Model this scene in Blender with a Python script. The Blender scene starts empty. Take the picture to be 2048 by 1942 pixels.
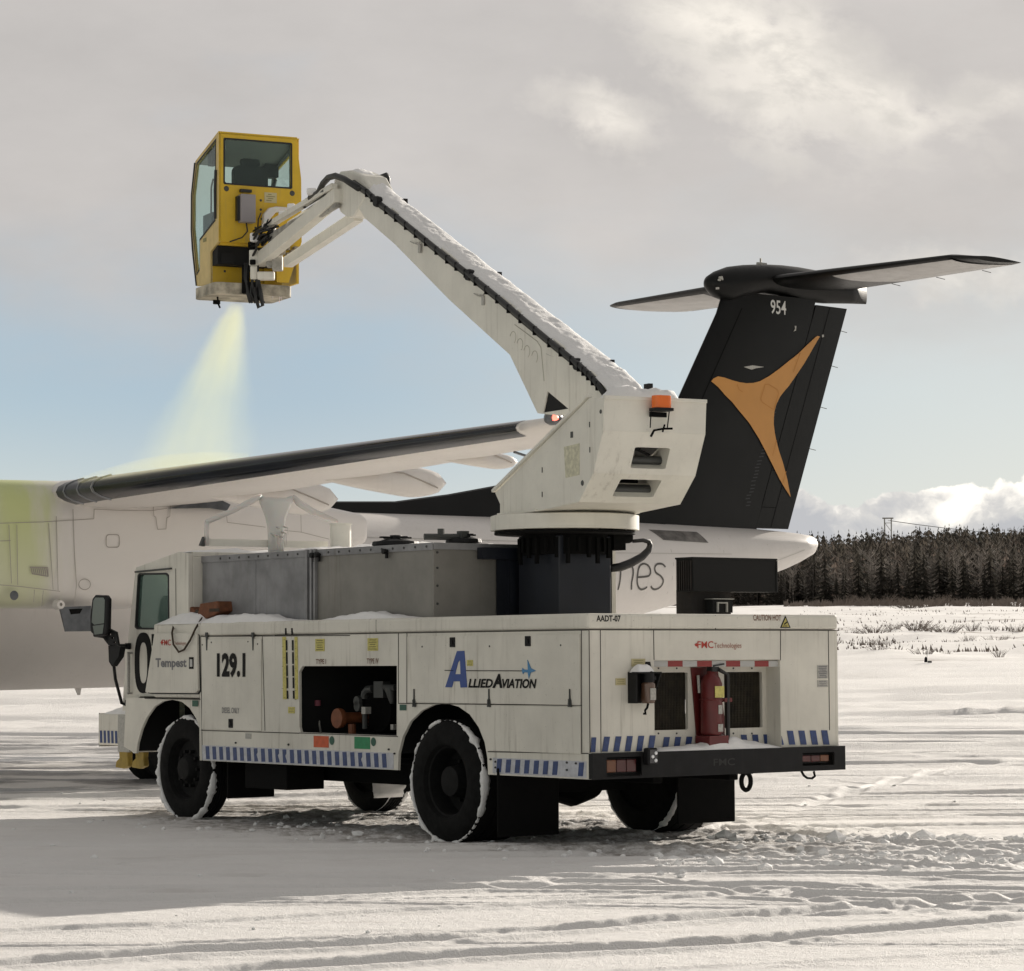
import bpy, bmesh, math, random
import numpy as np
from mathutils import Matrix, Vector
from mathutils.geometry import tessellate_polygon
R = math.radians
C = bpy.context.scene.collection
scene = bpy.context.scene
random.seed(7)
# ------------------------------------------------------------------ camera
FPX, HC, PIT, ROL = 5700.0, 1.5, math.atan(343/5700.0), 0.0053
cF = Vector((0, math.cos(PIT), math.sin(PIT)))
_U0 = Vector((0, -math.sin(PIT), math.cos(PIT))); _R0 = Vector((1, 0, 0))
cU = _U0*math.cos(ROL) + _R0*math.sin(ROL); cR = _R0*math.cos(ROL) - _U0*math.sin(ROL)
cO = Vector((0, 0, HC))
cam = bpy.data.cameras.new('camera'); camo = bpy.data.objects.new('camera', cam); C.objects.link(camo)
cam.sensor_width = 36; cam.lens = 36*FPX/2048; cam.clip_end = 6000; cam.clip_start = .1
camo.matrix_world = Matrix(((cR.x, cU.x, -cF.x, 0), (cR.y, cU.y, -cF.y, 0), (cR.z, cU.z, -cF.z, HC), (0, 0, 0, 1)))
scene.camera = camo
# ------------------------------------------------------------------ light
SUN_AZ = math.atan2(1.9, 2.93)       # to the right of the view axis, behind the truck
SUN_EL = R(16.5)
EXPOSURE = 0.5
scene.view_settings.view_transform = 'Standard'; scene.view_settings.look = 'None'
scene.view_settings.exposure = EXPOSURE; scene.view_settings.gamma = 1
sun = bpy.data.lights.new('sun', 'SUN'); sun.energy = 5.0; sun.angle = R(0.6); sun.color = (1, .92, .81)
suno = bpy.data.objects.new('sun', sun); C.objects.link(suno)
sd = Vector((math.sin(SUN_AZ)*math.cos(SUN_EL), math.cos(SUN_AZ)*math.cos(SUN_EL), math.sin(SUN_EL)))
suno.rotation_euler = sd.to_track_quat('Z', 'Y').to_euler(); suno.location = (20, 30, 20)

class NT:
    """small node-tree writer"""
    def __init__(s, tree): s.t = tree; s.n = tree.nodes; s.l = tree.links
    def new(s, typ, **kw):
        n = s.n.new(typ)
        for k, v in kw.items():
            if k.startswith('i_'): n.inputs[k[2:].replace('_', ' ')].default_value = v
            else: setattr(n, k, v)
        return n
    def put(s, sock, v):
        if isinstance(v, bpy.types.NodeSocket): s.l.new(v, sock)
        else: sock.default_value = v
    def math(s, op, a, b=0.0, c=0.0, clamp=False):
        n = s.n.new('ShaderNodeMath'); n.operation = op; n.use_clamp = clamp
        for i, v in enumerate((a, b, c)): s.put(n.inputs[i], v)
        return n.outputs[0]
    def mix(s, f, a, b, mode='MIX'):
        n = s.n.new('ShaderNodeMix'); n.data_type = 'RGBA'; n.blend_type = mode
        s.put(n.inputs[0], f); s.put(n.inputs[6], a); s.put(n.inputs[7], b)
        return n.outputs[2]
    def noise(s, vec, scale, detail=4, rough=.5, dist=0, dim='3D'):
        n = s.n.new('ShaderNodeTexNoise'); n.noise_dimensions = dim
        if vec is not None: s.l.new(vec, n.inputs['Vector'])
        n.inputs['Scale'].default_value = scale; n.inputs['Detail'].default_value = detail
        n.inputs['Roughness'].default_value = rough; n.inputs['Distortion'].default_value = dist
        return n.outputs[0]
    def ramp(s, f, stops, interp='LINEAR'):
        n = s.n.new('ShaderNodeValToRGB'); cr = n.color_ramp; cr.interpolation = interp
        while len(cr.elements) < len(stops): cr.elements.new(.5)
        for e, (p, c) in zip(cr.elements, stops):
            e.position = p; e.color = c if len(c) == 4 else (*c, 1)
        s.put(n.inputs[0], f); return n.outputs[0]
    def smooth(s, v, a, b):
        n = s.n.new('ShaderNodeMapRange'); n.interpolation_type = 'SMOOTHSTEP'
        s.put(n.inputs[0], v)
        n.inputs[1].default_value = a; n.inputs[2].default_value = b
        return n.outputs[0]
    def mapping(s, vec, scale=(1, 1, 1), loc=(0, 0, 0), rot=(0, 0, 0)):
        n = s.n.new('ShaderNodeMapping'); s.l.new(vec, n.inputs[0])
        n.inputs['Scale'].default_value = scale; n.inputs['Location'].default_value = loc; n.inputs['Rotation'].default_value = rot
        return n.outputs[0]
    def comb(s, x, y, z):
        n = s.n.new('ShaderNodeCombineXYZ')
        for i, v in enumerate((x, y, z)): s.put(n.inputs[i], v)
        return n.outputs[0]

# ------------------------------------------------------------------ sky
world = bpy.data.worlds.new('World'); scene.world = world; world.use_nodes = True
W = NT(world.node_tree); W.n.clear()
wout = W.new('ShaderNodeOutputWorld'); bg = W.new('ShaderNodeBackground')
W.l.new(bg.outputs[0], wout.inputs[0])
sky = W.new('ShaderNodeTexSky'); sky.sky_type = 'NISHITA'; sky.sun_disc = False
sky.sun_elevation = SUN_EL; sky.sun_rotation = SUN_AZ; sky.air_density = 1.0; sky.dust_density = .6; sky.ozone_density = 1.5
tc = W.new('ShaderNodeTexCoord'); sep = W.new('ShaderNodeSeparateXYZ'); W.l.new(tc.outputs['Generated'], sep.inputs[0])
az = W.math('ARCTAN2', sep.outputs[0], sep.outputs[1]); el = W.math('ARCSINE', sep.outputs[2])
SKYK = 0.10
uv = W.comb(az, W.math('MULTIPLY', el, 2.2), 0.0)
warp = W.noise(uv, 9, 5, .55)
big = W.noise(uv, 5.0, 4, .5)
fine = W.noise(W.comb(W.math('ADD', az, W.math('MULTIPLY', el, .6)), W.math('MULTIPLY', el, 1.7), 3.0), 34, 10, .62, .2)
wx_ = W.math('MULTIPLY', W.math('SUBTRACT', W.noise(W.comb(az, el, 5.0), 22, 5, .6), .5), .055); wy_ = W.math('MULTIPLY', W.math('SUBTRACT', W.noise(W.comb(az, el, 9.0), 30, 5, .6), .5), .035)
def blob(a0, e0, ra, re, rot=0.0, w=2.3):
    """soft ellipse of cloud at azimuth a0, elevation e0 (radians)"""
    da = W.math('ADD', W.math('SUBTRACT', az, a0), wx_); de = W.math('ADD', W.math('SUBTRACT', el, e0), wy_)
    c, s_ = math.cos(rot), math.sin(rot)
    p = W.math('DIVIDE', W.math('ADD', W.math('MULTIPLY', da, c), W.math('MULTIPLY', de, s_)), ra)
    q = W.math('DIVIDE', W.math('SUBTRACT', W.math('MULTIPLY', de, c), W.math('MULTIPLY', da, s_)), re)
    d = W.math('SQRT', W.math('ADD', W.math('MULTIPLY', p, p), W.math('MULTIPLY', q, q)))
    d = W.math('ADD', d, W.math('MULTIPLY', W.math('SUBTRACT', fine, .5), w))
    return W.smooth(d, 1.25, .1)
# clear sky, the high grey sheet, bright puffs, and the cumulus bank over the wood
CLEAR_TINT = (0.95, 0.94, 0.93)
clear = W.mix(1.0, sky.outputs[0], (SKYK*CLEAR_TINT[0], SKYK*CLEAR_TINT[1], SKYK*CLEAR_TINT[2], 1), 'MULTIPLY')
sunv = W.n.new('ShaderNodeVectorMath'); sunv.operation = 'DOT_PRODUCT'; W.l.new(tc.outputs['Generated'], sunv.inputs[0]); sunv.inputs[1].default_value = sd
toward = W.smooth(sunv.outputs['Value'], .25, .92)
thin = W.smooth(fine, .35, .75)
sheet_v = W.math('ADD', .92, W.math('MULTIPLY', W.math('SUBTRACT', W.noise(W.comb(az, W.math('MULTIPLY', el, 2.0), 7.0), 8, 6, .6), .5), .38))
sheet_c = W.mix(toward, (.315, .295, .275, 1), (.470, .440, .418, 1))
sheet_c = W.mix(1.0, sheet_c, W.comb(sheet_v, sheet_v, sheet_v), 'MULTIPLY')
veil = W.mix(W.smooth(az, -.10, .17), (.262, .345, .425, 1), (.42, .458, .475, 1))
veil = W.mix(W.smooth(el, .10, .02), veil, (.45, .475, .475, 1))
clear = W.mix(W.math('MULTIPLY', W.smooth(sunv.outputs['Value'], .3, .8), .90), clear, veil)
sheet_m = W.smooth(W.math('ADD', W.math('ADD', el, W.math('MULTIPLY', W.smooth(az, -.06, .15), .006)), W.math('MULTIPLY', W.math('SUBTRACT', warp, .5), .10)), .082, .172)
sheet_m = W.math('MULTIPLY', sheet_m, W.smooth(big, .15, .42))
col = W.mix(W.math('MULTIPLY', sheet_m, .93), clear, sheet_c)
col = W.mix(W.math('MULTIPLY', W.math('MULTIPLY', W.math('SUBTRACT', big, .5), .5, clamp=True), W.smooth(el, .06, .12)), col, (.58, .545, .50, 1))
puff_c = W.mix(thin, (.50, .475, .44, 1), (.84, .785, .70, 1))
px = lambda x: math.atan((x-1024)/FPX)
py = lambda y: math.atan((1314-y)/FPX)
for (x, y, rx, ry, rot, k) in ((1560, 110, 270, 120, -.6, .95), (1430, 50, 190, 80, -.2, .7), (1500, 200, 190, 60, -.5, .6), (1780, 235, 170, 55, -.3, .75), (1200, 225, 130, 60, -.35, .7),
                               (1960, 560, 190, 45, -.1, .6), (2000, 220, 150, 50, 0, .5)):
    m = blob(px(x), py(y), rx/FPX*1.25, ry/FPX*1.25, rot)
    col = W.mix(W.math('MULTIPLY', m, k), col, puff_c)
# cumulus bank: a lumpy top edge, cream rims and grey hollows
cv = W.comb(az, W.math('MULTIPLY', el, 1.25), 0.4)
cw = W.noise(cv, 30, 3, .5)
vor = W.n.new('ShaderNodeTexVoronoi'); vor.feature = 'SMOOTH_F1'; vor.inputs['Scale'].default_value = 40; vor.inputs['Smoothness'].default_value = .35
wv = W.n.new('ShaderNodeVectorMath'); wv.operation = 'ADD'; W.l.new(cv, wv.inputs[0])
W.l.new(W.comb(W.math('MULTIPLY', W.math('SUBTRACT', cw, .5), .022), W.math('MULTIPLY', W.math('SUBTRACT', W.noise(cv, 44, 4, .6), .5), .020), 0), wv.inputs[1])
W.l.new(wv.outputs[0], vor.inputs['Vector'])
top_n = W.noise(W.comb(az, 0.0, 2.0), 26, 5, .55)
top_e = W.math('ADD', .0600, W.math('MULTIPLY', W.math('SUBTRACT', top_n, .5), .035))
lump = W.math('ADD', W.math('MULTIPLY', W.math('SUBTRACT', .42, vor.outputs['Distance']), .024), W.math('MULTIPLY', W.math('SUBTRACT', W.noise(cv, 95, 6, .65), .5), .007))
cm = W.smooth(W.math('SUBTRACT', W.math('ADD', top_e, lump), el), -.0003, .0012)
cm = W.math('MULTIPLY', cm, W.smooth(az, -.02, .075))
shade = W.math('ADD', W.math('MULTIPLY', W.math('SUBTRACT', .62, vor.outputs['Distance']), 1.0), W.math('MULTIPLY', W.math('SUBTRACT', W.noise(wv.outputs[0], 55, 5, .6), .5), 1.1))
edge = W.smooth(W.math('SUBTRACT', W.math('ADD', top_e, lump), el), .010, .0)
shade = W.math('ADD', shade, W.math('MULTIPLY', edge, .28))
cum_c = W.ramp(shade, [(0.0, (.38, .385, .40)), (.20, (.50, .49, .475)), (.42, (.82, .78, .71))])
col = W.mix(cm, col, cum_c)
lowhaze = W.smooth(el, .038, .0)
col = W.mix(W.math('MULTIPLY', lowhaze, .5), col, (.56, .535, .495, 1))
W.l.new(col, bg.inputs[0]); bg.inputs[1].default_value = 1.0
# ------------------------------------------------------------------ pixel rays and frames
def ray(x, y): return cF*FPX + cR*(x-1024) + cU*(971-y)
def atD(x, y, D):
    r = ray(x, y); return cO + r*(D/r.y)
def onz(x, y, z=0.0):
    r = ray(x, y); return cO + r*((z-HC)/r.z)
def hitp(x, y, n, p0):
    r = ray(x, y); return cO + r*((p0-cO).dot(n)/r.dot(n))
tu = Vector((-4349, 5700, 0)).normalized(); tw = Vector((tu.y, -tu.x, 0))     # truck forward, truck right
TO = hitp(1177, 1400, tw, onz(893, 1684)); TO.z = 0
TM = Matrix(((tw.x, tu.x, 0, TO.x), (tw.y, tu.y, 0, TO.y), (0, 0, 1, 0), (0, 0, 0, 1)))
TMi = TM.inverted()
def SD(x, y, off=0.0):          # photo point on the truck's left side -> (forward, height)
    p = TMi @ hitp(x, y, tw, TO+tw*off); return (p.y, p.z)
def RR(x, y, off=0.0):          # photo point on a plane facing backwards -> (across, height)
    p = TMi @ hitp(x, y, tu, TO+tu*off); return (p.x, p.z)
dd = 1.0354
# ------------------------------------------------------------------ materials
MATS = {}
def principled(name):
    m = bpy.data.materials.new(name); m.use_nodes = True; MATS[name] = m
    t = NT(m.node_tree); b = t.n['Principled BSDF']; return m, t, b
def mat(name, col, rough=.5, metal=0.0, var=0.0, vscale=3.0, bump=0.0, bscale=40.0, streak=0.0, spec=.5, coat=0.0, emit=None, estr=0.0, dirt=None):
    m, t, b = principled(name)
    b.inputs['Roughness'].default_value = rough; b.inputs['Metallic'].default_value = metal
    b.inputs['Specular IOR Level'].default_value = spec; b.inputs['Coat Weight'].default_value = coat
    base = (*col, 1)
    tcn = t.new('ShaderNodeTexCoord'); o = tcn.outputs['Object']
    out = base
    if var:
        n = t.noise(o, vscale, 6, .6)
        out = t.mix(t.smooth(n, .3, .7), tuple(c*(1-var) for c in col)+(1,), tuple(min(1, c*(1+var*.5)) for c in col)+(1,))
    if streak:
        n2 = t.noise(t.mapping(o, (9, 9, .5)), 2.2, 5, .65)
        n3 = t.noise(o, 1.1, 4, .6)
        k = t.math('MULTIPLY', t.smooth(n2, .50, .78), t.smooth(n3, .35, .65))
        out = t.mix(t.math('MULTIPLY', k, streak), out, (*(dirt or (.16, .13, .09)), 1))
        sp = t.noise(o, 60, 2, .5)
        out = t.mix(t.math('MULTIPLY', t.smooth(sp, .70, .78), streak*.8), out, (.12, .10, .08, 1))
        t.put(b.inputs['Roughness'], t.math('ADD', rough, t.math('MULTIPLY', k, .3)))
    if isinstance(out, tuple): b.inputs['Base Color'].default_value = out
    else: t.l.new(out, b.inputs['Base Color'])
    if bump:
        bn = t.new('ShaderNodeBump'); bn.inputs['Strength'].default_value = bump; bn.inputs['Distance'].default_value = .01
        t.l.new(t.noise(o, bscale, 5, .6), bn.inputs['Height']); t.l.new(bn.outputs[0], b.inputs['Normal'])
    if emit: b.inputs['Emission Color'].default_value = (*emit, 1); b.inputs['Emission Strength'].default_value = estr
    return m
WHITE = (.67, .645, .575)
M_ = dict(
 paint=mat('truck_paint', WHITE, .48, var=.13, vscale=1.3, streak=.6, bump=.12, bscale=4),
 paint2=mat('boom_paint', (.715, .695, .625), .45, var=.08, vscale=2.5, streak=.35, bump=.05, bscale=7),
 steel=mat('galvanised_sheet', (.25, .25, .258), .55, .25, var=.28, vscale=3.2, streak=.25, bump=.12, bscale=5),
 steel_lt=mat('light_alloy', (.225, .215, .195), .5, .25, var=.14, streak=.3),
 navy=mat('dark_blue_plate', (.007, .010, .018), .5, 0, var=.3, vscale=2, streak=.25, dirt=(.05, .06, .08)),
 black=mat('black_paint', (.008, .008, .009), .55, spec=.25, var=.3, vscale=8, streak=.3, dirt=(.07, .065, .06)),
 dark=mat('chassis_black', (.004, .004, .004), .85, spec=.15, bump=.3, bscale=30),
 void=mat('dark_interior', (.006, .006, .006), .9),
 rubber=mat('tyre_rubber', (.008, .008, .008), .9, spec=.2, bump=.35, bscale=35, var=.4, vscale=14),
 hose=mat('hose_rubber', (.012, .012, .012), .5, bump=.15, bscale=50),
 rim=mat('wheel_steel_dark', (.007, .007, .007), .75, var=.5, spec=.25, vscale=15),
 yellow=mat('basket_yellow', (.62, .40, .018), .42, var=.10, vscale=3, streak=.4, dirt=(.25, .2, .12), bump=.05, bscale=12),
 yellow_lt=mat('basket_side_beige', (.62, .47, .19), .5, var=.12, vscale=5, streak=.35),
 grey_box=mat('grey_enclosure', (.27, .25, .26), .5, var=.08),
 gasket=mat('window_gasket', (.010, .011, .012), .6),
 blue=mat('stripe_blue', (.028, .055, .17), .45, var=.25, vscale=25),
 logo_blue=mat('logo_blue', (.022, .060, .25), .4),
 logo_sky=mat('logo_light_blue', (.05, .20, .40), .4),
 ink=mat('lettering_black', (.005, .005, .005), .6, spec=.2),
 ink_grey=mat('lettering_grey', (.17, .17, .18), .5),
 ink_red=mat('lettering_red', (.40, .035, .02), .5),
 ink_white=mat('lettering_white', (.62, .62, .60), .5),
 sticker=mat('yellow_sticker', (.55, .49, .14), .5, var=.2, vscale=40),
 sticker_grey=mat('grey_sticker', (.40, .39, .36), .5, var=.2, vscale=60),
 sticker_ink=mat('sticker_print', (.20, .18, .05), .5),
 orange_dec=mat('orange_label', (.55, .09, .022), .5, var=.15, vscale=20),
 green_dec=mat('green_label', (.012, .22, .085), .5, var=.15, vscale=20),
 green_dk=mat('dark_green_label', (.02, .09, .06), .5),
 red=mat('extinguisher_red', (.115, .012, .012), .4, var=.2, vscale=6),
 red_dk=mat('red_board', (.10, .006, .006), .5, var=.3, vscale=5),
 tape_red=mat('tape_red', (.24, .02, .018), .35),
 tape_white=mat('tape_silver', (.42, .42, .41), .35),
 lamp_red=mat('lamp_red', (.07, .008, .008), .3, coat=.3),
 lamp_amber=mat('lamp_amber', (.15, .045, .010), .3, coat=.3),
 lamp_clear=mat('lamp_clear', (.75, .76, .78), .12, .3),
 brown=mat('worn_wood', (.17, .060, .024), .75, var=.35, vscale=9, bump=.4, bscale=25),
 rope=mat('rope', (.05, .035, .022), .9, bump=.4, bscale=120),
 bronze=mat('pump_bronze', (.20, .065, .025), .55, var=.2, vscale=14),
 pipe=mat('pipe_grey', (.06, .062, .06), .5, .3),
 grille=mat('radiator_mesh', (.030, .024, .014), .7, var=.5, vscale=12),
 khaki=mat('yellow_step', (.30, .21, .035), .6, var=.25, vscale=9),
 cloth=mat('dark_jacket', (.02, .024, .020), .85, bump=.2, bscale=60),
 liner=mat('grey_headliner', (.17, .185, .17), .8),
 seat=mat('seat_fabric', (.018, .024, .022), .9),
 skin=mat('skin', (.45, .26, .18), .6),
 ac_white=mat('aircraft_white', (.635, .605, .58), .40, var=.05, vscale=.8, streak=.12, bump=.03, bscale=2),
 ac_black=mat('aircraft_black', (.0042, .0044, .0042), .42, spec=.22, var=.35, vscale=1.5, streak=.10, dirt=(.04, .04, .045)),
 boot=mat('deice_boot', (.006, .009, .015), .13, var=.5, vscale=2.0, streak=.15, dirt=(.08, .08, .085)),
 boot_grey=mat('scuffed_metal', (.10, .105, .115), .30, .5, var=.35, vscale=5, bump=.2, bscale=12),
 gold=mat('tail_gold', (.50, .235, .055), .45, var=.06, vscale=2),
 seam=mat('panel_seam', (.33, .30, .27), .7),
 brownwood=mat('bark', (.045, .035, .028), .95, var=.3, vscale=2),
)
def glass(name, tint, refl=.04, rough=.03, rcol=(.9, .95, .95), solid=0.0, scol=(.1, .1, .1)):
    m = bpy.data.materials.new(name); m.use_nodes = True; t = NT(m.node_tree); t.n.clear()
    out = t.new('ShaderNodeOutputMaterial'); mx = t.new('ShaderNodeMixShader'); tr = t.new('ShaderNodeBsdfTransparent'); gl = t.new('ShaderNodeBsdfGlossy')
    gl.inputs['Roughness'].default_value = rough; gl.inputs['Color'].default_value = (*rcol, 1); tr.inputs['Color'].default_value = (*tint, 1)
    lw = t.new('ShaderNodeLayerWeight'); lw.inputs[0].default_value = .5
    t.l.new(t.math('ADD', t.math('MULTIPLY', t.math('POWER', lw.outputs['Facing'], 5.0), 1-refl), refl), mx.inputs[0])
    base = tr.outputs[0]
    if solid:
        m2 = t.new('ShaderNodeMixShader'); df = t.new('ShaderNodeBsdfDiffuse'); df.inputs[0].default_value = (*scol, 1); m2.inputs[0].default_value = solid
        t.l.new(tr.outputs[0], m2.inputs[1]); t.l.new(df.outputs[0], m2.inputs[2]); base = m2.outputs[0]
    t.l.new(base, mx.inputs[1]); t.l.new(gl.outputs[0], mx.inputs[2]); t.l.new(mx.outputs[0], out.inputs[0])
    MATS[name] = m; return m
M_['glass'] = glass('tinted_glass', (.88, .945, .925), .03)
M_['glass_dk'] = glass('cab_glass', (.45, .60, .55), .22, .08, (.75, .9, .84), .55, (.13, .20, .175))
m, t, b = principled('beacon_orange'); b.inputs['Base Color'].default_value = (.62, .13, .012, 1); b.inputs['Roughness'].default_value = .18
b.inputs['Subsurface Weight'].default_value = .4; b.inputs['Subsurface Radius'].default_value = (.05, .02, .01); b.inputs['Emission Color'].default_value = (1, .16, .01, 1); b.inputs['Emission Strength'].default_value = .06; M_['beacon'] = m
m, t, b = principled('red_lamp_lit'); b.inputs['Base Color'].default_value = (.7, .05, .04, 1); b.inputs['Emission Color'].default_value = (1, .12, .08, 1); b.inputs['Emission Strength'].default_value = 3; M_['redlit'] = m
m, t, b = principled('mirror_glass'); b.inputs['Base Color'].default_value = (.30, .36, .34, 1); b.inputs['Metallic'].default_value = 1; b.inputs['Roughness'].default_value = .04; M_['mirror'] = m
m, t, b = principled('ice'); b.inputs['Base Color'].default_value = (.62, .61, .58, 1); b.inputs['Roughness'].default_value = .25; b.inputs['Subsurface Weight'].default_value = .3; M_['ice'] = m
# pieces of snow that lie on things
m, t, b = principled('snow_cap'); o = t.new('ShaderNodeTexCoord').outputs['Object']
b.inputs['Roughness'].default_value = .85; b.inputs['Specular IOR Level'].default_value = .2
t.l.new(t.mix(t.noise(o, 6, 5, .6), (.74, .735, .73, 1), (.86, .855, .85, 1)), b.inputs['Base Color'])
bn = t.new('ShaderNodeBump'); bn.inputs['Strength'].default_value = .5; bn.inputs['Distance'].default_value = .02
t.l.new(t.noise(o, 22, 8, .7), bn.inputs['Height']); t.l.new(bn.outputs[0], b.inputs['Normal']); M_['snow'] = m
# white aircraft skin with the green-yellow fluid that has run over it near the wing root
m, t, b = principled('nacelle_white_dyed'); o = t.new('ShaderNodeTexCoord').outputs['Object']
b.inputs['Roughness'].default_value = .35
s_ = t.new('ShaderNodeSeparateXYZ'); t.l.new(o, s_.inputs[0])
# object axes here: x aft, z up
nz = t.noise(t.mapping(o, (1.6, 1, .35)), 1.6, 5, .6)
kk = t.smooth(t.math('ADD', s_.outputs[0], t.math('MULTIPLY', t.math('SUBTRACT', nz, .5), 1.3)), -14.95, -15.6)
hole = t.smooth(t.math('ADD', s_.outputs[0], t.math('MULTIPLY', nz, .5)), -16.0, -15.5)
lower = t.smooth(s_.outputs[2], 2.0, 3.5)
amt = t.math('MULTIPLY', kk, t.math('ADD', .42, t.math('MULTIPLY', lower, .40)))
amt = t.math('MULTIPLY', amt, t.math('ADD', .55, t.math('MULTIPLY', hole, .45)))
t.l.new(t.mix(amt, (.635, .605, .58, 1), (.50, .56, .19, 1)), b.inputs['Base Color']); M_['nac'] = m

# ------------------------------------------------------------------ mesh writer
class MB:
    def __init__(s, M=None): s.v = []; s.f = []; s.M = M or Matrix.Identity(4)
    def add(s, vs, fs):
        k = len(s.v); s.v += [tuple(s.M @ Vector(p)) for p in vs]; s.f += [tuple(i+k for i in f) for f in fs]; return s
    def box(s, x0, x1, y0, y1, z0, z1):
        v = [(x, y, z) for x in (x0, x1) for y in (y0, y1) for z in (z0, z1)]
        return s.add(v, [(0, 1, 3, 2), (4, 6, 7, 5), (0, 4, 5, 1), (2, 3, 7, 6), (0, 2, 6, 4), (1, 5, 7, 3)])
    def plate(s, outer, holes, fn, d0, d1):
        """flat plate with holes: outer/holes are 2-D outlines, fn(a, b, depth) places a point"""
        loops = [[Vector((a, b, 0)) for a, b in L] for L in [outer]+list(holes)]
        tris = tessellate_polygon(loops); flat = [p for L in loops for p in L]; n = len(flat)
        vs = [fn(p.x, p.y, d0) for p in flat]+[fn(p.x, p.y, d1) for p in flat]
        fs = [tuple(t) for t in tris]+[tuple(i+n for i in reversed(t)) for t in tris]
        k = 0
        for L in loops:
            m = len(L)
            for i in range(m):
                j = (i+1) % m; fs.append((k+i, k+j, k+j+n, k+i+n))
            k += m
        return s.add(vs, fs)
    def prism(s, pts, fn, d0, d1): return s.plate(pts, [], fn, d0, d1)
    def tube(s, pts, r, seg=8, closed=False):
        pts = [Vector(p) for p in pts]; n = len(pts); rs = r if isinstance(r, (list, tuple)) else [r]*n
        vs = []; fs = []; ref = None
        for i, p in enumerate(pts):
            a = pts[i-1] if (i or closed) else p; c = pts[(i+1) % n] if (i < n-1 or closed) else p
            t = (c-a).normalized()
            if ref is None: ref = t.cross(Vector((0, 0, 1)) if abs(t.z) < .9 else Vector((1, 0, 0))).normalized()
            ref = (ref-t*ref.dot(t)).normalized(); bi = t.cross(ref)
            for k in range(seg):
                an = 2*math.pi*k/seg; vs.append(p+ref*(math.cos(an)*rs[i])+bi*(math.sin(an)*rs[i]))
        for i in range(n if closed else n-1):
            j = (i+1) % n
            for k in range(seg): l = (k+1) % seg; fs.append((i*seg+k, i*seg+l, j*seg+l, j*seg+k))
        if not closed: fs += [tuple(reversed(range(seg))), tuple((n-1)*seg+k for k in range(seg))]
        return s.add(vs, fs)
    def bar(s, p, q, w, h, up=(0, 0, 1)):
        p = Vector(p); q = Vector(q); t = (q-p).normalized(); x = t.cross(Vector(up)).normalized(); z = x.cross(t)
        vs = [c+x*(a*w/2)+z*(b*h/2) for c in (p, q) for a, b in ((-1, -1), (1, -1), (1, 1), (-1, 1))]
        return s.add(vs, [(3, 2, 1, 0), (4, 5, 6, 7), (0, 1, 5, 4), (1, 2, 6, 5), (2, 3, 7, 6), (3, 0, 4, 7)])
    def lathe(s, prof, c, axis='x', seg=48, cap=False):
        """prof: (radius, along)"""
        c = Vector(c); vs = []; fs = []; n = len(prof)
        for k in range(seg):
            a = 2*math.pi*k/seg; ca, sa = math.cos(a), math.sin(a)
            for r, h in prof:
                q = {'x': (h, r*ca, r*sa), 'y': (r*ca, h, r*sa), 'z': (r*ca, r*sa, h)}[axis]; vs.append(c+Vector(q))
        for k in range(seg):
            l = (k+1) % seg
            for i in range(n-1): fs.append((k*n+i, k*n+i+1, l*n+i+1, l*n+i))
        if cap: fs += [tuple(k*n for k in range(seg)), tuple(reversed([k*n+n-1 for k in range(seg)]))]
        return s.add(vs, fs)
    def loft(s, rings, cap=True, closed=True):
        n = len(rings[0]); vs = [p for r in rings for p in r]; fs = []
        for i in range(len(rings)-1):
            for k in range(n if closed else n-1): l = (k+1) % n; fs.append((i*n+k, i*n+l, (i+1)*n+l, (i+1)*n+k))
        if cap: fs += [tuple(reversed(range(n))), tuple((len(rings)-1)*n+k for k in range(n))]
        return s.add(vs, fs)
    def build(s, name, m, parent=None, bevel=0, smooth=False, seg=2, sub=0):
        me = bpy.data.meshes.new(name); me.from_pydata(s.v, [], s.f); me.update()
        bm = bmesh.new(); bm.from_mesh(me); bmesh.ops.recalc_face_normals(bm, faces=bm.faces); bm.to_mesh(me); bm.free()
        me.materials.append(M_[m] if isinstance(m, str) else m)
        o = bpy.data.objects.new(name, me); C.objects.link(o); o.parent = parent
        if bevel:
            b = o.modifiers.new('b', 'BEVEL'); b.width = bevel; b.segments = seg; b.limit_method = 'ANGLE'; b.angle_limit = R(38); b.harden_normals = False
        if sub: q = o.modifiers.new('s', 'SUBSURF'); q.levels = q.render_levels = sub
        if smooth:
            me.polygons.foreach_set('use_smooth', [True]*len(me.polygons))
            if smooth != 'all': me.set_sharp_from_angle(angle=R(35))
        return o
def fx(x): return lambda a, b, d: (d, a, b)          # (forward, height, across) -> truck frame; depth is across
side = lambda a, b, d: (d, a, b)
rear = lambda a, b, d: (a, d, b)
flat = lambda a, b, d: (a, b, d)
def tag(o, label=None, cat=None, group=None, kind=None):
    for k, v in (('label', label), ('category', cat), ('group', group), ('kind', kind)):
        if v: o[k] = v
    return o
def empty(name, M, label, cat, group=None):
    o = bpy.data.objects.new(name, None); C.objects.link(o); o.matrix_world = M; o.empty_display_size = .3
    return tag(o, label, cat, group)
def rrect(a0, a1, b0, b1, r, n=5):
    pts = []
    for cx, cy, s0 in ((a1-r, b1-r, 0), (a0+r, b1-r, 90), (a0+r, b0+r, 180), (a1-r, b0+r, 270)):
        for k in range(n+1): an = R(s0+90*k/n); pts.append((cx+r*math.cos(an), cy+r*math.sin(an)))
    return pts
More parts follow.
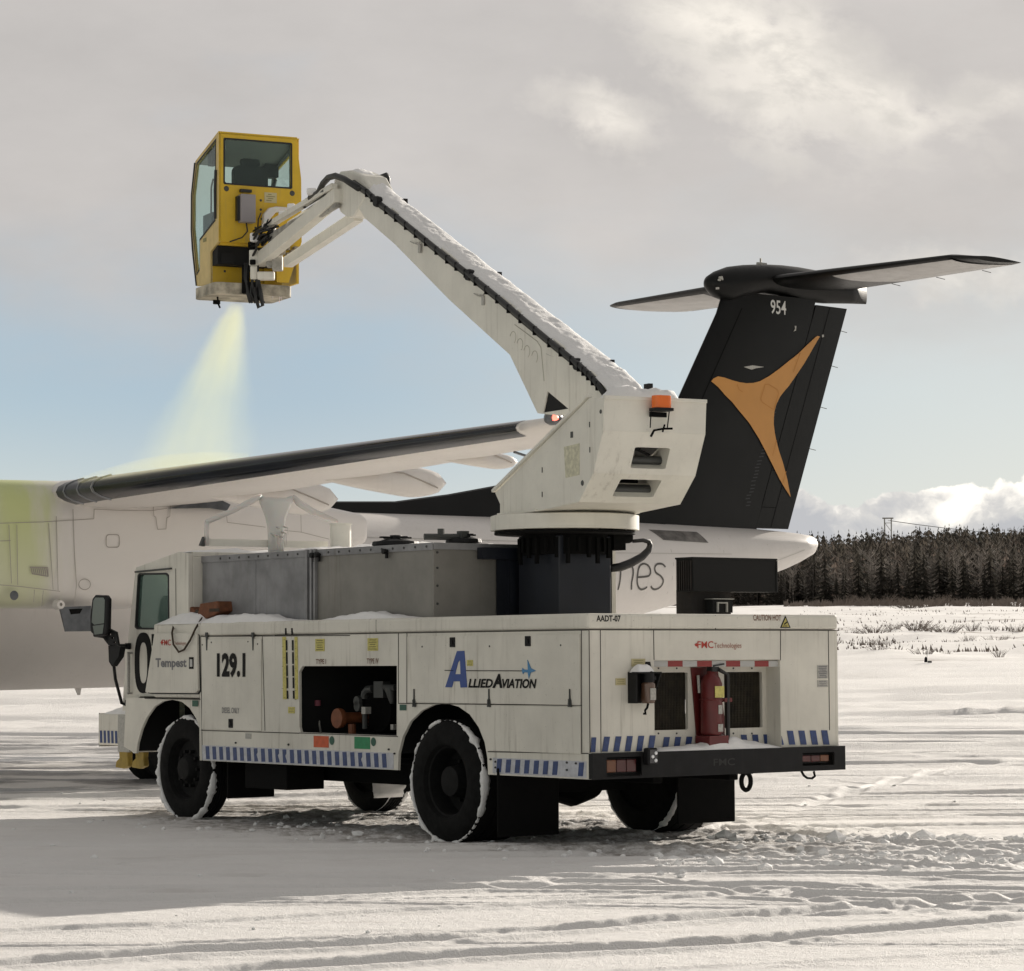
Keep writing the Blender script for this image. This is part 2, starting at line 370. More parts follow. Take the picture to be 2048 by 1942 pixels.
def text_mb(M, body, fn, a0, a1, b0, b1, d, bold=0.0, shear=0.0, depth=.002):
    """lettering as thin raised shapes filling the box a0..a1 x b0..b1 (a0 is the left end of the word)"""
    cu = bpy.data.curves.new('t', 'FONT'); cu.body = body; cu.offset = bold; cu.shear = shear; cu.resolution_u = 3
    o = bpy.data.objects.new('t', cu); C.objects.link(o)
    dg = bpy.context.evaluated_depsgraph_get(); me = bpy.data.meshes.new_from_object(o.evaluated_get(dg))
    vs = [v.co.copy() for v in me.vertices]; fs = [tuple(p.vertices) for p in me.polygons]
    bpy.data.objects.remove(o); bpy.data.curves.remove(cu); bpy.data.meshes.remove(me)
    x0 = min(v.x for v in vs); x1 = max(v.x for v in vs); y0 = min(v.y for v in vs); y1 = max(v.y for v in vs)
    M.add([fn(a0+(v.x-x0)/(x1-x0)*(a1-a0), b0+(v.y-y0)/(y1-y0)*(b1-b0), d) for v in vs], fs); return M
# ------------------------------------------------------------------ value noise
def vnoise(x, y, seed=0):
    xi = np.floor(x).astype(np.int64); yi = np.floor(y).astype(np.int64); xf = x-xi; yf = y-yi
    xf = xf*xf*(3-2*xf); yf = yf*yf*(3-2*yf)
    def h(a, b):
        n = (a*374761393+b*668265263+seed*1442695041) & 0x7fffffff; n = ((n ^ (n >> 13))*1274126177) & 0x7fffffff
        n = n ^ (n >> 16); return (n & 0xffff)/65535.0
    return (h(xi, yi)*(1-xf)+h(xi+1, yi)*xf)*(1-yf)+(h(xi, yi+1)*(1-xf)+h(xi+1, yi+1)*xf)*yf
def fbm(x, y, o=4, seed=0, g=.5):
    s = 0; a = 1; t = 0
    for i in range(o): s = s+a*vnoise(x*2**i, y*2**i, seed+i); t += a; a *= g
    return s/t
# ------------------------------------------------------------------ ground
def far_h(x, y):
    """height of the land: level apron, then rising to the wood and the hill behind"""
    d = np.sqrt(x*x+y*y)
    t = np.clip((d-55)/395, 0, 1); h = 9.6*(t**1.25)
    t2 = np.clip((d-470)/300, 0, 1); h = h+t2*(15.2+np.clip((x/np.maximum(d, 1)-.09)/.1, -1, 1.5)*4.0)
    r = np.clip((d-70)/80, 0, 1)
    return h+r*(fbm(x/38.0, y/16.0, 3, 5)-.5)*.9+r*(fbm(x/9.0, y/5.0, 3, 9)-.5)*.30
def track_defs():
    T = []
    def g(pts): return [(onz(x, y).x, onz(x, y).y) for x, y in pts]
    for pts, w_, dp in (
        ([(-300, 1953), (0, 1935), (362, 1909), (725, 1891), (1190, 1857), (1656, 1821), (2048, 1795), (2400, 1775)], .22, .035),
        ([(100, 1975), (517, 1942), (932, 1914), (1449, 1888), (2048, 1842), (2400, 1815)], .22, .035),
        ([(-300, 1815), (0, 1812), (620, 1795), (1139, 1771), (1553, 1774), (2048, 1790), (2400, 1800)], .24, .032),
        ([(-300, 1790), (0, 1785), (724, 1777), (1350, 1783), (2048, 1806), (2400, 1815)], .20, .028),
        ([(500, 1745), (900, 1745), (1400, 1725), (2048, 1740), (2400, 1750)], .20, .022),
        ([(1100, 1690), (1449, 1655), (1700, 1680), (2048, 1702), (2400, 1722)], .25, .030),
        ([(1050, 1700), (1346, 1707), (1700, 1725), (2048, 1743), (2400, 1755)], .22, .024),
        ([(850, 1772), (1300, 1752), (1700, 1752), (2048, 1762), (2400, 1770)], .15, .016),
        ([(1000, 1800), (1400, 1796), (2048, 1822), (2400, 1835)], .16, .016),
        ([(1150, 1728), (1600, 1708), (2048, 1716), (2400, 1722)], .16, .018),
        ([(-300, 1900), (300, 1893), (900, 1868), (1500, 1838), (2048, 1815), (2400, 1800)], .13, .014),
        ([(1480, 1625), (1700, 1617), (2048, 1600), (2400, 1590)], .18, .015),
        ([(1600, 1560), (1800, 1570), (2048, 1578), (2400, 1590)], .16, .014),
        ([(1550, 1640), (1650, 1600), (1800, 1560), (1950, 1530), (2200, 1510)], .2, .015),
        ([(1690, 1500), (1850, 1515), (2048, 1520), (2400, 1530)], .25, .02),
        ([(1600, 1660), (1800, 1690), (2048, 1733), (2300, 1780)], .18, .018),
        ([(-200, 1700), (300, 1735), (800, 1745), (1300, 1760), (2048, 1850)], .16, .015),
        ([(-200, 1872), (300, 1855), (800, 1822), (1300, 1800), (2048, 1760)], .16, .015),
    ): T.append((g(pts), w_, dp))
    return T
def ground_h(X, Y):
    H = far_h(X, Y)
    near = np.clip(1.35-(Y-10)/70, 0, 1)
    H = H+near*((fbm(X/3.0, Y/2.0, 2, 2)-.5)*.013+(fbm(X/.60+40, Y/.50, 1, 3)-.5)*.004+(fbm(X/.05, Y/.045, 2, 4)-.5)*.007)
    # wind-packed streaks across the apron
    H = H+near*np.clip(fbm(X/1.6+Y*.15, Y/.24, 1, 21)-.66, 0, 1)*.035
    # many old, shallow tracks crossing the apron
    TP = np.zeros_like(H); TN = np.zeros_like(H)      # thrown-up edges and pressed ruts: a later wheel flattens what it crosses
    rt = np.random.RandomState(5); gm = np.clip(1-np.abs(X)/40, 0, 1)*np.clip((115-Y)/20, 0, 1); fin_ = .92+.18*fbm(X/.05, Y/.05, 2, 171)
    for i in range(50):
        if i < 9: y0, w0, dp = rt.uniform(12.8, 21.5), rt.uniform(.035, .075), rt.uniform(.006, .013)
        else: y0 = 19+70*rt.rand()**1.5; w0, dp = rt.uniform(.08, .15)*(1+y0/40), rt.uniform(.010, .018)*(1+y0/22)
        sl_, cu_, x0_ = rt.uniform(-.12, .16)*(1 if i % 5 else 3), rt.uniform(-.015, .02), rt.uniform(-3, 7); L_ = rt.uniform(4, 11)*(1+y0/30)
        dx_ = X-x0_; d = (Y-(y0+sl_*dx_+cu_*dx_*dx_))/np.sqrt(1+sl_*sl_)
        m_ = np.abs(d) < w0*4
        if not m_.any(): continue
        dm = d[m_]; ends = np.clip(1.6-np.abs(dx_[m_])/L_*1.6, 0, 1)*gm[m_]
        rk = ends*np.exp(-(dm/w0)**4); TP[m_] = np.maximum(TP[m_]*(1-.85*rk), ends*dp*.9*fin_[m_]*(np.exp(-((dm-w0*1.35)/(w0*.45))**2)+np.exp(-((dm+w0*1.35)/(w0*.45))**2))); TN[m_] = np.minimum(TN[m_], -dp*rk)
    for pts, w_, dp in track_defs():
        dp = dp*1.05
        pts = sorted(pts); xs = [p[0] for p in pts]; ys = [p[1] for p in pts]
        yc = np.interp(X, xs, ys)+(fbm(X/2.6, X*0+3, 1, 31)-.5)*.06
        sl = np.interp(X, xs, np.gradient(np.array(ys), np.array(xs)))
        d = (Y-yc)/np.sqrt(1+sl*sl)
        inside = np.clip((X-xs[0])/1.0, 0, 1)*np.clip((xs[-1]-X)/1.0, 0, 1)
        lump = fbm(X/.05, Y/.04, 2, 41)
        rut = -dp*np.exp(-(d/(w_*.55))**4)
        tread = np.exp(-(d/(w_*.5))**4)*np.sin((X*1.0+np.abs(d)*.8)*2*math.pi/.11)*.0012
        ridge = dp*(.80+.14*lump)*(np.exp(-((d-w_*.80)/.045)**2)+.8*np.exp(-((d+w_*.80)/.045)**2))
        rk = inside*np.exp(-(d/(w_*.55))**4); TP = np.maximum(TP*(1-.85*rk), inside*ridge); TN = np.minimum(TN, inside*rut); H = H+inside*tread
    H = H+TP+TN
    # far streaks and plough lines, low and wide
    farw = np.clip((Y-26)/20, 0, 1)*np.clip((400-Y)/200, 0, 1)
    H = H+farw*(np.clip(fbm(X/14.0, Y/1.5, 4, 51)-.5, 0, 1)*.35)
    for y0_, a_, s0 in ((31.5, .05, 1), (34.2, .05, 2), (36.8, .06, 3), (40.5, .07, 4), (47, .09, 5), (53, .10, 6), (56, .10, 7), (66, .14, 8), (80, .18, 9), (86, .18, 10), (104, .25, 11), (112, .2, 12)):
        yy = y0_*(1+.0*X)+(fbm(X/9.0, X*0+s0, 2, 100+s0)-.5)*y0_*.03
        H = H+a_*(.3+fbm(X/(y0_*.04), Y*0+s0, 3, 130+s0))*(np.exp(-((Y-yy)/(.006*y0_+.05))**2)-.6*np.exp(-((Y-yy+.4+.01*y0_)/(.008*y0_+.1))**2))
    rough = np.clip((Y-125)/20, 0, 1)*np.clip((420-Y)/60, 0, 1)
    H = H+rough*(np.clip(fbm(X/9.0, Y/7.0, 4, 55)-.45, 0, 1)*1.6)
    # churned snow under and behind the truck
    cx, cy = TO.x-.6, TO.y+2.2
    q = ((X-cx)*tu.x+(Y-cy)*tu.y); p = ((X-cx)*tw.x+(Y-cy)*tw.y)
    k = np.clip(1.25-np.sqrt((q/5.2)**2+((p-1.2)/1.9)**2), 0, 1)*2
    k = np.clip(k, 0, 1)
    H = H+k*(fbm(X/.12, Y/.09, 4, 61, .65)-.55)*.055
    k2 = np.clip(1-np.abs(Y-(20.3+.25*(X-2)))/1.1, 0, 1)*np.clip((X-1.0)/1.5, 0, 1)
    H = H+k2*np.clip(fbm(X/.09, Y/.07, 4, 71, .65)-.5, 0, 1)*.11
    return H
def axis(parts):
    out = []
    for a, b, st in parts: out.append(np.arange(a, b-1e-9, st))
    return np.concatenate(out)
def build_ground():
    grow = [14.0]; st = .14
    while grow[-1] < 1500: st *= 1.055; grow.append(grow[-1]+st)
    gx = np.array(grow)
    xs = np.concatenate([-gx[::-1], axis([(-14, -5.5, .11), (-5.5, 5.6, .024), (5.6, 14, .11)])[1:], gx])
    gy = [58.0]; st = .12
    while gy[-1] < 1800: st *= 1.028; gy.append(gy[-1]+st)
    back = [12.6]; st = .1
    while back[-1] > -300: st *= 1.25; back.append(back[-1]-st)
    ys = np.concatenate([np.array(back)[:0:-1], axis([(12.6, 24, .021), (24, 34, .04), (34, 58, .09)]), np.array(gy)])
    X, Y = np.meshgrid(xs, ys); Z = ground_h(X.ravel(), Y.ravel())
    nx, ny = len(xs), len(ys)
    co = np.stack([X.ravel(), Y.ravel(), Z], 1).astype(np.float32)
    i = np.arange(nx*ny).reshape(ny, nx)
    q = np.stack([i[:-1, :-1], i[:-1, 1:], i[1:, 1:], i[1:, :-1]], -1).reshape(-1, 4)
    me = bpy.data.meshes.new('snowy_ground'); me.vertices.add(nx*ny); me.vertices.foreach_set('co', co.ravel())
    me.loops.add(q.size); me.loops.foreach_set('vertex_index', q.ravel().astype(np.int32))
    me.polygons.add(len(q)); me.polygons.foreach_set('loop_start', np.arange(0, q.size, 4, dtype=np.int32)); me.polygons.foreach_set('loop_total', np.full(len(q), 4, dtype=np.int32))
    me.polygons.foreach_set('use_smooth', np.ones(len(q), dtype=bool)); me.update(calc_edges=True)
    o = bpy.data.objects.new('snowy_ground', me); C.objects.link(o); tag(o, kind='structure'); me.materials.append(M_['ground'])
    print('ground verts', nx*ny)
m, t, b = principled('packed_snow'); o = t.new('ShaderNodeTexCoord').outputs['Object']; s_ = t.new('ShaderNodeSeparateXYZ'); t.l.new(o, s_.inputs[0])
b.inputs['Roughness'].default_value = .75; b.inputs['Specular IOR Level'].default_value = .25
base = t.mix(t.noise(o, .9, 6, .6), (.72, .705, .69, 1), (.84, .825, .81, 1))
base = t.mix(t.math('MULTIPLY', t.smooth(t.noise(t.mapping(o, (.5, 2.2, 1)), 1.3, 6, .62), .54, .72), .30), base, (.50, .47, .44, 1))
# snow under the truck coloured darker and browner in patches
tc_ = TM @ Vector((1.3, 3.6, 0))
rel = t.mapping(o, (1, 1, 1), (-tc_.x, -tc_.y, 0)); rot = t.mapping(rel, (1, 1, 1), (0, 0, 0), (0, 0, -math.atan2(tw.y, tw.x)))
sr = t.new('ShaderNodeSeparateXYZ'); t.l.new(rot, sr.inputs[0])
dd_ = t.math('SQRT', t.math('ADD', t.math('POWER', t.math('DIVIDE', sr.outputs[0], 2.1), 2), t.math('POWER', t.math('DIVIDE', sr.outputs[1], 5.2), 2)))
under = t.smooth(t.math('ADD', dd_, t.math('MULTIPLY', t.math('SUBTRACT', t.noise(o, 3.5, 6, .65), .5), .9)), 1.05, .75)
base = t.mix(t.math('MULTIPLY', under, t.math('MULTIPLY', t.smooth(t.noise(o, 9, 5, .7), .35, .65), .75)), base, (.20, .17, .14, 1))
# wet slush patch beyond the front of the truck, wide of it to the left
wet = t.math('MULTIPLY', t.smooth(s_.outputs[1], 29.5, 33), t.smooth(s_.outputs[1], 52, 44))
wet = t.math('MULTIPLY', wet, t.smooth(s_.outputs[0], -3.4, -4.4))
wn = t.smooth(t.noise(t.mapping(o, (.35, 1.6, 1)), 1.4, 7, .65), .40, .56)
wet = t.math('MULTIPLY', wet, wn)
base = t.mix(t.math('MULTIPLY', wet, .85), base, (.10, .10, .105, 1))
t.l.new(t.math('SUBTRACT', .75, t.math('MULTIPLY', wet, .45)), b.inputs['Roughness'])
# dry grass showing through on the rough land
rg = t.math('MULTIPLY', t.smooth(s_.outputs[1], 85, 140), t.smooth(t.noise(t.mapping(o, (.35, 1.0, 1)), .22, 8, .72), .54, .66))
base = t.mix(t.math('MULTIPLY', rg, .75), base, (.22, .18, .15, 1))
wd = t.smooth(s_.outputs[1], 405, 440)
base = t.mix(wd, base, (.10, .075, .06, 1))
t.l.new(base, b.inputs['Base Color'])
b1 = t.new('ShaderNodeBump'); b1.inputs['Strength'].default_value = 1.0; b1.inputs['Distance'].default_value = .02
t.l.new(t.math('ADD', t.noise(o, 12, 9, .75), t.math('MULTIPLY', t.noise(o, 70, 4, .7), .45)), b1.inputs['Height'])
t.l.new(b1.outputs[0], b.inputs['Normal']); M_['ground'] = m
build_ground()
# loose clods thrown up by the wheels
def clods():
    rnd = random.Random(3); M = MB()
    ico = bmesh.new(); bmesh.ops.create_icosphere(ico, subdivisions=1, radius=1)
    iv = [v.co.copy() for v in ico.verts]; ifc = [tuple(v.index for v in f.verts) for f in ico.faces]; ico.free()
    P = []
    for k in range(1000):
        u_ = rnd.random()
        if k >= 900:
            x = rnd.uniform(1.7, 4.6); P.append((x, 23.6-.25*(x-1.7)+rnd.gauss(0, .22), abs(rnd.gauss(0, .024))+.012)); continue
        if u_ < .42:
            x = rnd.uniform(1.0, 5.2); y = 20.6+.12*x+rnd.gauss(0, .55); s = abs(rnd.gauss(0, .018))+.006
            if rnd.random() < .04: s = rnd.uniform(.03, .06)
        elif u_ < .75:
            q = rnd.uniform(-1.5, 6.5); p = rnd.uniform(-1.0, 2.6); w_ = TM @ Vector((p, q, 0)); x, y = w_.x, w_.y; s = abs(rnd.gauss(0, .012))+.006
        else:
            x = rnd.uniform(-6, 7); y = rnd.uniform(15.5, 32); s = abs(rnd.gauss(0, .009))+.005
        P.append((x, y, s))
    hz = ground_h(np.array([p[0] for p in P]), np.array([p[1] for p in P]))
    for (x, y, s), z in zip(P, hz):
        sc = (s*rnd.uniform(.8, 1.6), s*rnd.uniform(.8, 1.3), s*rnd.uniform(.6, 1)); a = rnd.uniform(0, 6.3)
        jit = [rnd.uniform(.75, 1.25) for _ in iv]
        M.add([(x+(v.x*math.cos(a)-v.y*math.sin(a))*sc[0]*j, y+(v.x*math.sin(a)+v.y*math.cos(a))*sc[1]*j, float(z)+v.z*sc[2]*j+s*.2) for v, j in zip(iv, jit)], ifc)
    tag(M.build('snow_clods', 'snow'), 'loose snow clods scattered on the packed snow around the truck', 'snow clods', kind='stuff')
clods()
# ------------------------------------------------------------------ the de-icing truck
truck = empty('deicing_truck', TM, 'white aircraft de-icing truck with raised boom and yellow operator basket, numbered 129.1', 'truck')
def c6(X, Y): return (170+X/3.126, 1080+Y/3.126)
def c7(X, Y): return (550+X/3.043, 1180+Y/3.043)
def c8(X, Y): return (1130+X/3.025, 1080+Y/3.025)
def c9(X, Y): return (1180+X/3.956, 1240+Y/3.956)
def c3(X, Y): return (950+X/3.956, 760+Y/3.956)
def spoly(crop, pts, off=0.0): return [SD(*crop(*p), off) for p in pts]
def rpoly(crop, pts, off=0.0): return [RR(*crop(*p), off) for p in pts]
def sbox(crop, x0, y0, x1, y1, off=0.0):
    a = SD(*crop(x0, y1), off); b_ = SD(*crop(x1, y0), off); return a[0], b_[0], a[1], b_[1]
def rbox(crop, x0, y0, x1, y1, off=0.0):
    a = RR(*crop(x0, y1), off); b_ = RR(*crop(x1, y0), off); return a[0], b_[0], a[1], b_[1]
# --- chassis
M = MB()
for x in (.85, 1.65): M.box(x, x+.10, .25, 7.1, .50, .78)
M.box(.9, 1.7, 1.6, 2.1, .38, .62).box(.25, 2.4, 1.80, 1.92, .44, .56).box(.3, 2.35, 6.05, 6.17, .42, .54)
M.lathe([(0, -.30), (.20, -.22), (.26, 0), (.20, .22), (0, .30)], (1.3, 1.86, .50), 'x', 20)
M.box(.55, 2.1, 2.75, 5.2, .40, .60)
M.box(.10, .5, 4.4, 5.1, .33, .56)
M.box(.2, 2.45, .02, 5.6, .60, .66)
M.build('chassis_frame', 'dark', truck, bevel=.01)
# --- main body shell
farch = [(6.90, .60), (6.875, .70), (6.80, .836), (6.70, .95), (6.56, 1.05), (6.40, 1.10), (6.236, 1.118), (6.06, 1.10), (5.916, 1.043), (5.80, .95), (5.74, .86)]
arch = [(2.54, .563), (2.53, .70), (2.47, .84), (2.36, .97), (2.20, 1.06), (2.03, 1.11), (1.85, 1.125), (1.68, 1.10), (1.53, 1.04), (1.41, .94), (1.33, .82), (1.295, .70), (1.285, .563)]
bay = [(4.04, .90), (4.02, .852), (2.556, .848), (2.55, 1.432), (3.99, 1.43), (4.045, 1.38)]
M = MB()
outl = [(0, .762), (0, 1.703), (5.72, 1.703), (5.72, .563)]+arch+[(.0, .563)]
M.plate(outl, [bay], side, 0.0, .025)
M.plate([(0, .762), (0, 1.703), (5.72, 1.703), (5.72, .563)]+arch+[(0, .563)], [], side, 2.602, 2.626)
M.build('body_side_panels', 'paint', truck)
nx0, nx1, nz0, nz1 = RR(1308, 1320)[0], RR(1560, 1320)[0], .762, RR(1430, 1320)[1]
M = MB()
M.plate([(0.026, .762), (0.026, 1.703), (2.60, 1.703), (2.60, .762), (nx1, .762), (nx1, nz1), (nx0, nz1), (nx0, .762)], [], rear, 0.0, .02)
ND = .17
M.box(nx0-.02, nx0, .021, ND, .762, nz1).box(nx1, nx1+.02, .021, ND, .762, nz1).box(nx0-.02, nx1+.02, .021, ND, nz1, nz1+.02)
M.build('rear_panel', 'paint', truck)
# niche back wall with the two radiator openings either side of a post
bx = lambda x0, y0, x1, y1: rbox(c8, x0, y0, x1, y1, ND)
gl_, gr_ = bx(540, 800, 742, 1152), bx(965, 797, 1192, 1140)
M = MB()
M.plate([(nx0-.01, .762), (nx0-.01, nz1+.01), (nx1+.01, nz1+.01), (nx1+.01, .762)], [rrect(gl_[0]-.12, gl_[1], gl_[2], gl_[3], .015), rrect(*gr_, .015)], rear, ND, ND+.03)
pz = bx(780, 770, 960, 1250)
M.build('niche_wall', 'paint', truck)
for q, nm in ((gl_, 'a'), (gr_, 'b')):
    G = MB(); x0 = q[0]-(.12 if q is gl_ else 0); x1 = q[1]
    G.box(x0-.01, x1+.01, ND+.045, ND+.06, q[2]-.01, q[3]+.01)
    k = x0
    while k < x1: G.box(k, k+.004, ND+.034, ND+.042, q[2], q[3]); k += .016
    k = q[2]
    while k < q[3]: G.box(x0, x1, ND+.036, ND+.040, k, k+.003); k += .02
    G.build('radiator_grille', 'grille', truck)
# bolts round the grille frames
M = MB()
for X in (565, 675, 1018, 1130):
    for Y in (776, 1170):
        p = RR(*c8(X, Y), ND); M.lathe([(0, -.006), (.007, -.005), (.008, 0)], (p[0], ND, p[1]), 'y', 8)
M.build('niche_bolts', 'pipe', truck)
# roof rim and deck
M = MB(); M.box(-.008, 2.634, -.008, 5.72, 1.708, 1.832)
M.build('roof_rim', 'paint', truck, bevel=.028, seg=3)
M = MB(); M.box(.004, .6, 5.725, 6.58, 1.135, 1.832); M.build('front_locker', 'paint', truck, bevel=.02)
M = MB(); M.box(2.05, 2.62, 5.725, 6.58, 1.135, 1.832); M.build('front_locker', 'paint', truck, bevel=.02)
# fenders over the front wheels, one each side
for x0, x1 in ((0.006, .03), (2.596, 2.618)):
    M = MB(); M.plate([(5.726, .60), (5.726, 1.128), (7.10, 1.128), (7.14, .66), (7.0, .62), (6.95, .60)]+farch+[(5.735, .60)], [], side, x0, x1)
    M.build('fender', 'paint', truck)
M = MB()
M.box(.03, 2.62, 2.56, 5.70, .62, .66)
M.build('body_floor', 'dark', truck)
# dark inside of the pump bay, wheel housings
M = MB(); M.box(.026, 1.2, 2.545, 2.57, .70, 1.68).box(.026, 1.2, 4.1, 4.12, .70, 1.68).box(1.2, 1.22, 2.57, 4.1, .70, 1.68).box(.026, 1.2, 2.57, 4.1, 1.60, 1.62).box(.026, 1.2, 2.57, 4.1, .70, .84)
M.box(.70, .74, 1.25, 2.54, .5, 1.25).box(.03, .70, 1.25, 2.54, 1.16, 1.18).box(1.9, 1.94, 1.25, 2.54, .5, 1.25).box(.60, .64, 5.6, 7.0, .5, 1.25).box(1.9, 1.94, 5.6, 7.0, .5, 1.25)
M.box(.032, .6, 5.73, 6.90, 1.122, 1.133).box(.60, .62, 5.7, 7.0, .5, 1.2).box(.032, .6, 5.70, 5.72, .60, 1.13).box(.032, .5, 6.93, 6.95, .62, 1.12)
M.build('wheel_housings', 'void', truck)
# --- stripes
M = MB(); M.box(-.003, -.0005, 2.60, 5.68, .568, .705).box(-.003, -.0005, .03, 1.22, .575, .70)
M.build('stripe_band', mat('stripe_ground', (.50, .51, .55), .4, var=.15, vscale=20, streak=.3), truck)
M = MB(); rs = random.Random(11)
y = 5.60
while y > 2.66:
    if rs.random() > .0:
        n = [(y, .578), (y+.012, .695), (y-.048, .697), (y-.060, .58)]
        if rs.random() < .2: n = [(y, .578), (y+.012, .695), (y-.048, .697), (y-.050, .66), (y-.030, .64), (y-.055, .60), (y-.060, .58)]
        M.prism(n, side, -.006, -.0035)
    y -= .1185
for y in (1.17, 1.05, .93, .81, .69, .57, .45, .13): M.prism([(y, .585), (y-.015, .690), (y-.075, .692), (y-.060, .587)], side, -.006, -.0035)
def slant(M, crop, x0, x1, yt, yb, per, wd, lean, off, ty=0.0, by=0.0):
    x = x0; n = 0
    while x < x1-wd*.4:
        f = (x-x0)/(x1-x0)
        t_, b_ = yt+ty*f, yb+by*f
        pts = [(x+lean, t_), (min(x+wd, x1)+lean, t_), (min(x+wd, x1), b_), (x, b_)]
        M.prism(rpoly(crop, pts, off), rear, off-.006, off-.003); x += per
slant(M, c8, 153, 212, 1194, 1283, 70, 28, 6, 0.0)
slant(M, c8, 222, 536, 1190, 1280, 69, 34, 14, 0.0, -9, -4)
slant(M, c8, 1355, 1642, 1154, 1238, 69, 36, -14, 0.0, -4, 0)
M.prism(rpoly(c8, [(1308, 1185), (1322, 1238), (1310, 1240)]), rear, -.006, -.003)
slant(M, c8, 588, 770, 1192, 1256, 68, 34, 10, ND, -3, 0)
slant(M, c8, 1070, 1232, 1178, 1238, 68, 34, -8, ND, -2, 0)
M.build('hazard_stripes', 'blue', truck)
# --- doors (slightly proud) and seams
def door(crop, x0, y0, x1, y1, nm, proud=.010):
    a = sbox(crop, x0, y0, x1, y1); M = MB(); a0, a1 = min(a[0], a[1]), max(a[0], a[1])
    M.box(-proud, -.0005, a0+.006, a1-.006, a[2]+.006, a[3]-.006); return M.build(nm, 'paint', truck, bevel=.003)
door(c6, 733, 612, 1108, 1186, 'fuel_door'); door(c7, 808, 262, 1862, 688, 'upper_hatch'); door(c7, 1305, 706, 1866, 982, 'lower_hatch')
M = MB()
for crop, pts in ((c6, [(725, 603), (1657, 597)]), (c7, [(0, 275), (750, 262)]), (c7, [(750, 262), (1912, 243)]), (c6, [(728, 1190), (1340, 1208)]), (c7, [(150, 870), (748, 892)]),
                  (c7, [(752, 690), (1866, 702)]), (c7, [(1296, 984), (1908, 995)]), (c6, [(375, 990), (722, 997)])):
    (a, b_), (c_, e_) = SD(*crop(*pts[0])), SD(*crop(*pts[1])); M.bar((-.001, a, b_), (-.001, c_, e_), .005, .007)
for crop, pts in ((c6, [(1110, 600), (1126, 1192)]), (c7, [(804, 262), (803, 690)]), (c7, [(1866, 245), (1868, 990)]), (c7, [(752, 262), (752, 690)]), (c7, [(1912, 243), (1918, 990)]), (c6, [(724, 603), (734, 1380)])):
    (a, b_), (c_, e_) = SD(*crop(*pts[0])), SD(*crop(*pts[1])); M.bar((-.001, a, b_), (-.001, c_, e_), .005, .006, up=(0, 1, 0))
for pts in ([(147, 543), (1642, 547)], ):
    (a, b_), (c_, e_) = RR(*c8(*pts[0])), RR(*c8(*pts[1])); M.bar((a, -.001, b_), (c_, -.001, e_), .005, .007)
for pts in ([(213, 545), (217, 1285)], [(535, 545), (538, 725)], [(1303, 548), (1303, 728)], [(1592, 548), (1600, 1150)], [(908, 455), (910, 540)]):
    (a, b_), (c_, e_) = RR(*c8(*pts[0])), RR(*c8(*pts[1])); M.bar((a, -.001, b_), (c_, -.001, e_), .006, .005, up=(1, 0, 0))
q_ = SD(*c7(620, 220))[0]; M.box(-.0095, -.007, q_-.002, q_+.002, 1.715, 1.82)
M.build('panel_seams', mat('seam_dark', (.045, .04, .035), .8), truck)
# --- hinges and latches, each its own
def hinge(crop, X, Y0, Y1):
    a, z1 = SD(*crop(X, Y0)); a2, z0 = SD(*crop(X, Y1)); M = MB()
    M.box(-.020, -.009, a-.018, a+.018, z1-.035, z1).prism([(a-.013, z1-.035), (a+.013, z1-.035), (a+.005, z0), (a-.005, z0)], side, -.016, -.009)
    M.tube([(-.018, a-.02, z1-.038), (-.018, a+.02, z1-.038)], .006, 6)
    M.build('hinge', 'pipe', truck)
for X in (768, 1057): hinge(c6, X, 578, 690)
for X in (855, 1311, 1803):
    a, z0 = SD(*c7(X, 712)); z1 = SD(*c7(X, 602))[1]; M = MB()
    M.prism([(a-.022, z0), (a+.022, z0), (a+.016, z0+.05), (a+.006, z0+.07), (a+.004, z1), (a-.004, z1), (a-.006, z0+.07), (a-.016, z0+.05)], side, -.02, -.0105).tube([(-.024, a, z0+.01), (-.026, a, z0+.06)], .006, 6)
    M.build('latch', 'pipe', truck)
for crop, X, Y in ((c7, 1088, 318), (c7, 1547, 311), (c6, 919, 1146)):
    a, z = SD(*crop(X, Y)); M = MB(); M.plate(rrect(a-.034, a+.034, z-.04, z+.04, .006), [rrect(a-.022, a+.022, z-.028, z+.028, .004)], side, -.018, -.0105); M.box(-.013, -.0106, a-.022, a+.022, z-.028, z+.028)
    M.prism([(a-.012, z-.02), (a+.015, z-.02), (a+.015, z+.018), (a-.004, z+.018)], side, -.022, -.0135).build('paddle_latch', 'black', truck, bevel=.003)
M = MB()
for crop, X, Y in ((c7, 902, 345), (c7, 1312, 342), (c7, 1745, 336), (c6, 740, 655), (c6, 796, 640), (c6, 1025, 635), (c6, 1085, 650), (c7, 695, 970), (c7, 730, 995), (c7, 85, 940), (c7, 1345, 1045), (c7, 1345, 1080), (c7, 1315, 1030), (c7, 1780, 1050), (c7, 1780, 1095), (c7, 1835, 1055), (c6, 945, 1268), (c6, 1275, 1280)):
    a, z = SD(*crop(X, Y)); M.lathe([(0, -.016), (.007, -.014), (.009, -.006), (.009, 0)], (0, a, z), 'x', 8)
M.build('rivets', 'pipe', truck)
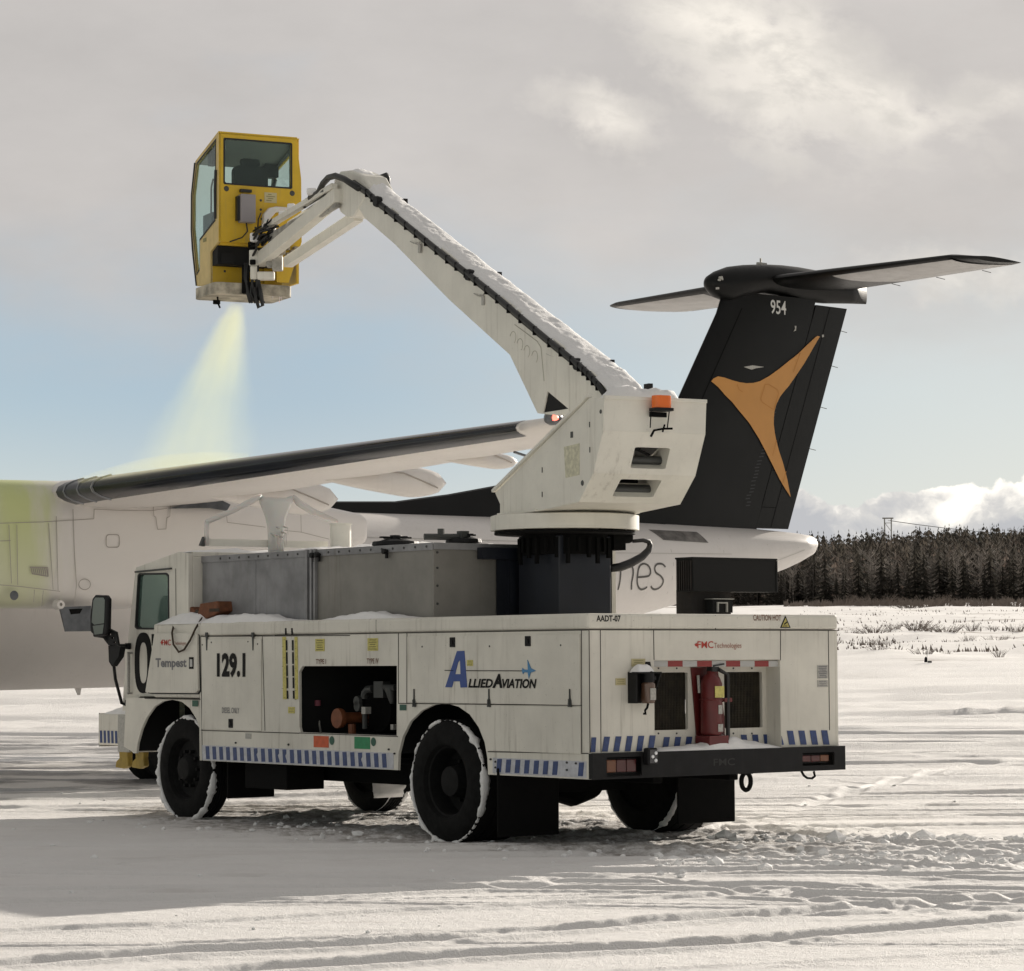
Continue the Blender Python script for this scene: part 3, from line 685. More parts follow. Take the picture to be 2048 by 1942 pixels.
# --- labels on the side
def sdec(name, m, crop, x0, y0, x1, y1, d=-.014, r=0, ink=None):
    a = sbox(crop, x0, y0, x1, y1); a0, a1 = min(a[0], a[1]), max(a[0], a[1]); M = MB()
    if r == 'disc': M.lathe([(0, d-.002), ((a[3]-a[2])/2, d-.002), ((a[3]-a[2])/2, d)], (0, (a0+a1)/2, (a[2]+a[3])/2), 'x', 24)
    else: M.box(d-.002, d, a0, a1, a[2], a[3])
    o = M.build(name, m, truck)
    if ink:
        M = MB(); n = ink
        for k in range(n):
            z = a[2]+(a[3]-a[2])*(k+.75)/(n+.5); w_ = (a1-a0)*(.38-.12*((k*7) % 3)/2); h = (a[3]-a[2])*.035
            M.box(d-.0035, d-.0025, (a0+a1)/2-w_, (a0+a1)/2+w_, z-h, z+h)
        M.build('print', 'sticker_ink', o)
for q in ((247, 297, 303, 373), (565, 293, 628, 370)): sdec('yellow_notice', 'sticker', c7, *q, d=-.002, ink=5)
sdec('small_notice', 'sticker', c7, 82, 712, 122, 750, d=-.002, ink=2); sdec('small_notice', 'sticker', c7, 1176, 426, 1212, 462, d=-.012, ink=3)
sdec('orange_label', 'orange_dec', c7, 237, 890, 328, 956, d=-.002); sdec('green_label', 'green_dec', c7, 485, 896, 580, 965, d=-.002)
for q in ((335, 890, 360, 942), (588, 898, 613, 950)): sdec('round_label', 'green_dk', c7, *q, d=-.002, r='disc')
sdec('dark_green_plate', 'green_dk', c7, 761, 698, 801, 732, d=-.002); sdec('dark_green_plate', 'green_dk', c6, 672, 1003, 708, 1040, d=-.002)
sdec('faded_label', 'sticker_grey', c6, 1005, 1210, 1040, 1242, d=-.002)
def stext(name, m, s_, crop, x0, y0, x1, y1, d=-.014, bold=0.0, shear=0.0, parent=truck):
    a = sbox(crop, x0, y0, x1, y1); M = MB(); text_mb(M, s_, side, a[0], a[1], a[2], a[3], d, bold, shear); return M.build(name, m, parent)
stext('fleet_number', 'ink', '129.1', c6, 832, 705, 1010, 860, bold=.045)
stext('fuel_lettering', 'ink_grey', 'DIESEL ONLY', c6, 864, 1048, 972, 1082, bold=.008)
stext('type_lettering', mat('brown_lettering', (.17, .09, .06), .5), 'TYPE I', c7, 250, 420, 312, 450, d=-.003, bold=.02)
stext('type_lettering', MATS['brown_lettering'], 'TYPE IV', c7, 560, 416, 632, 448, d=-.003, bold=.02)
# ladder-like measuring strips
M = MB()
for x0, x1 in ((46, 68), (120, 138)):
    q = [SD(*c7(x0, 285)), SD(*c7(x1, 285)), SD(*c7(x1+4, 665)), SD(*c7(x0+4, 665))]; M.prism(q, side, -.004, -.001)
st_ = M.build('measuring_strip', 'sticker', truck)
M = MB()
for x, sl in ((70, 8), (108, 8)):
    for y0, y1 in ((232, 272), (305, 368), (378, 450), (458, 525), (532, 598), (612, 662)):
        e = (y0-232)/430*sl
        M.prism([SD(*c7(x-4+e, y0)), SD(*c7(x+5+e, y0)), SD(*c7(x+6+e, y1)), SD(*c7(x-3+e, y1))], side, -.011 if y0 < 280 else -.006, -.0085 if y0 < 280 else -.0035)
M.build('sight_slots', 'void', truck)
M = MB()
for k, Y in enumerate((300, 345, 410, 465, 530, 600, 655)):
    a, z = SD(*c7(50 if k % 2 else 60, Y)); M.box(-.006, -.0045, a-.012, a+.012, z-.002, z+.002)
    a, z = SD(*c7(128, Y+12)); M.box(-.006, -.0045, a-.012, a+.012, z-.002, z+.002)
M.build('print', 'sticker_ink', st_)
# operator logo: big italic A, small capitals, a line and a plane
M = MB()
M.plate(spoly(c7, [(1115, 372), (1160, 370), (1177, 593), (1137, 594), (1133, 556), (1094, 556), (1085, 592), (1044, 592)]), [spoly(c7, [(1122, 440), (1134, 425), (1137, 512), (1104, 512)])], side, -.014, -.011)
M.build('logo_initial', 'logo_blue', truck)
M = MB()
text_mb(M, 'LLIED', side, *(lambda a: (a[0], a[1], a[2], a[3]))(sbox(c7, 1184, 541, 1334, 594)), -.014, .035, .22)
text_mb(M, 'A', side, *sbox(c7, 1330, 510, 1392, 596), -.014, .05, .2)
text_mb(M, 'VIATION', side, *sbox(c7, 1390, 541, 1600, 597), -.014, .035, .22)
a, z = SD(*c7(1040, 489)); a2, z2 = SD(*c7(1094, 490)); M.bar((-.0125, a, z), (-.0125, a2, z2), .003, .006)
a, z = SD(*c7(1172, 491)); a2, z2 = SD(*c7(1520, 492)); M.bar((-.0125, a, z), (-.0125, a2, z2), .003, .006)
M.build('logo_lettering', 'ink', truck)
M = MB(); M.prism(spoly(c7, [(1512, 491), (1514, 474), (1526, 484), (1548, 485), (1545, 425), (1566, 476), (1582, 484), (1596, 491), (1580, 498), (1564, 502), (1553, 540), (1547, 502), (1526, 500), (1518, 512)]), side, -.016, -.011)
M.build('logo_plane', 'logo_sky', truck)
# --- lettering and fittings on the rear
def rtext(name, m, s_, crop, x0, y0, x1, y1, d=-.003, bold=0.0, shear=0.0):
    a = rbox(crop, x0, y0, x1, y1); M = MB(); text_mb(M, s_, rear, *a, d, bold, shear); return M.build(name, m, truck)
rtext('code_lettering', 'ink', 'AADT-07', c8, 185, 456, 332, 494, d=-.010, bold=.028)
rtext('caution_lettering', MATS['brown_lettering'], 'CAUTION HOT', c8, 1134, 452, 1302, 488, d=-.010, bold=.02)
M = MB(); M.prism(rpoly(c8, [(1328, 458), (1360, 532), (1296, 532)]), rear, -.011, -.0085); o = M.build('warning_triangle', 'black', truck)
M = MB(); M.prism(rpoly(c8, [(1328, 472), (1351, 526), (1305, 526)]), rear, -.0125, -.0115); M.build('triangle_face', mat('triangle_yellow', (.42, .36, .10), .5), o)
M = MB(); M.prism(rpoly(c8, [(1316, 508), (1336, 492), (1341, 498), (1322, 513)]), rear, -.0135, -.0127)
for k in range(3): M.prism(rpoly(c8, [(1318+k*8, 524), (1321+k*8, 516), (1319+k*8, 514), (1315+k*8, 524)]), rear, -.0135, -.0127)
M.build('symbol', 'black', o)
rtext('maker_lettering', 'ink_red', 'FMC', c8, 800, 612, 896, 655, bold=.012); rtext('maker_small_lettering', mat('faded_red', (.32, .12, .08), .5), 'Technologies', c8, 900, 622, 1066, 664, bold=.0)
M = MB(); M.prism(rpoly(c8, [(783, 632), (793, 624), (802, 628), (806, 636), (798, 645), (788, 642)]), rear, -.004, -.001); M.build('maker_mark', 'ink_red', truck)
def rdec(name, m, crop, x0, y0, x1, y1, d=-.002, ink=0, off=0.0):
    a = rbox(crop, x0, y0, x1, y1, off); M = MB(); M.box(a[0], a[1], off+d-.002, off+d, a[2], a[3]); o = M.build(name, m, truck)
    if ink:
        M = MB()
        for k in range(ink):
            z = a[2]+(a[3]-a[2])*(k+.75)/(ink+.5); w_ = (a[1]-a[0])*(.40-.10*((k*5) % 3)/2); h = (a[3]-a[2])*.03
            M.box((a[0]+a[1])/2-w_, (a[0]+a[1])/2+w_, off+d-.0035, off+d-.0025, z-h, z+h)
        M.build('print', 'ink_grey' if 'grey' in m else 'sticker_ink', o)
rdec('yellow_notice', mat('cream_sticker', (.50, .44, .25), .5), c8, 400, 718, 484, 766, ink=3); rdec('yellow_notice', MATS['cream_sticker'], c8, 304, 836, 366, 879, ink=3)
rdec('grey_notice', 'sticker_grey', c8, 1525, 757, 1588, 838, ink=7); rdec('grey_notice', 'sticker_grey', c8, 1525, 848, 1588, 890, ink=3)
# reflective tape along the niche lintel
rd = MB(); wh = MB(); e0 = [535, 618, 708, 795, 885, 970, 1056, 1143, 1228, 1303]
for k in range(len(e0)-1):
    a = rbox(c8, e0[k], 730, e0[k+1], 765, .03); (rd if k % 2 else wh).box(a[0], a[1], .022, .03, a[2]-.002, a[3])
rd.build('red_tape', 'tape_red', truck); wh.build('silver_tape', 'tape_white', truck)
# lips of snow in the niche and along the bumper
def snow_heap(name, x0, x1, y0, y1, z, h, seed, parent=truck, M0=None, nx=40, ny=14, shape=None, m='snow', rot=None):
    """a heap whose outline and height wander; lies on z"""
    M = MB(M0); vs = []; fs = []
    for j in range(ny+1):
        for i in range(nx+1):
            fx_, fy_ = i/nx, j/ny
            x = x0+(x1-x0)*fx_; y = y0+(y1-y0)*fy_
            e = min(1, 5*fx_, 5*(1-fx_))*min(1, 3.2*fy_, 3.2*(1-fy_)); e = max(0, e)**.5
            n = float(fbm(np.array([x*6+seed]), np.array([y*6+seed*3]), 4, seed)[0])
            s_ = shape(fx_, fy_) if shape else 1
            hh = h*e*s_*(.35+1.1*n)
            vs.append((x+(n-.5)*.02, y+(n-.5)*.02, z+hh-.004))
    for j in range(ny):
        for i in range(nx): k = j*(nx+1)+i; fs.append((k, k+1, k+nx+2, k+nx+1))
    M.add(vs, fs); return M.build(name, m, parent, smooth='all')
snow_heap('snow_cap', nx0+.01, nx1-.01, -.04, ND-.01, .765, .11, 5, shape=lambda a, b: .35+.65*math.exp(-((a-.62)/.25)**2)+.25*math.exp(-(a/.12)**2))
# --- bumper beam with lamp recesses
bz0, bz1 = .566, .760
M = MB()
lr = rbox(c8, 228, 1308, 440, 1432); rrb = rbox(c8, 1412, 1282, 1604, 1366)
M.plate([(-.004, bz0-.005), (-.004, bz1), (2.655, bz1), (2.655, bz0)], [rrect(lr[0], lr[1], max(lr[2], bz0+.01), min(lr[3], bz1-.02), .008), rrect(rrb[0], rrb[1], rrb[2], rrb[3], .008)], rear, -.05, -.035)
M.box(-.004, 2.655, -.0345, -.002, bz1-.012, bz1).box(-.004, 2.655, -.0345, -.002, bz0, bz0+.012).box(-.004, .008, -.0345, -.002, bz0+.012, bz1-.012).box(2.643, 2.655, -.0345, .10, bz0+.012, bz1-.012).box(.008, 2.643, .04, .06, bz0+.012, bz1-.012)
M.build('rear_bumper', 'black', truck)
M = MB(); text_mb(M, 'FMC', rear, *rbox(c8, 872, 1318, 1000, 1366), -.053, .01); M.build('bumper_lettering', mat('raised_black', (.004, .004, .004), .3), truck)
for q, cols in ((lr, ('lamp_amber', 'lamp_red', 'lamp_red')), (rrb, ('lamp_red', 'lamp_red', 'lamp_amber'))):
    M = MB(); x0, x1 = q[0]+.02, q[1]-.03; z0, z1 = max(q[2], bz0)+.03, min(q[3], bz1)-.02
    M.box(x0-.012, x1+.012, -.005, .035, z0-.012, z1+.012); hs = M.build('tail_lamp', 'black', truck, bevel=.004)
    for k, m_ in enumerate(cols):
        L = MB(); w_ = (x1-x0)/3; L.box(x0+w_*k+.003, x0+w_*(k+1)-.003, -.022, -.0055, z0, z1); L.build('lens', m_, hs, bevel=.008, seg=3)
p = RR(*c8(510, 1308), -.06); M = MB(); M.box(p[0]-.055, p[0]+.045, -.11, -.052, p[1]-.065, p[1]+.065); o = M.build('work_lamp', 'black', truck, bevel=.01)
M = MB(); M.box(p[0]-.040, p[0]+.036, -.116, -.111, p[1]-.052, p[1]+.052); M.build('lens', mat('work_lamp_dark', (.05, .05, .055), .2), o)
M = MB()
for dx_, dz_ in ((.02, .025), (-.012, -.002), (.018, -.032)): M.lathe([(0, -.006), (.013, -.004), (.015, 0)], (p[0]+dx_, -.117, p[1]+dz_), 'y', 12)
M.build('led', 'lamp_clear', o)
# tow eye and hook
M = MB(); p = RR(*c8(1080, 1460), .05)
ring = [(p[0]+.05*math.cos(a), .02, p[1]+.068*math.sin(a)) for a in [2*math.pi*k/20 for k in range(20)]]; M.tube(ring, .019, 8, closed=True).box(p[0]-.06, p[0]+.06, 0, .05, p[1]+.06, bz0+.01)
M.build('tow_eye', 'dark', truck)
M = MB(); P0 = [(1430, 1398), (1445, 1425), (1465, 1440), (1495, 1442), (1512, 1428), (1505, 1400)]; M.tube([(a, 0.02, b_) for a, b_ in rpoly(c8, P0, .02)], .010, 6); M.build('hook', 'dark', truck)
# mud flaps
for x0, x1, zb in ((-.02, .60, .07), (1.86, 2.50, .10)):
    M = MB(); vs = []; M.box(x0, x1, 1.13, 1.15, zb, .62); M.build('mud_flap', 'dark', truck, bevel=.012)
M = MB(); M.box(.12, .62, 5.42, 5.44, .22, .60); M.build('mud_flap', 'dark', truck); M = MB(); M.box(1.95, 2.5, 5.42, 5.44, .22, .60); M.build('mud_flap', 'dark', truck)
# --- wheels
def wheel(xo, sgn, yc, rr_, wd, front, seed):
    fy = lambda pr: [(r, sgn*h) for r, h in pr]
    M = MB(); s_ = rr_/.5
    pr = [(.285, -.05), (.30, -.012), (.335, -.0), (.40, .0), (.45, -.012), (.482, -.035), (.497, -.06)]
    n = 12
    tr = [(.285*s_, -.05), (.30*s_, -.012), (.335*s_, 0), (.40*s_, 0), (.45*s_, -.012), (.482*s_, -.035), (.497*s_, -.06), (.5*s_, -.08)]
    for k in range(1, 4): g = -.08-(wd-.16)*k/4; tr += [(.5*s_, g+.008), (.488*s_, g+.006), (.488*s_, g-.006), (.5*s_, g-.008)]
    tr += [(.5*s_, -wd+.08), (.497*s_, -wd+.06), (.482*s_, -wd+.035), (.45*s_, -wd+.012), (.40*s_, -wd), (.335*s_, -wd), (.30*s_, -wd+.012), (.285*s_, -wd+.05)]
    M.lathe(fy(tr), (xo, yc, rr_-.012), 'x', 64)
    # shoulder lugs
    for k in range(44):
        a = 2*math.pi*k/44; c_, q = math.cos(a), math.sin(a)
        T = Matrix.Translation((xo, yc, rr_-.012)) @ Matrix.Rotation(a, 4, 'X'); old = M.M; M.M = T
        x_a, x_b = sorted((-sgn*.035, -sgn*.085)); M.box(x_a, x_b, -.011, .011, rr_-.022, rr_+.006); M.M = old
    M.lathe(fy([(.29*s_, -wd+.04), (.26, -wd+.06), (.0, -wd+.07)]), (xo, yc, rr_-.012), 'x', 40)
    w_ = M.build('wheel', 'rubber', truck, smooth=True)
    M = MB()
    if front: M.lathe(fy([(.288, -.05), (.275, -.055), (.262, -.10), (.20, -.105), (.14, -.08), (.125, -.04), (.10, -.005), (.06, .0), (0, .002)]), (xo, yc, rr_-.012), 'x', 40)
    else: M.lathe(fy([(.288, -.05), (.275, -.06), (.262, -.22), (.21, -.235), (.15, -.22), (.13, -.14), (.12, -.06), (.08, -.05), (0, -.05)]), (xo, yc, rr_-.012), 'x', 40)
    for k in range(10):
        a = 2*math.pi*k/10; M.lathe(fy([(0, (-.045 if front else -.19)), (.016, (-.045 if front else -.19)), (.018, (-.095 if front else -.23))]), (xo, yc+.165*math.cos(a), rr_-.012+.165*math.sin(a)), 'x', 8)
    if front:
        for k in range(5):
            a = 2*math.pi*(k+.5)/5; M.lathe(fy([(.0, -.094), (.026, -.094)]), (xo, yc+.23*math.cos(a), rr_-.012+.23*math.sin(a)), 'x', 10)
    M.build('rim', 'rim', w_, smooth=True)
    # snow caked round the shoulder
    for hx_ in ((.048,) if sgn < 0 else (.048, wd-.05)):
     gk = 1 if hx_ < .1 else .45
     rnd = random.Random(seed); M = MB(); N = 150; rings = []
     for k in range(N):
         a = 2*math.pi*k/N; nn = float(fbm(np.array([math.cos(a)*3.1+9+seed]), np.array([math.sin(a)*3.1+9]), 4, seed)[0])+rnd.uniform(-.05, .05)
         gap = 0.0 if (not front and 1.35 < a < 1.68) else 1.0
         g = (.006*gk+max(0, nn-.30-(.12 if gk < 1 else 0))*.075*rnd.uniform(.75, 1.25))*gap+.001; c_ = Vector((0, math.cos(a), math.sin(a)))
         ctr = Vector((xo-sgn*hx_, yc, rr_-.012))+c_*(rr_-.004)
         rings.append([ctr+Vector((sgn*g*math.cos(t_)*1.35, 0, 0))+c_*(g*.75*math.sin(t_)) for t_ in [2*math.pi*j/7 for j in range(7)]])
     rings.append(rings[0]); M.loft(rings, cap=False); M.build('snow_ring', 'snow', w_, smooth='all')
wheel(.06, -1, 6.13, .485, .28, True, 3); wheel(2.40, 1, 6.13, .485, .28, True, 4)
wheel(-.015, -1, 1.87, .502, .60, False, 5); wheel(2.64, 1, 1.87, .502, .60, False, 6)
# mud and snow packed behind the right front wheel
ca = RR(*c7(622, 1268), 5.3); cb_ = RR(*c7(805, 1138), 5.3)
M = MB(); N = 12
vs = []; fs = []
for j in range(N+1):
    for i in range(N+1):
        fx_, fy_ = i/N, j/N; e = (min(1, 4*fx_, 4*(1-fx_))*min(1, 4*fy_, 4*(1-fy_)))**.5; nn = float(fbm(np.array([fx_*4+3]), np.array([fy_*3]), 3, 15)[0])
        vs.append((ca[0]+(cb_[0]-ca[0])*fx_+(nn-.5)*.04, 5.36-e*(.06+.10*nn), ca[1]+(cb_[1]-ca[1])*fy_))
for j in range(N):
    for i in range(N): k = j*(N+1)+i; fs.append((k, k+1, k+N+2, k+N+1))
M.add(vs, fs).box(ca[0]+.03, cb_[0]-.03, 5.33, 5.40, ca[1]+.02, cb_[1]-.02).build('caked_snow', 'snow', truck, smooth='all')
# --- cab
cx0, cx1 = .10, 2.55
def cs(x, y): return SD(x*dd, y*dd, cx0)
cab_o = [cs(362, 1205), cs(362, 1069), cs(345, 1066), cs(262, 1096), cs(259, 1120), cs(246, 1240), cs(238, 1330), cs(236, 1400)]
cab_o = [(6.10, 1.14)]+[(6.10, cab_o[1][1])]+cab_o[2:-1]+[(cab_o[-1][0], 1.0), (7.0, 1.0), (7.0, 1.14)]
ro = cs(345, 1066); fo = cs(262, 1096); zf = fo[1]
wn_ = [SD(*c6(*p), cx0) for p in ((340, 208), (510, 206), (524, 220), (527, 560), (325, 558), (312, 545), (330, 222))]
M = MB(); M.plate(cab_o, [wn_], side, cx0, cx0+.05); M.plate(cab_o, [wn_], side, cx1-.05, cx1)
M.bar((1.325, ro[0], ro[1]-.02), (1.325, fo[0]+.01, zf-.02), cx1-cx0-.1, .035); M.box(cx0+.05, cx1-.05, 6.10, ro[0], ro[1]-.05, ro[1]-.003)
M.box(cx0+.05, cx1-.05, 6.10, 6.14, 1.1, ro[1]-.05); M.box(cx0+.05, cx1-.05, fo[0]+.24, fo[0]+.29, 1.0, 1.62)
cab = M.build('cab', 'paint', truck, bevel=.012)
M = MB(); M.plate([(p[0], p[1]) for p in wn_], [], side, cx0+.022, cx0+.028); M.build('side_window', 'glass_dk', cab)
M = MB(); M.plate([(p[0], p[1]) for p in wn_], [], side, cx1-.028, cx1-.022); M.build('side_window', 'glass_dk', cab)
ins = [(p[0]+(.015 if p[0] < 6.8 else -.015), p[1]+(.015 if p[1] < 2 else -.015)) for p in wn_]
M = MB(); M.plate(wn_, [ins], side, cx0-.004, cx0+.02); M.build('window_seal', 'gasket', cab)
M = MB(); M.bar((1.325, fo[0]+.0, zf-.06), (1.325, fo[0]+.24, 1.62), cx1-cx0-.1, .008); M.build('windscreen', 'glass_dk', cab)
M = MB(); M.bar((cx0-.012, fo[0]-.02, zf-.045), (cx0-.012, ro[0]+.12, zf-.030), .024, .016); M.build('rain_gutter', 'pipe', cab)
M = MB()
for pts in ([(568, 178), (570, 480)],):
    a, b_ = SD(*c6(*pts[0]), cx0), SD(*c6(*pts[1]), cx0); M.bar((cx0-.001, *a), (cx0-.001, *b_), .005, .006, up=(0, 1, 0))
M.build('panel_seams', MATS['seam_dark'], cab)
snow_heap('snow_cap', cx0+.02, cx1-.02, 6.11, ro[0]+.02, ro[1]-.004, .045, 31, nx=30, ny=8)
# handrail at the front of the cab
M = MB(); a, b_ = SD(*c6(272, 700), cx0-.04), SD(*c6(272, 965), cx0-.04); M.box(cx0-.05, cx0-.025, a[0]-.012, a[0]+.012, b_[1], a[1]); M.box(cx0-.05, cx0, a[0]-.012, a[0]+.012, a[1]-.02, a[1]); M.box(cx0-.05, cx0, a[0]-.012, a[0]+.012, b_[1], b_[1]+.02)
M.build('grab_rail', 'sticker_grey', truck, bevel=.004)
# big numeral on the door, partly behind the front locker
def ell(cx, cy, rx, ry, n=32, pw=2.6): return [(cx+rx*math.copysign(abs(math.cos(a))**(2/pw), math.cos(a)), cy+ry*math.copysign(abs(math.sin(a))**(2/pw), math.sin(a))) for a in [2*math.pi*k/n for k in range(n)]]
M = MB(); M.plate([SD(*c6(*p), cx0) for p in ell(366, 768, 54, 190)], [[SD(*c6(*p), cx0) for p in ell(366, 768, 25, 128)]], side, cx0-.004, cx0-.001)
M.prism([SD(*c6(*p), cx0) for p in ((418, 588), (460, 588), (460, 660), (418, 660))], side, cx0-.004, cx0-.001); M.build('door_numeral', 'ink', cab)
# raised locker door with the model lettering
lk = [SD(*c6(*p), -.03) for p in ((432, 582), (690, 582), (697, 600), (704, 940), (690, 957), (400, 955), (375, 950))]
M = MB(); M.prism(lk, side, -.03, .005); M.build('locker_door', 'paint', truck, bevel=.012, seg=3)
M = MB(); M.prism([(p[0]-.012, p[1]-.012) for p in lk], side, -.006, .004); M.build('locker_seal', 'gasket', truck)
def otext(name, m, s_, x0, y0, x1, y1, bold=0.0):
    a = SD(*c6(x0, y1), -.03); b_ = SD(*c6(x1, y0), -.03); M = MB(); text_mb(M, s_, side, a[0], b_[0], a[1], b_[1], -.033, bold); return M.build(name, m, truck)
otext('model_lettering', 'ink_grey', 'Tempest', 442, 738, 636, 812, .03)
a = SD(*c6(652, 806), -.03); b_ = SD(*c6(680, 732), -.03); M = MB(); M.box(-.034, -.032, b_[0], a[0], a[1], b_[1]); o = M.build('model_numeral_plate', 'ink', truck)
M = MB()
for k in (.34, .66): c_ = b_[0]+(a[0]-b_[0])*k; M.box(-.0365, -.0345, c_-.008, c_+.008, a[1]+.02, b_[1]-.02)
M.build('numeral', 'ink_white', o)
otext('maker_lettering', 'ink_red', 'FMC', 482, 622, 538, 660, .012); otext('maker_small_lettering', MATS['faded_red'], 'Technologies', 560, 634, 632, 662)
M = MB(); M.prism([SD(*c6(*p), -.03) for p in ((474, 640), (482, 626), (490, 640), (482, 656))], side, -.034, -.031); M.build('maker_mark', 'ink_red', truck)
# snow on the locker and along the near ledge
snow_heap('snow_cap', .0, .58, 5.74, 6.56, 1.828, .13, 8, nx=26, ny=34, shape=lambda a, b: .55+.45*math.sin(math.pi*min(1, a*1.6)))
snow_heap('snow_cap', .005, .245, 4.1, 5.75, 1.828, .10, 17, nx=14, ny=50, shape=lambda a, b: .3+b*.9)
snow_heap('snow_cap', .01, .245, 2.2, 3.9, 1.828, .06, 23, nx=12, ny=50, shape=lambda a, b: .2+math.exp(-((b-.55)/.28)**2))
snow_heap('snow_cap', .35, 2.1, 2.5, 5.9, 2.458, .055, 29, nx=40, ny=60)
# --- front bumper, step plates
M = MB(); M.box(.13, 2.52, 7.20, 7.86, .66, .965).box(.13, 2.52, 7.16, 7.20, .60, 1.0)
fb = M.build('front_bumper', 'paint', truck, bevel=.015)
M = MB(); y = 7.82
while y > 7.48: M.prism([(y, .68), (y+.008, .80), (y-.032, .80), (y-.040, .68)], side, .126, .129); y -= .075
M.prism([(7.24, .66), (7.245, .80), (7.21, .80), (7.20, .66)], side, .126, .129); M.build('hazard_stripes', 'blue', fb)
M = MB(); M.box(.11, .129, 7.22, 7.44, .60, .96); M.box(.15, 2.5, 7.865, 7.89, .64, .97); M.build('bumper_step', 'pipe', fb)
for o in [ob for ob in bpy.data.objects if ob.name.startswith('bumper_step')]: o.data.materials[0] = M_['sticker_grey']
snow_heap('snow_cap', .14, 1.4, 7.24, 7.84, .962, .17, 41, nx=40, ny=18, shape=lambda a, b: .4+.6*math.sin(math.pi*b))
for X0, X1 in ((188, 268), (290, 368)):
    pts = [SD(*c6(*p), .3) for p in ((X0+22, 1315), (X1, 1315), (X1-3, 1360), (X1+2, 1415), (X1-30, 1430), (X0, 1420), (X0+4, 1385), (X0+24, 1365))]
    M = MB(); M.prism(pts, side, .30, .36); M.build('step_plate', 'khaki', truck, bevel=.012)
M = MB(); M.box(.5, 2.2, 6.9, 7.15, .50, .68); M.build('front_crossmember', 'dark', truck)
# --- mirror on its arm
mo = -.28
def ms(X, Y, off=mo): p = SD(*c6(X, Y), off); return p
M = MB(); mp = [ms(*p) for p in ((60, 343), (125, 345), (140, 365), (136, 560), (115, 600), (60, 603), (30, 575), (28, 480), (42, 365))]
M.prism(mp, side, mo, mo+.055); mir = M.build('wing_mirror', 'black', truck, bevel=.02, seg=3)
M = MB(); mg = [ms(*p) for p in ((66, 360), (118, 360), (126, 375), (122, 520), (60, 530), (44, 515), (54, 378))]; M.prism(mg, side, mo-.004, mo-.001)
o = M.build('mirror_glass', 'mirror', mir)
M = MB(); M.prism([ms(*p) for p in ((50, 537), (120, 527), (112, 585), (62, 592))], side, mo-.004, mo-.001); M.build('lower_mirror_glass', 'mirror', mir)
M = MB()
P = lambda X, Y, off: (off, *SD(*c6(X, Y), off))
M.plate([SD(*c6(*p), -.18) for p in ((130, 540), (200, 575), (215, 660), (150, 655), (118, 600), (95, 590))], [[SD(*c6(X+r*math.cos(a), Y+r*math.sin(a)), -.18) for a in [2*math.pi*k/10 for k in range(10)]] for X, Y, r in ((141, 570, 6), (160, 590, 8), (178, 612, 7), (190, 640, 7))], side, -.19, -.17)
M.tube([P(165, 665, -.15), P(280, 662, .12)], .022, 8).tube([P(60, 590, -.25), P(120, 600, -.2), P(160, 650, -.16)], .025, 8)
M.prism([SD(*c6(*p), -.12) for p in ((168, 660), (245, 664), (232, 730), (190, 790), (172, 760))], side, -.16, -.10)
M.tube([P(180, 780, -.12), P(190, 870, -.06), P(230, 1020, .08), P(262, 1030, .11)], .016, 8)
M.build('mirror_arm', 'black', truck, smooth=True)
M = MB()
for X, Y in ((268, 664), (270, 1020)): p = SD(*c6(X, Y), .08); M.box(.06, .10, p[0]-.03, p[0]+.03, p[1]-.03, p[1]+.03)
M.build('arm_bracket', 'black', truck, bevel=.005)
# --- fluid tank behind the cab
tx0, tx1, ty0, ty1, tz1 = .25, 2.165, 2.37, 6.27, 2.456
M = MB(); M.box(tx0, tx1, ty0, 4.19, 1.825, tz1); M.build('tank_rear_section', 'steel_lt', truck, bevel=.006)
M = MB(); M.box(tx0, tx1, 4.24, 6.095, 1.825, tz1); M.build('tank_front_section', 'steel', truck, bevel=.006)
M = MB()
for y in (4.14, 4.20, 4.27): M.box(tx0-.03, tx0-.001, y-.014, y+.014, 1.83, tz1+.01)
for y in (5.15,): M.box(tx0-.004, tx0-.0005, y-.002, y+.002, 1.83, tz1-.05)
M.box(tx0-.012, tx0-.001, ty0-.001, 6.095, tz1-.055, tz1+.006).box(tx0, tx1, ty0-.012, ty0-.001, tz1-.05, tz1+.006)
M.build('tank_ribs', MATS['galvanised_sheet'], truck, bevel=.003)
M = MB()
for k in range(22):
    y = 2.45+k*.165
    if y < 5.9: M.lathe([(0, -.009), (.009, -.007), (.011, 0)], (tx0-.012, y, tz1-.025), 'x', 8)
for z in (1.95, 2.1, 2.25, 2.38): M.lathe([(0, -.009), (.009, -.007), (.011, 0)], (tx0+.04, ty0-.001, z), 'y', 8)
M.build('rivets', 'pipe', truck)
for X, Y in ((586, 152), (606, 150), (897, 135)):
    M = MB(); p = SD(360+X/2.15, 1040+Y/2.15, tx0); M.lathe([(.016, 0), (.024, -.02), (.024, -.05), (0, -.055)], (tx0-.012, p[0], p[1]), 'x', 12).box(tx0-.03, tx0-.012, p[0]-.012, p[0]+.012, p[1]-.06, p[1]); M.build('tie_hook', 'black', truck)
M = MB(); a = RR(360+1290/2.15, 1040+168/2.15, ty0-.05); b_ = RR(360+1450/2.15, 1040+122/2.15, ty0-.05); M.box(a[0], b_[0]+.15, ty0-.09, ty0-.012, a[1], b_[1]).box(a[0]+.3, a[0]+.42, ty0-.06, ty0-.012, 1.84, a[1])
M.build('valve_bracket', 'navy', truck)
M = MB(); M.box(.9, tx1, ty0-.016, ty0-.0125, 1.835, tz1-.06); M.build('dark_tank_plate', 'navy', truck)  # dark blue sheet over the right part of the tank's rear face
M = MB(); M.box(tx1, tx1+.045, ty0-.02, ty0+.02, 1.83, 2.56); M.build('edge_angle', 'paint', truck)
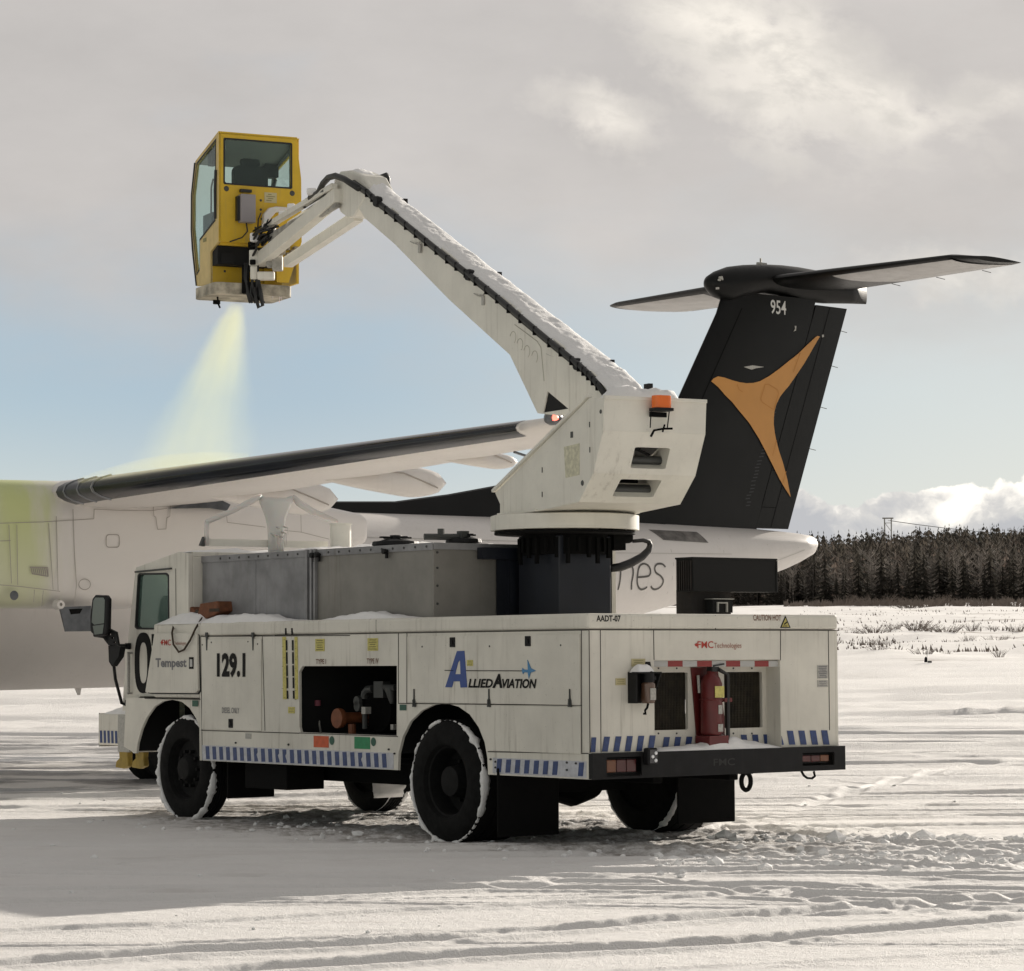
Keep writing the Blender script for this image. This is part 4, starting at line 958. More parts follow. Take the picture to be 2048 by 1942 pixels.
# things on top of the tank
def lid(x, y, s_=1.0):
    M = MB(); M.lathe([(.0, .055), (.10*s_, .055), (.16*s_, .035), (.20*s_, .035), (.21*s_, 0), (0, 0)], (x, y, tz1+.02), 'z', 20)
    M.bar((x-.16*s_, y, tz1+.09), (x+.16*s_, y, tz1+.09), .04, .015).bar((x, y-.16*s_, tz1+.09), (x, y+.16*s_, tz1+.09), .04, .015)
    M.lathe([(.05, 0), (.05, .11), (0, .11)], (x, y, tz1), 'z', 12); M.build('tank_hatch', 'black', truck, bevel=.004)
lid(.55, 3.35); lid(.75, 2.62, .75)
M = MB(); p = (.42, 2.66, tz1); M.tube([(p[0]-.02, p[1]+.05, tz1+.07), (p[0]+.35, p[1]-.10, tz1+.07)], .028, 8).tube([(p[0]+.12, p[1], tz1+.07), (p[0]+.12, p[1], tz1+.14)], .03, 8).box(p[0]+.25, p[0]+.33, p[1]-.12, p[1]-.05, tz1, tz1+.12)
M.build('valve', 'pipe', truck, smooth=True)
M = MB(); q = RR(658*dd, 1050*dd, 5.0); M.lathe([(.098, 0), (.098, .28), (.108, .282), (.108, .292), (.085, .292), (.085, .1)], (q[0], 5.0, tz1), 'z', 28); M.build('exhaust_stack', 'paint2', truck, smooth=True)
# frosted boom cradle with its iced struts
cy = 5.2
def cr(X, Y): q = RR(400+X/2.826, 900+Y/2.826, cy); return (q[0], cy, q[1])
M = MB(); rings = []
for (xl, xr, Y) in ((388, 472, 575), (386, 472, 500), (383, 474, 430), (372, 482, 380), (358, 498, 340), (342, 512, 300), (335, 530, 268)):
    a = cr(xl, Y); b_ = cr(xr, Y); c_ = ((a[0]+b_[0])/2); hw = (b_[0]-a[0])/2
    rings.append([(c_+hw*math.cos(t_), cy+hw*.55*math.sin(t_), a[2]) for t_ in [2*math.pi*k/16 for k in range(16)]])
M.loft(rings); cd = M.build('boom_cradle', 'ice', truck, smooth='all')
M = MB(); M.tube([cr(35, 408), cr(180, 345), cr(300, 285), cr(345, 258)], [.022, .026, .028, .02], 8).tube([cr(525, 262), cr(560, 300), cr(640, 350), cr(770, 408)], [.022, .036, .034, .028], 8).tube([cr(38, 408), cr(36, 540)], .022, 8).tube([cr(340, 262), cr(400, 300), cr(450, 296), cr(520, 268)], .02, 8)
M.build('cradle_strut', 'ice', cd, smooth='all')
M = MB()
a, b_ = cr(40, 500), cr(375, 548); M.box(a[0], cr(730, 500)[0], cy+.02, cy+.05, b_[2], a[2]); M.build('cradle_crossbar', 'paint2', cd)
M = MB(); rnd = random.Random(5)
for k in range(9):
    p = cr(392+k*9, 430+rnd.uniform(0, 60)); L = rnd.uniform(.06, .18); M.tube([p, (p[0], p[1]-.10, p[2]-.02), (p[0], p[1]-.10, p[2]-L)], [.008, .007, .001], 5)
M.build('icicles', 'ice', cd, smooth='all')
M = MB(); M.prism([(cr(-2, 540)[0], cr(-2, 540)[2]), (cr(18, 490)[0], cr(18, 490)[2]), (cr(22, 545)[0], cr(22, 545)[2])], rear, cy-.02, cy+.02); M.build('cradle_gusset', 'pipe', cd)
# --- pedestal, ring, turret (turned to the boom's heading)
AX, AY = 1.325, 1.95
M = MB(); M.box(1.04, 1.60, 1.67, 2.23, 1.825, 2.52)
M.build('pedestal', 'navy', truck, bevel=.01)
M = MB(); M.lathe([(.38, 2.53), (.60, 2.535), (.60, 2.556), (0, 2.556)], (AX, AY, 0), 'z', 48).lathe([(0, 2.36), (.37, 2.36), (.37, 2.53)], (AX, AY, 0), 'z', 32)
for k in range(26): an = 2*math.pi*k/26; M.box(AX+.385*math.cos(an)-.014, AX+.385*math.cos(an)+.014, AY+.385*math.sin(an)-.014, AY+.385*math.sin(an)+.014, 2.38-.05*(k % 3), 2.50)
M.build('slew_bearing', 'dark', truck)
PSI = R(28); bwd = Vector((-math.sin(PSI), math.cos(PSI), 0)); bwr = Vector((bwd.y, -bwd.x, 0)); BA = TM @ Vector((AX, AY, 0))
BMw = Matrix(((bwr.x, bwd.x, 0, BA.x), (bwr.y, bwd.y, 0, BA.y), (0, 0, 1, 0), (0, 0, 0, 1))); BM = TMi @ BMw
def BF(x, y, o):
    p = BMw.inverted() @ hitp(x, y, bwr, BA+bwr*o); return (p.y, p.z)
M = MB(); M.lathe([(.60, 2.565), (.632, 2.568), (.632, 2.690), (.60, 2.70), (0, 2.70)], (AX, AY, 0), 'z', 64); M.build('turntable_ring', 'paint2', truck, smooth=True)
TH = .48
prof = [(-1.52, 3.56), (-1.50, 3.30), (-1.34, 2.97), (-1.10, 2.75), (-.34, 2.705), (.27, 2.705), (.27, 2.80), (.36, 2.90), (-1.28, 3.58)]
sfn = lambda a, b, d: (d, a, b)
M = MB(BM); M.plate(prof, [], sfn, -TH, -TH+.02); M.plate(prof, [], sfn, TH-.02, TH); tp = M.build('turret_side', 'paint2', truck, bevel=.004)
def band(p, q, hole, nm):
    p = Vector((0, *p)); q = Vector((0, *q)); L = (q-p).length; v = (q-p)/L; nrm = Vector((0, v.z, -v.y))
    if nrm.y < 0: nrm = -nrm
    fn = lambda a, b, d: tuple(Vector((a, 0, 0))+p+v*b+nrm*d)
    M = MB(BM); holes = [[(a, b*L) for a, b in hole]] if hole else []
    M.plate([(-TH+.002, 0.0), (TH-.002, 0.0), (TH-.002, L), (-TH+.002, L)], holes, fn, -.002, .018); M.build(nm, 'paint2', truck)
    if hole:
        M = MB(BM); hs = [(a, b*L) for a, b in hole]; cx_ = sum(a for a, b in hs)/len(hs); cy_ = sum(b for a, b in hs)/len(hs)
        out = [(a+.015*(1 if a > cx_ else -1), b+.015*(1 if b > cy_ else -1)) for a, b in hs]
        M.plate(out, [hs], fn, .0185, .16); M.build('opening_frame', 'paint2', truck)
rh = lambda a0, a1, b0, b1: rrect(a0, a1, b0, b1, .03, 3)
band(prof[0], prof[1], None, 'turret_rear_panel'); band(prof[1], prof[2], rh(-.15, .18, .36, .86), 'turret_rear_panel'); band(prof[2], prof[3], rh(-.20, .185, .18, .78), 'turret_rear_panel')
band(prof[3], prof[4], None, 'turret_underside')
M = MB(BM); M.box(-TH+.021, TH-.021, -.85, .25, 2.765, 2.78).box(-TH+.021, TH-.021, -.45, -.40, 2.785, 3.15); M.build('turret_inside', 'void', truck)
M = MB(BM); M.tube([(-.22, -1.28, 3.09), (.24, -1.28, 3.09)], .035, 14).tube([(-.22, -1.08, 2.86), (.22, -1.08, 2.86)], .045, 14).tube([(-.05, -1.1, 3.16), (.12, -1.2, 3.22)], .012, 6).tube([(.0, -1.1, 3.22), (.16, -1.15, 3.14)], .012, 6)
M.build('lift_cylinder', 'pipe', truck, smooth=True)
# flanges along the sloping edge, stiffening edge, snow and fittings
M = MB(BM)
for xx in (-TH, TH): M.bar((xx, -1.28, 3.595), (xx, .38, 2.915), .05, .025).bar((xx, .28, 2.71), (xx, -.40, 2.715), .05, .02)
M.bar((-TH-.0, -1.52, 3.565), (TH, -1.52, 3.565), .03, .03)
M.build('turret_flange', 'paint2', truck, bevel=.004)
M = MB(BM)
for X, Y in ((908, 352), (910, 552), (533, 712), (533, 905)): p = BF(*c3(X, Y), -TH); M.box(-TH-.004, -TH-.001, p[0]-.006, p[0]+.006, p[1]-.022, p[1]+.022)
for X, Y, r_ in ((995, 250, .03), (850, 815, .04)): p = BF(*c3(X, Y), -TH); M.lathe([(0, -.004), (r_*.5, -.004), (r_*.6, 0)], (-TH, p[0], p[1]), 'x', 14)
p = BF(*c3(767, 433), -TH); M.box(-TH-.004, -TH-.001, p[0]-.02, p[0]+.02, p[1]-.025, p[1]+.025)
M.build('turret_slots', 'pipe', truck)
M = MB(BM); pl = [BF(*c3(*p), -TH) for p in ((705, 530), (828, 500), (828, 750), (718, 775))]; M.prism(pl, sfn, -TH-.003, -TH-.0005); M.build('data_plate', mat('pale_plate', (.58, .56, .42), .5, var=.25, vscale=25), truck)
q = TMi @ hitp(*c3(1478, 235), bwd, BA+bwd*(-1.58)); 
Mx = TMi @ BMw
pc = BMw.inverted() @ hitp(*c3(1478, 240), bwd, BA+bwd*(-1.60))
M = MB(BM); M.plate(rrect(pc.x-.090, pc.x+.090, -1.66, -1.53, .03, 4), [], flat, pc.z-.005, pc.z+.018); bc = M.build('warning_beacon', 'black', truck, bevel=.004)
M = MB(BM); M.plate(rrect(pc.x-.080, pc.x+.080, -1.65, -1.54, .05, 6), [], flat, pc.z+.0185, pc.z+.118); M.build('lens', 'beacon', bc, bevel=.012, seg=3)
M = MB(BM); M.tube([(pc.x-.085, -1.575, pc.z), (pc.x-.08, -1.55, pc.z-.14)], .005, 5).tube([(pc.x+.085, -1.575, pc.z), (pc.x+.08, -1.55, pc.z-.14)], .005, 5).box(pc.x-.08, pc.x+.08, -1.545, -1.535, pc.z-.05, pc.z-.01)
M.tube([(pc.x-.08, -1.56, pc.z-.21), (pc.x-.05, -1.56, pc.z-.16), (pc.x+.03, -1.57, pc.z-.145), (pc.x+.12, -1.56, pc.z-.14)], .010, 6).tube([(pc.x+.03, -1.56, pc.z-.17), (pc.x+.05, -1.56, pc.z-.11)], .008, 5)
M.build('bracket', 'dark', bc)
# hydraulic swivel and hose right of the pedestal
M = MB(); h0 = RR(1222, 1075, 1.75)
hx, hz = h0[0], h0[1]
M.tube([(hx-.12, 1.75, hz), (hx+.10, 1.75, hz)], .075, 14).tube([(hx+.08, 1.75, hz), (hx+.20, 1.75, hz+.01)], .055, 12).box(hx-.05, hx+.08, 1.65, 1.85, hz-.11, hz+.10)
M.build('swivel_joint', 'dark', truck, smooth=True)
def hr(X, Y): p = RR(*c3(X, Y), 1.75); return (p[0], 1.75, p[1])
M = MB(); M.tube([hr(1250, 1275), hr(1330, 1268), hr(1375, 1278), hr(1385, 1310), hr(1370, 1350), hr(1320, 1400), hr(1230, 1450), hr(1150, 1480), hr(1070, 1490)], [.016, .018, .022, .026, .030, .034, .038, .038, .034], 10); M.build('hydraulic_hose', 'hose', truck, smooth='all')
# --- boom
bt = [BF(*p, -.14) for p in ((650+85/2.826, 320+75/2.826), (650+300/2.826, 320+240/2.826), (650+800/2.826, 320+630/2.826), (650+1440/2.826, 320+1150/2.826), (650+1560/2.826, 320+1290/2.826))]
def c2(X, Y): return (650+X/2.826, 320+Y/2.826)
top = [BF(*c2(*p), -.14) for p in ((140, 95), (300, 215), (800, 610), (1440, 1120), (1600, 1270))]
bot = [BF(*c2(*p), -.14) for p in ((1555, 1345), (1380, 1450), (1210, 1432), (1050, 1102), (700, 790), (385, 475), (215, 330), (130, 190))]
outline = top+[(-1.1, 3.45)]+bot[1:]
tri = [BF(*c2(*p), -.14) for p in ((1268, 1322), (1380, 1420), (1250, 1440))]
tri = [(tri[0][0], tri[0][1]+.02), (tri[1][0]-.02, tri[1][1]+.02), (tri[2][0]+.02, tri[2][1]+.02)]
def tap(s_): return .165-.05*max(0, min(1, (s_+.5)/4.6))
M = MB(BM)
n0 = len(M.v); M.plate(outline, [tri], lambda a, b, d: (d*tap(a), a, b), -1, 1)
boom = M.build('boom', 'paint2', truck, bevel=.006)
M = MB(BM); ct_ = (sum(p[0] for p in tri)/3, sum(p[1] for p in tri)/3); M.prism([(ct_[0]+(p[0]-ct_[0])*1.03, ct_[1]+(p[1]-ct_[1])*1.03) for p in tri], sfn, -.145, .145)
M.build('boom_recess_plug', 'void', boom)  # black plug stands in for the shade inside the opening
M = MB(BM); M.bar((-.155, tri[1][0]+.02, tri[1][1]+.0), (-.155, tri[1][0]+.11, tri[1][1]+.09), .012, .012); M.build('pivot_link', 'pipe', boom)
# snow along the top
def polyz(P, s_):
    P = sorted(P); return float(np.interp(s_, [p[0] for p in P], [p[1] for p in P]))
M = MB(BM); vs = []; fs = []; N = 260; K = 18
snow_up = lambda s_: .05*max(0, min(1, (s_-(top[0][0]-.55))/.3))
smin, smax = -1.28, top[0][0]+.05
for i in range(N+1):
    s_ = smin+(smax-smin)*i/N; w_ = tap(s_)+.012; z0 = polyz(top+[(-1.4, 3.46)], s_)
    for k in range(K+1):
        x = -w_+2*w_*k/K; e = (1-abs(2*k/K-1)**4); nn = float(fbm(np.array([s_*5.0]), np.array([x*7+4]), 4, 91)[0]); n2 = float(fbm(np.array([s_*22.0]), np.array([x*22+4]), 2, 95)[0])
        n3 = float(fbm(np.array([s_*60.0]), np.array([x*60+4]), 2, 97)[0]); h = -.012+e*(.018+.034*nn+.012*n2+.009*n3)*(1.0 if s_ > -.8 else 1.5)-(max(0, (-1.02-s_))**1.5)*2.2
        if k < 2 and nn < .36: h = -.02
        vs.append((x, s_, z0+h+snow_up(s_)))
for i in range(N):
    for k in range(K): a = i*(K+1)+k; fs.append((a, a+1, a+K+2, a+K+1))
M.add(vs, fs); M.build('snow_cap', 'snow', boom, smooth='all')
# snow banked up in the back of the turret round the boom foot
M = MB(BM); vs = []; fs = []
for i in range(31):
    for k in range(17):
        s_ = -1.50+1.0*i/30; x = -.455+.91*k/16; e = min(1, 6*k/16, 6*(1-k/16))*min(1, 6*i/30, 4*(1-i/30)); nn = float(fbm(np.array([s_*5.0]), np.array([x*5+9]), 4, 77)[0])
        zt = 3.50-max(0, s_+1.25)*.42
        vs.append((x, s_, zt-.08+e*(.12+.16*nn)+.12*math.exp(-((s_+1.0)/.3)**2-(x/.25)**2)*e))
for i in range(30):
    for k in range(16): a = i*17+k; fs.append((a, a+1, a+18, a+17))
M.add(vs, fs); M.build('snow_cap', 'snow', truck, smooth='all')
# hoses clamped to the near upper edge
hp = [(60, 70), (10, 95), (-20, 125)]
pts2 = [(1600, 1330), (1560, 1270), (1500, 1205), (1440, 1150), (1300, 1040), (1110, 885), (960, 760), (820, 650), (700, 560), (560, 448), (430, 345), (300, 245), (230, 180), (150, 125)]
M = MB(BM)
hpts = [(-tap(BF(*c2(*p), -.14)[0])-.02, *BF(*c2(*p), -.16)) for p in pts2]
M.tube(hpts, .026, 8).tube([(p[0]+.012, p[1], p[2]-.036) for p in hpts], .015, 6)
hs_ = M.build('boom_hose', 'hose', boom, smooth='all')
M = MB(BM); rnd = random.Random(4)
for i in range(26):
    f_ = i/25*(len(hpts)-3)+1; j = int(f_); t_ = f_-j; p = Vector(hpts[j]).lerp(Vector(hpts[j+1]), t_)
    M.box(p.x-.028, p.x+.02, p.y-.004, p.y+.004, p.z-.050, p.z+.027); M.build('hose_tie', 'black', hs_); M = MB(BM)
for p in ((1435, 1155), (820, 650), (300, 235)):
    q = (-.155, *BF(*c2(*p), -.15)); M.lathe([(.0, -.03), (.05, -.03), (.055, .0), (.05, .03), (0, .03)], q, 'x', 12); M.build('hose_clamp', 'black', hs_); M = MB(BM)
# antler brackets and small far-side tabs
for X, Y in ((530, 470), (890, 765), (1300, 1105)):
    M = MB(BM); P = lambda a, b: (-.155, *BF(*c2(X+a, Y+b), -.155))
    M.tube([P(-48, -10), P(-30, -2), P(-5, 8), P(12, -15)], .006, 5).tube([P(-30, 2), P(-8, -2), P(8, 6)], .005, 5); q = P(3, 30); M.box(-.16, -.142, q[1]-.022, q[1]+.022, q[2]-.04, q[2]+.04)
    M.build('cable_bracket', 'sticker_grey', boom)
M = MB(BM)
for X, Y in ((450, 243), (980, 658), (1615, 1155), (1830, 1290)):
    p = BF(*c2(X, Y), .14); M.box(.11, .15, p[0]-.05, p[0]+.03, p[1]-.06, p[1]+.035)
M.build('far_hose_tab', 'black', boom)
P = lambda X, Y, o=.2: (o, *BF(*c2(X, Y), o))
M = MB(BM); M.tube([P(295, 120), P(320, 98), P(345, 88), P(352, 105), P(350, 165)], .032, 8); M.build('hose_loop', 'hose', boom, smooth='all')
# drawn outline of the weld plate
M = MB(BM); a = [(-.14, *BF(*c2(X, Y), -.14)) for X, Y in ((1080, 930), (1210, 1025), (1232, 1060), (1250, 1250))]
M.tube([(-tap(p[1])-.001, p[1], p[2]) for p in a], .004, 5)
for X, Y in ((1070, 1005), (1110, 1045), (1150, 1085), (1195, 1115)):
    c_ = BF(*c2(X, Y), -.14); M.tube([(-tap(c_[0])-.001, c_[0]+.055*math.cos(t_), c_[1]+.055*math.sin(t_)) for t_ in [R(20+k*20) for k in range(12)]], .003, 5)
M.build('weld_marks', mat('weld_line', (.42, .40, .34), .6), boom)
# --- elbow and articulated jib
def c1(X, Y): return (350+X/4.362, 230+Y/4.362)
Ez = BMw @ Vector((0, top[0][0], 0)); DE = Ez.y
def J(X, Y, t_, dx_=0): # t_=0 at the elbow, 1 at the basket
    w_ = atD(*c1(X, Y), DE+.1+(30.05-DE)*t_); p = TMi @ w_; return p
M = MB()
el_ = [(1435, 490), (1500, 475), (1570, 520), (1620, 600), (1640, 860), (1600, 910), (1560, 800), (1480, 890), (1440, 880), (1370, 690), (1290, 640), (1330, 560)]
MJ = MB(BM)
pl = []
for X, Y in el_:
    p = BMw.inverted() @ hitp(*c1(X, Y), bwd, BA+bwd*(top[0][0]-.05)); pl.append((p.x, p.z))
jb = []
pj = [BF(*c1(X, Y), -.13) for X, Y in ((1385, 560), (1440, 490), (1530, 480), (1640, 530), (1700, 640), (1560, 880), (1500, 895), (1440, 850), (1380, 700))]
MJ.prism(pj, lambda a, b, d: (d, a, b), -.13, .13); MJ.build('elbow', 'paint2', truck, bevel=.02)
def jbar(nm, m, a, b_, w_, h, t0=0.0, t1=1.0, bev=.008):
    M = MB(); M.bar(J(*a, t0), J(*b_, t1), w_, h); return M.build(nm, m, truck, bevel=bev)
M_['jibgrey'] = mat('frosted_grey', (.36, .35, .32), .6, var=.4, vscale=7, streak=.4, bump=.3, bscale=20)
jbar('jib_arm', 'paint2', (1430, 700), (740, 1270), .11, .14)
jbar('jib_arm', 'paint2', (1600, 880), (985, 1285), .10, .11, .0, .8)
jbar('jib_arm', 'jibgrey', (1420, 750), (830, 1090), .05, .13, .0, .9)
jbar('jib_arm', 'paint2', (1390, 620), (800, 975), .07, .06, .0, .95)
jbar('jib_arm', 'paint2', (1420, 680), (1000, 960), .06, .07, .0, .8)
M = MB(); M.tube([J(1320, 660, .1), J(1120, 790, .45)], .035, 12).tube([J(1120, 790, .45), J(890, 930, .9)], .018, 10); M.build('jib_cylinder', 'pipe', truck, smooth=True)
M = MB(); M.tube([J(1180, 725, .3), J(1250, 680, .2), J(1290, 600, .1), (J(1340, 545, .02)), J(1400, 530, -.08), J(1480, 560, -.15), J(1600, 640, -.3)], .032, 8).tube([J(1180, 725, .3), J(1150, 740, .35), J(1130, 800, .4)], .02, 8)
M.build('jib_hose', 'hose', truck, smooth='all')
rnd = random.Random(8)
M = MB()
for k in range(16):
    a = (rnd.uniform(640, 780), rnd.uniform(1010, 1250)); b_ = (a[0]+rnd.uniform(20, 160), a[1]-rnd.uniform(20, 160)); c_ = (b_[0]+rnd.uniform(20, 120), b_[1]-rnd.uniform(0, 80))
    M.tube([J(*a, .97), J((a[0]+b_[0])/2+rnd.uniform(-20, 20), (a[1]+b_[1])/2+rnd.uniform(-20, 30), .93), J(*b_, .88), J(*c_, .82)], rnd.choice((.008, .011, .014)), 6)
for k in range(7):
    x = rnd.uniform(600, 760); M.tube([J(x, 1290, .97), J(x+rnd.uniform(-30, 30), 1420, .97), J(x+rnd.uniform(-20, 50), 1560, .96), J(x+rnd.uniform(20, 70), 1640, .96)], .014, 6)
M.tube([J(700, 1500, .95), J(705, 1600, .95), J(730, 1680, .95), J(765, 1660, .95), J(745, 1560, .95), J(735, 1480, .95)], .02, 8)
M.build('hose_bundle', 'hose', truck, smooth='all')
M = MB()
for x0, y0, x1, y1, t_ in ((655, 1030, 730, 1110, .94), (760, 950, 880, 1010, .92), (1150, 640, 1240, 700, .25), (980, 775, 1050, 840, .7), (905, 840, 970, 900, .8)):
    a = J(x0, y1, t_); b_ = J(x1, y0, t_); M = MB(); M.bar(Vector((a.x, a.y, (a.z+b_.z)/2)), Vector((b_.x, b_.y, (a.z+b_.z)/2)), .10, b_.z-a.z); M.build('snow_cap', 'snow', truck, bevel=.02, seg=3)
M = MB()
for x0, y0, x1, y1, t_ in ((650, 1180, 730, 1320, .985), (660, 1320, 720, 1440, .985), (720, 1370, 870, 1440, .97), (800, 1270, 940, 1330, .93), (850, 1230, 940, 1360, .9)):
    a = J(x0, y1, t_); b_ = J(x1, y0, t_); M = MB(); M.bar(Vector((a.x, a.y, (a.z+b_.z)/2)), Vector((b_.x, b_.y, (a.z+b_.z)/2)), .12, b_.z-a.z); M.build('basket_mount', 'paint2' if x0 < 730 else 'jibgrey', truck, bevel=.012)
M = MB()
for x0, y0, x1, y1, t_ in ((640, 1110, 700, 1180, .98), (655, 1265, 705, 1310, .965), (735, 1040, 800, 1080, .95), (585, 1310, 650, 1560, .99), (640, 1460, 740, 1620, .985), ):
    a = J(x0, y1, t_); b_ = J(x1, y0, t_); M = MB(); M.bar(Vector((a.x, a.y, (a.z+b_.z)/2)), Vector((b_.x, b_.y, (a.z+b_.z)/2)), .10, b_.z-a.z); M.build('valve_block', 'dark', truck, bevel=.01)
# --- operator basket
PB = R(26); kd = Vector((-math.sin(PB), math.cos(PB), 0)); kr = Vector((kd.y, -kd.x, 0)); K0 = atD(437, 264, 30.0)
KMw = Matrix(((kr.x, kd.x, 0, K0.x), (kr.y, kd.y, 0, K0.y), (0, 0, 1, K0.z), (0, 0, 0, 1))); KM = TMi @ KMw
W1 = .93
zz = lambda a, b, d: (d, a, b)
lo = [(0, 0), (.70, -.20), (.82, -.55), (.825, -.93), (.66, -1.57), (.24, -1.60), (.24, -1.25), (0, -1.17)]
lwin = [(.07, -.07), (.67, -.235), (.785, -.56), (.79, -.93), (.66, -1.44), (.575, -1.40), (.57, -1.08), (.09, -.93)]
bk = None
M = MB(KM); M.plate([(0, 0), (.89, 0), (.945, -.44), (.95, -1.12), (.80, -1.57), (.66, -1.57), (.66, -1.17), (0, -1.17)], [rrect(.065, .83, -.545, -.065, .02)], rear, 0, .03)
M.box(-.0, .66, .24, .27, -1.58, -1.40)
M.plate([(0, 0), (.70, -.20), (.82, -.55), (.825, -.93), (.66, -1.57), (0.03, -1.57), (0.03, 0)], [[(.10, -.12), (.67, -.26), (.77, -.56), (.77, -.90), (.10, -.90)]], zz, .90, .93)
M.loft([[(.0, 0, .012), (.90, 0, .012), (.90, 0, -.02), (.0, 0, -.02)], [(.0, .73, -.195), (.90, .73, -.195), (.90, .73, -.225), (.0, .73, -.225)]])
M.box(.03, .9, .03, .60, -1.20, -1.16)
M.box(.60, .80, .20, .23, -1.58, -1.17)
bk = M.build('operator_basket', 'yellow', truck, bevel=.008)
M = MB(KM); M.plate(lo, [lwin], zz, -.004, .03); M.build('basket_side', 'yellow_lt', bk, bevel=.006)
M = MB(KM); M.plate([(a, b) for a, b in lwin], [], zz, .008, .014); M.build('side_window', 'glass', bk)
M = MB(KM); M.plate([(.10, -.12), (.67, -.26), (.77, -.56), (.77, -.90), (.10, -.90)], [], zz, .912, .918); M.build('side_window', 'glass', bk)
M = MB(KM); g = [(.72, -.215), (.822, -.55), (.828, -.93), (.79, -1.15), (.665, -1.56)]
M.loft([[(x, a, b) for x in (.0, .93)]+[(x, a+.012, b) for x in (.93, .0)] for a, b in g]); M.build('windscreen', 'glass', bk)
M = MB(KM)
for x in (-.002, .925): M.tube([(x, a+.005, b) for a, b in g], .014, 6)
M.plate(rrect(.055, .84, -.555, -.055, .02), [rrect(.072, .823, -.538, -.072, .02)], rear, -.004, -.0005)
M.plate([(a*1.02-.012, b*1.0+.01*(1 if b > -.8 else -1)) for a, b in lwin], [[(a*.98+.010, b+(-.012 if b > -.8 else .012)) for a, b in lwin]], zz, -.008, -.0045)
M.tube([(-.01, .05, -.40), (-.015, .06, -.62), (-.01, .06, -.92)], .018, 6)
M.build('window_seal', 'gasket', bk)
M = MB(KM); M.plate(rrect(.072, .823, -.538, -.072, .02), [], rear, .012, .018); M.build('rear_window', 'glass', bk)
M = MB(KM); M.plate(rrect(-.04, .85, -.0, .66, .08), [], lambda a, b, d: (a, b, d), -1.72, -1.60); M.build('basket_floor', mat('dirty_edge', (.42, .38, .30), .7, var=.5, vscale=6, streak=.5, bump=.3, bscale=15), bk, bevel=.02)
M = MB(KM); M.box(.22, .385, -.10, -.001, -.96, -.66); bx_ = M.build('control_box', 'grey_box', bk, bevel=.006)
M = MB(KM); M.tube([(.30, -.04, -.96), (.31, -.05, -1.05), (.25, -.05, -1.12), (.12, -.02, -1.17)], .008, 6); M.box(.19, .225, -.06, 0, -.94, -.68).box(.235, .36, -.05, 0, -.63, -.60); M.build('control_cable', 'hose', bk)
M = MB(KM)
for x, z in ((.09, -.60), (.84, -.60), (.48, -.70), (.48, -.80), (.49, -.90), (.42, -1.0)): M.lathe([(0, -.008), (.012 if x > .4 and x < .6 else .026, -.006), (.03 if not (.4 < x < .6) else .014, 0)], (x, 0, z), 'y', 12)
M.lathe([(0, -.008), (.014, 0)], (.16, .238, -1.45), 'y', 10)
M.build('basket_bolts', 'pipe', bk)
M = MB(KM); M.box(.52, .66, -.004, -.001, -.72, -.61); o = M.build('basket_notice', MATS['cream_sticker'], bk)
M = MB(KM)
for k in range(4): M.box(.54+.02*(k % 2), .60+.02*(k % 3), -.006, -.0045, -.70+.022*k, -.693+.022*k)
M.box(-.0065, -.0045, .36, .46, -1.12, -1.08)
M.build('print', 'sticker_ink', o)
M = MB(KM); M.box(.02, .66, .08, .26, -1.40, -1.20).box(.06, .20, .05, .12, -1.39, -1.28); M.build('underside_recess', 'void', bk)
M = MB(KM); M.plate([(.48, -.86), (.54, -.79), (.62, -.77), (.80, -.77), (.82, -.82), (.62, -.83), (.56, -.90), (.52, -1.0), (.47, -1.0)], [], rear, -.10, -.03); M.build('round_bracket', 'ice', bk, bevel=.01)
M = MB(KM); rnd = random.Random(9)
for k in range(14):
    a = (rnd.uniform(.62, .92), -.03, rnd.uniform(-1.30, -1.10)); M.box(a[0], a[0]+rnd.uniform(.02, .07), -.08, -.01, a[2], a[2]+rnd.uniform(.02, .06))
M.build('frozen_fittings', MATS['dirty_edge'], bk, bevel=.008)
M = MB(KM)
for x, L in ((.62, .05), (.70, .08), (.72, .06), (.40, .04)): M.tube([(x, .02, -1.71), (x, .02, -1.71-L)], [.008, .001], 5)
M.build('icicles', 'ice', bk)
M = MB(KM); M.loft([[(.03, .035, -.035), (.89, .035, -.035), (.89, .035, -.045), (.03, .035, -.045)], [(.03, .70, -.228), (.89, .70, -.228), (.89, .70, -.238), (.03, .70, -.238)]])
M.plate([(.035, -.05), (.70, -.24), (.80, -.56), (.80, -.93), (.64, -1.15), (.035, -1.15)], [[(.09, -.11), (.675, -.255), (.775, -.56), (.775, -.91), (.09, -.91)]], zz, .885, .898)
M.plate([(.035, -.05), (.89, -.05), (.89, -1.15), (.035, -1.15)], [rrect(.075, .82, -.535, -.075, .02)], rear, .032, .040)
M.build('cab_lining', 'liner', bk)
M = MB(KM); M.tube([(.10, .3, -1.72), (.11, .3, -1.80), (.13, .3, -1.84)], .010, 6).tube([(.20, .60, -1.70), (.20, .60, -1.76)], .04, 10); M.build('spray_nozzle', 'dark', bk)
# seat and controls inside
M = MB(KM); M.plate(rrect(.25, .64, -1.0, -.30, .07), [], rear, .20, .28); M.plate(rrect(.34, .55, -.30, -.22, .03), [], rear, .21, .27); M.box(.25, .64, .20, .60, -1.12, -1.0); M.build('operator_seat', 'seat', bk, bevel=.02)
M = MB(KM); M.box(.06, .22, .35, .65, -1.15, -.80).box(.70, .85, .30, .65, -1.15, -.72).tube([(.66, .30, -.80), (.88, .60, -.36)], .022, 6).tube([(.10, .5, -.8), (.12, .55, -.5), (.16, .6, -.40)], .012, 6).box(.74, .90, .55, .68, -.34, -.12).box(.03, .10, .30, .42, -.30, -.14)
M.build('basket_controls', 'seat', bk, bevel=.015)
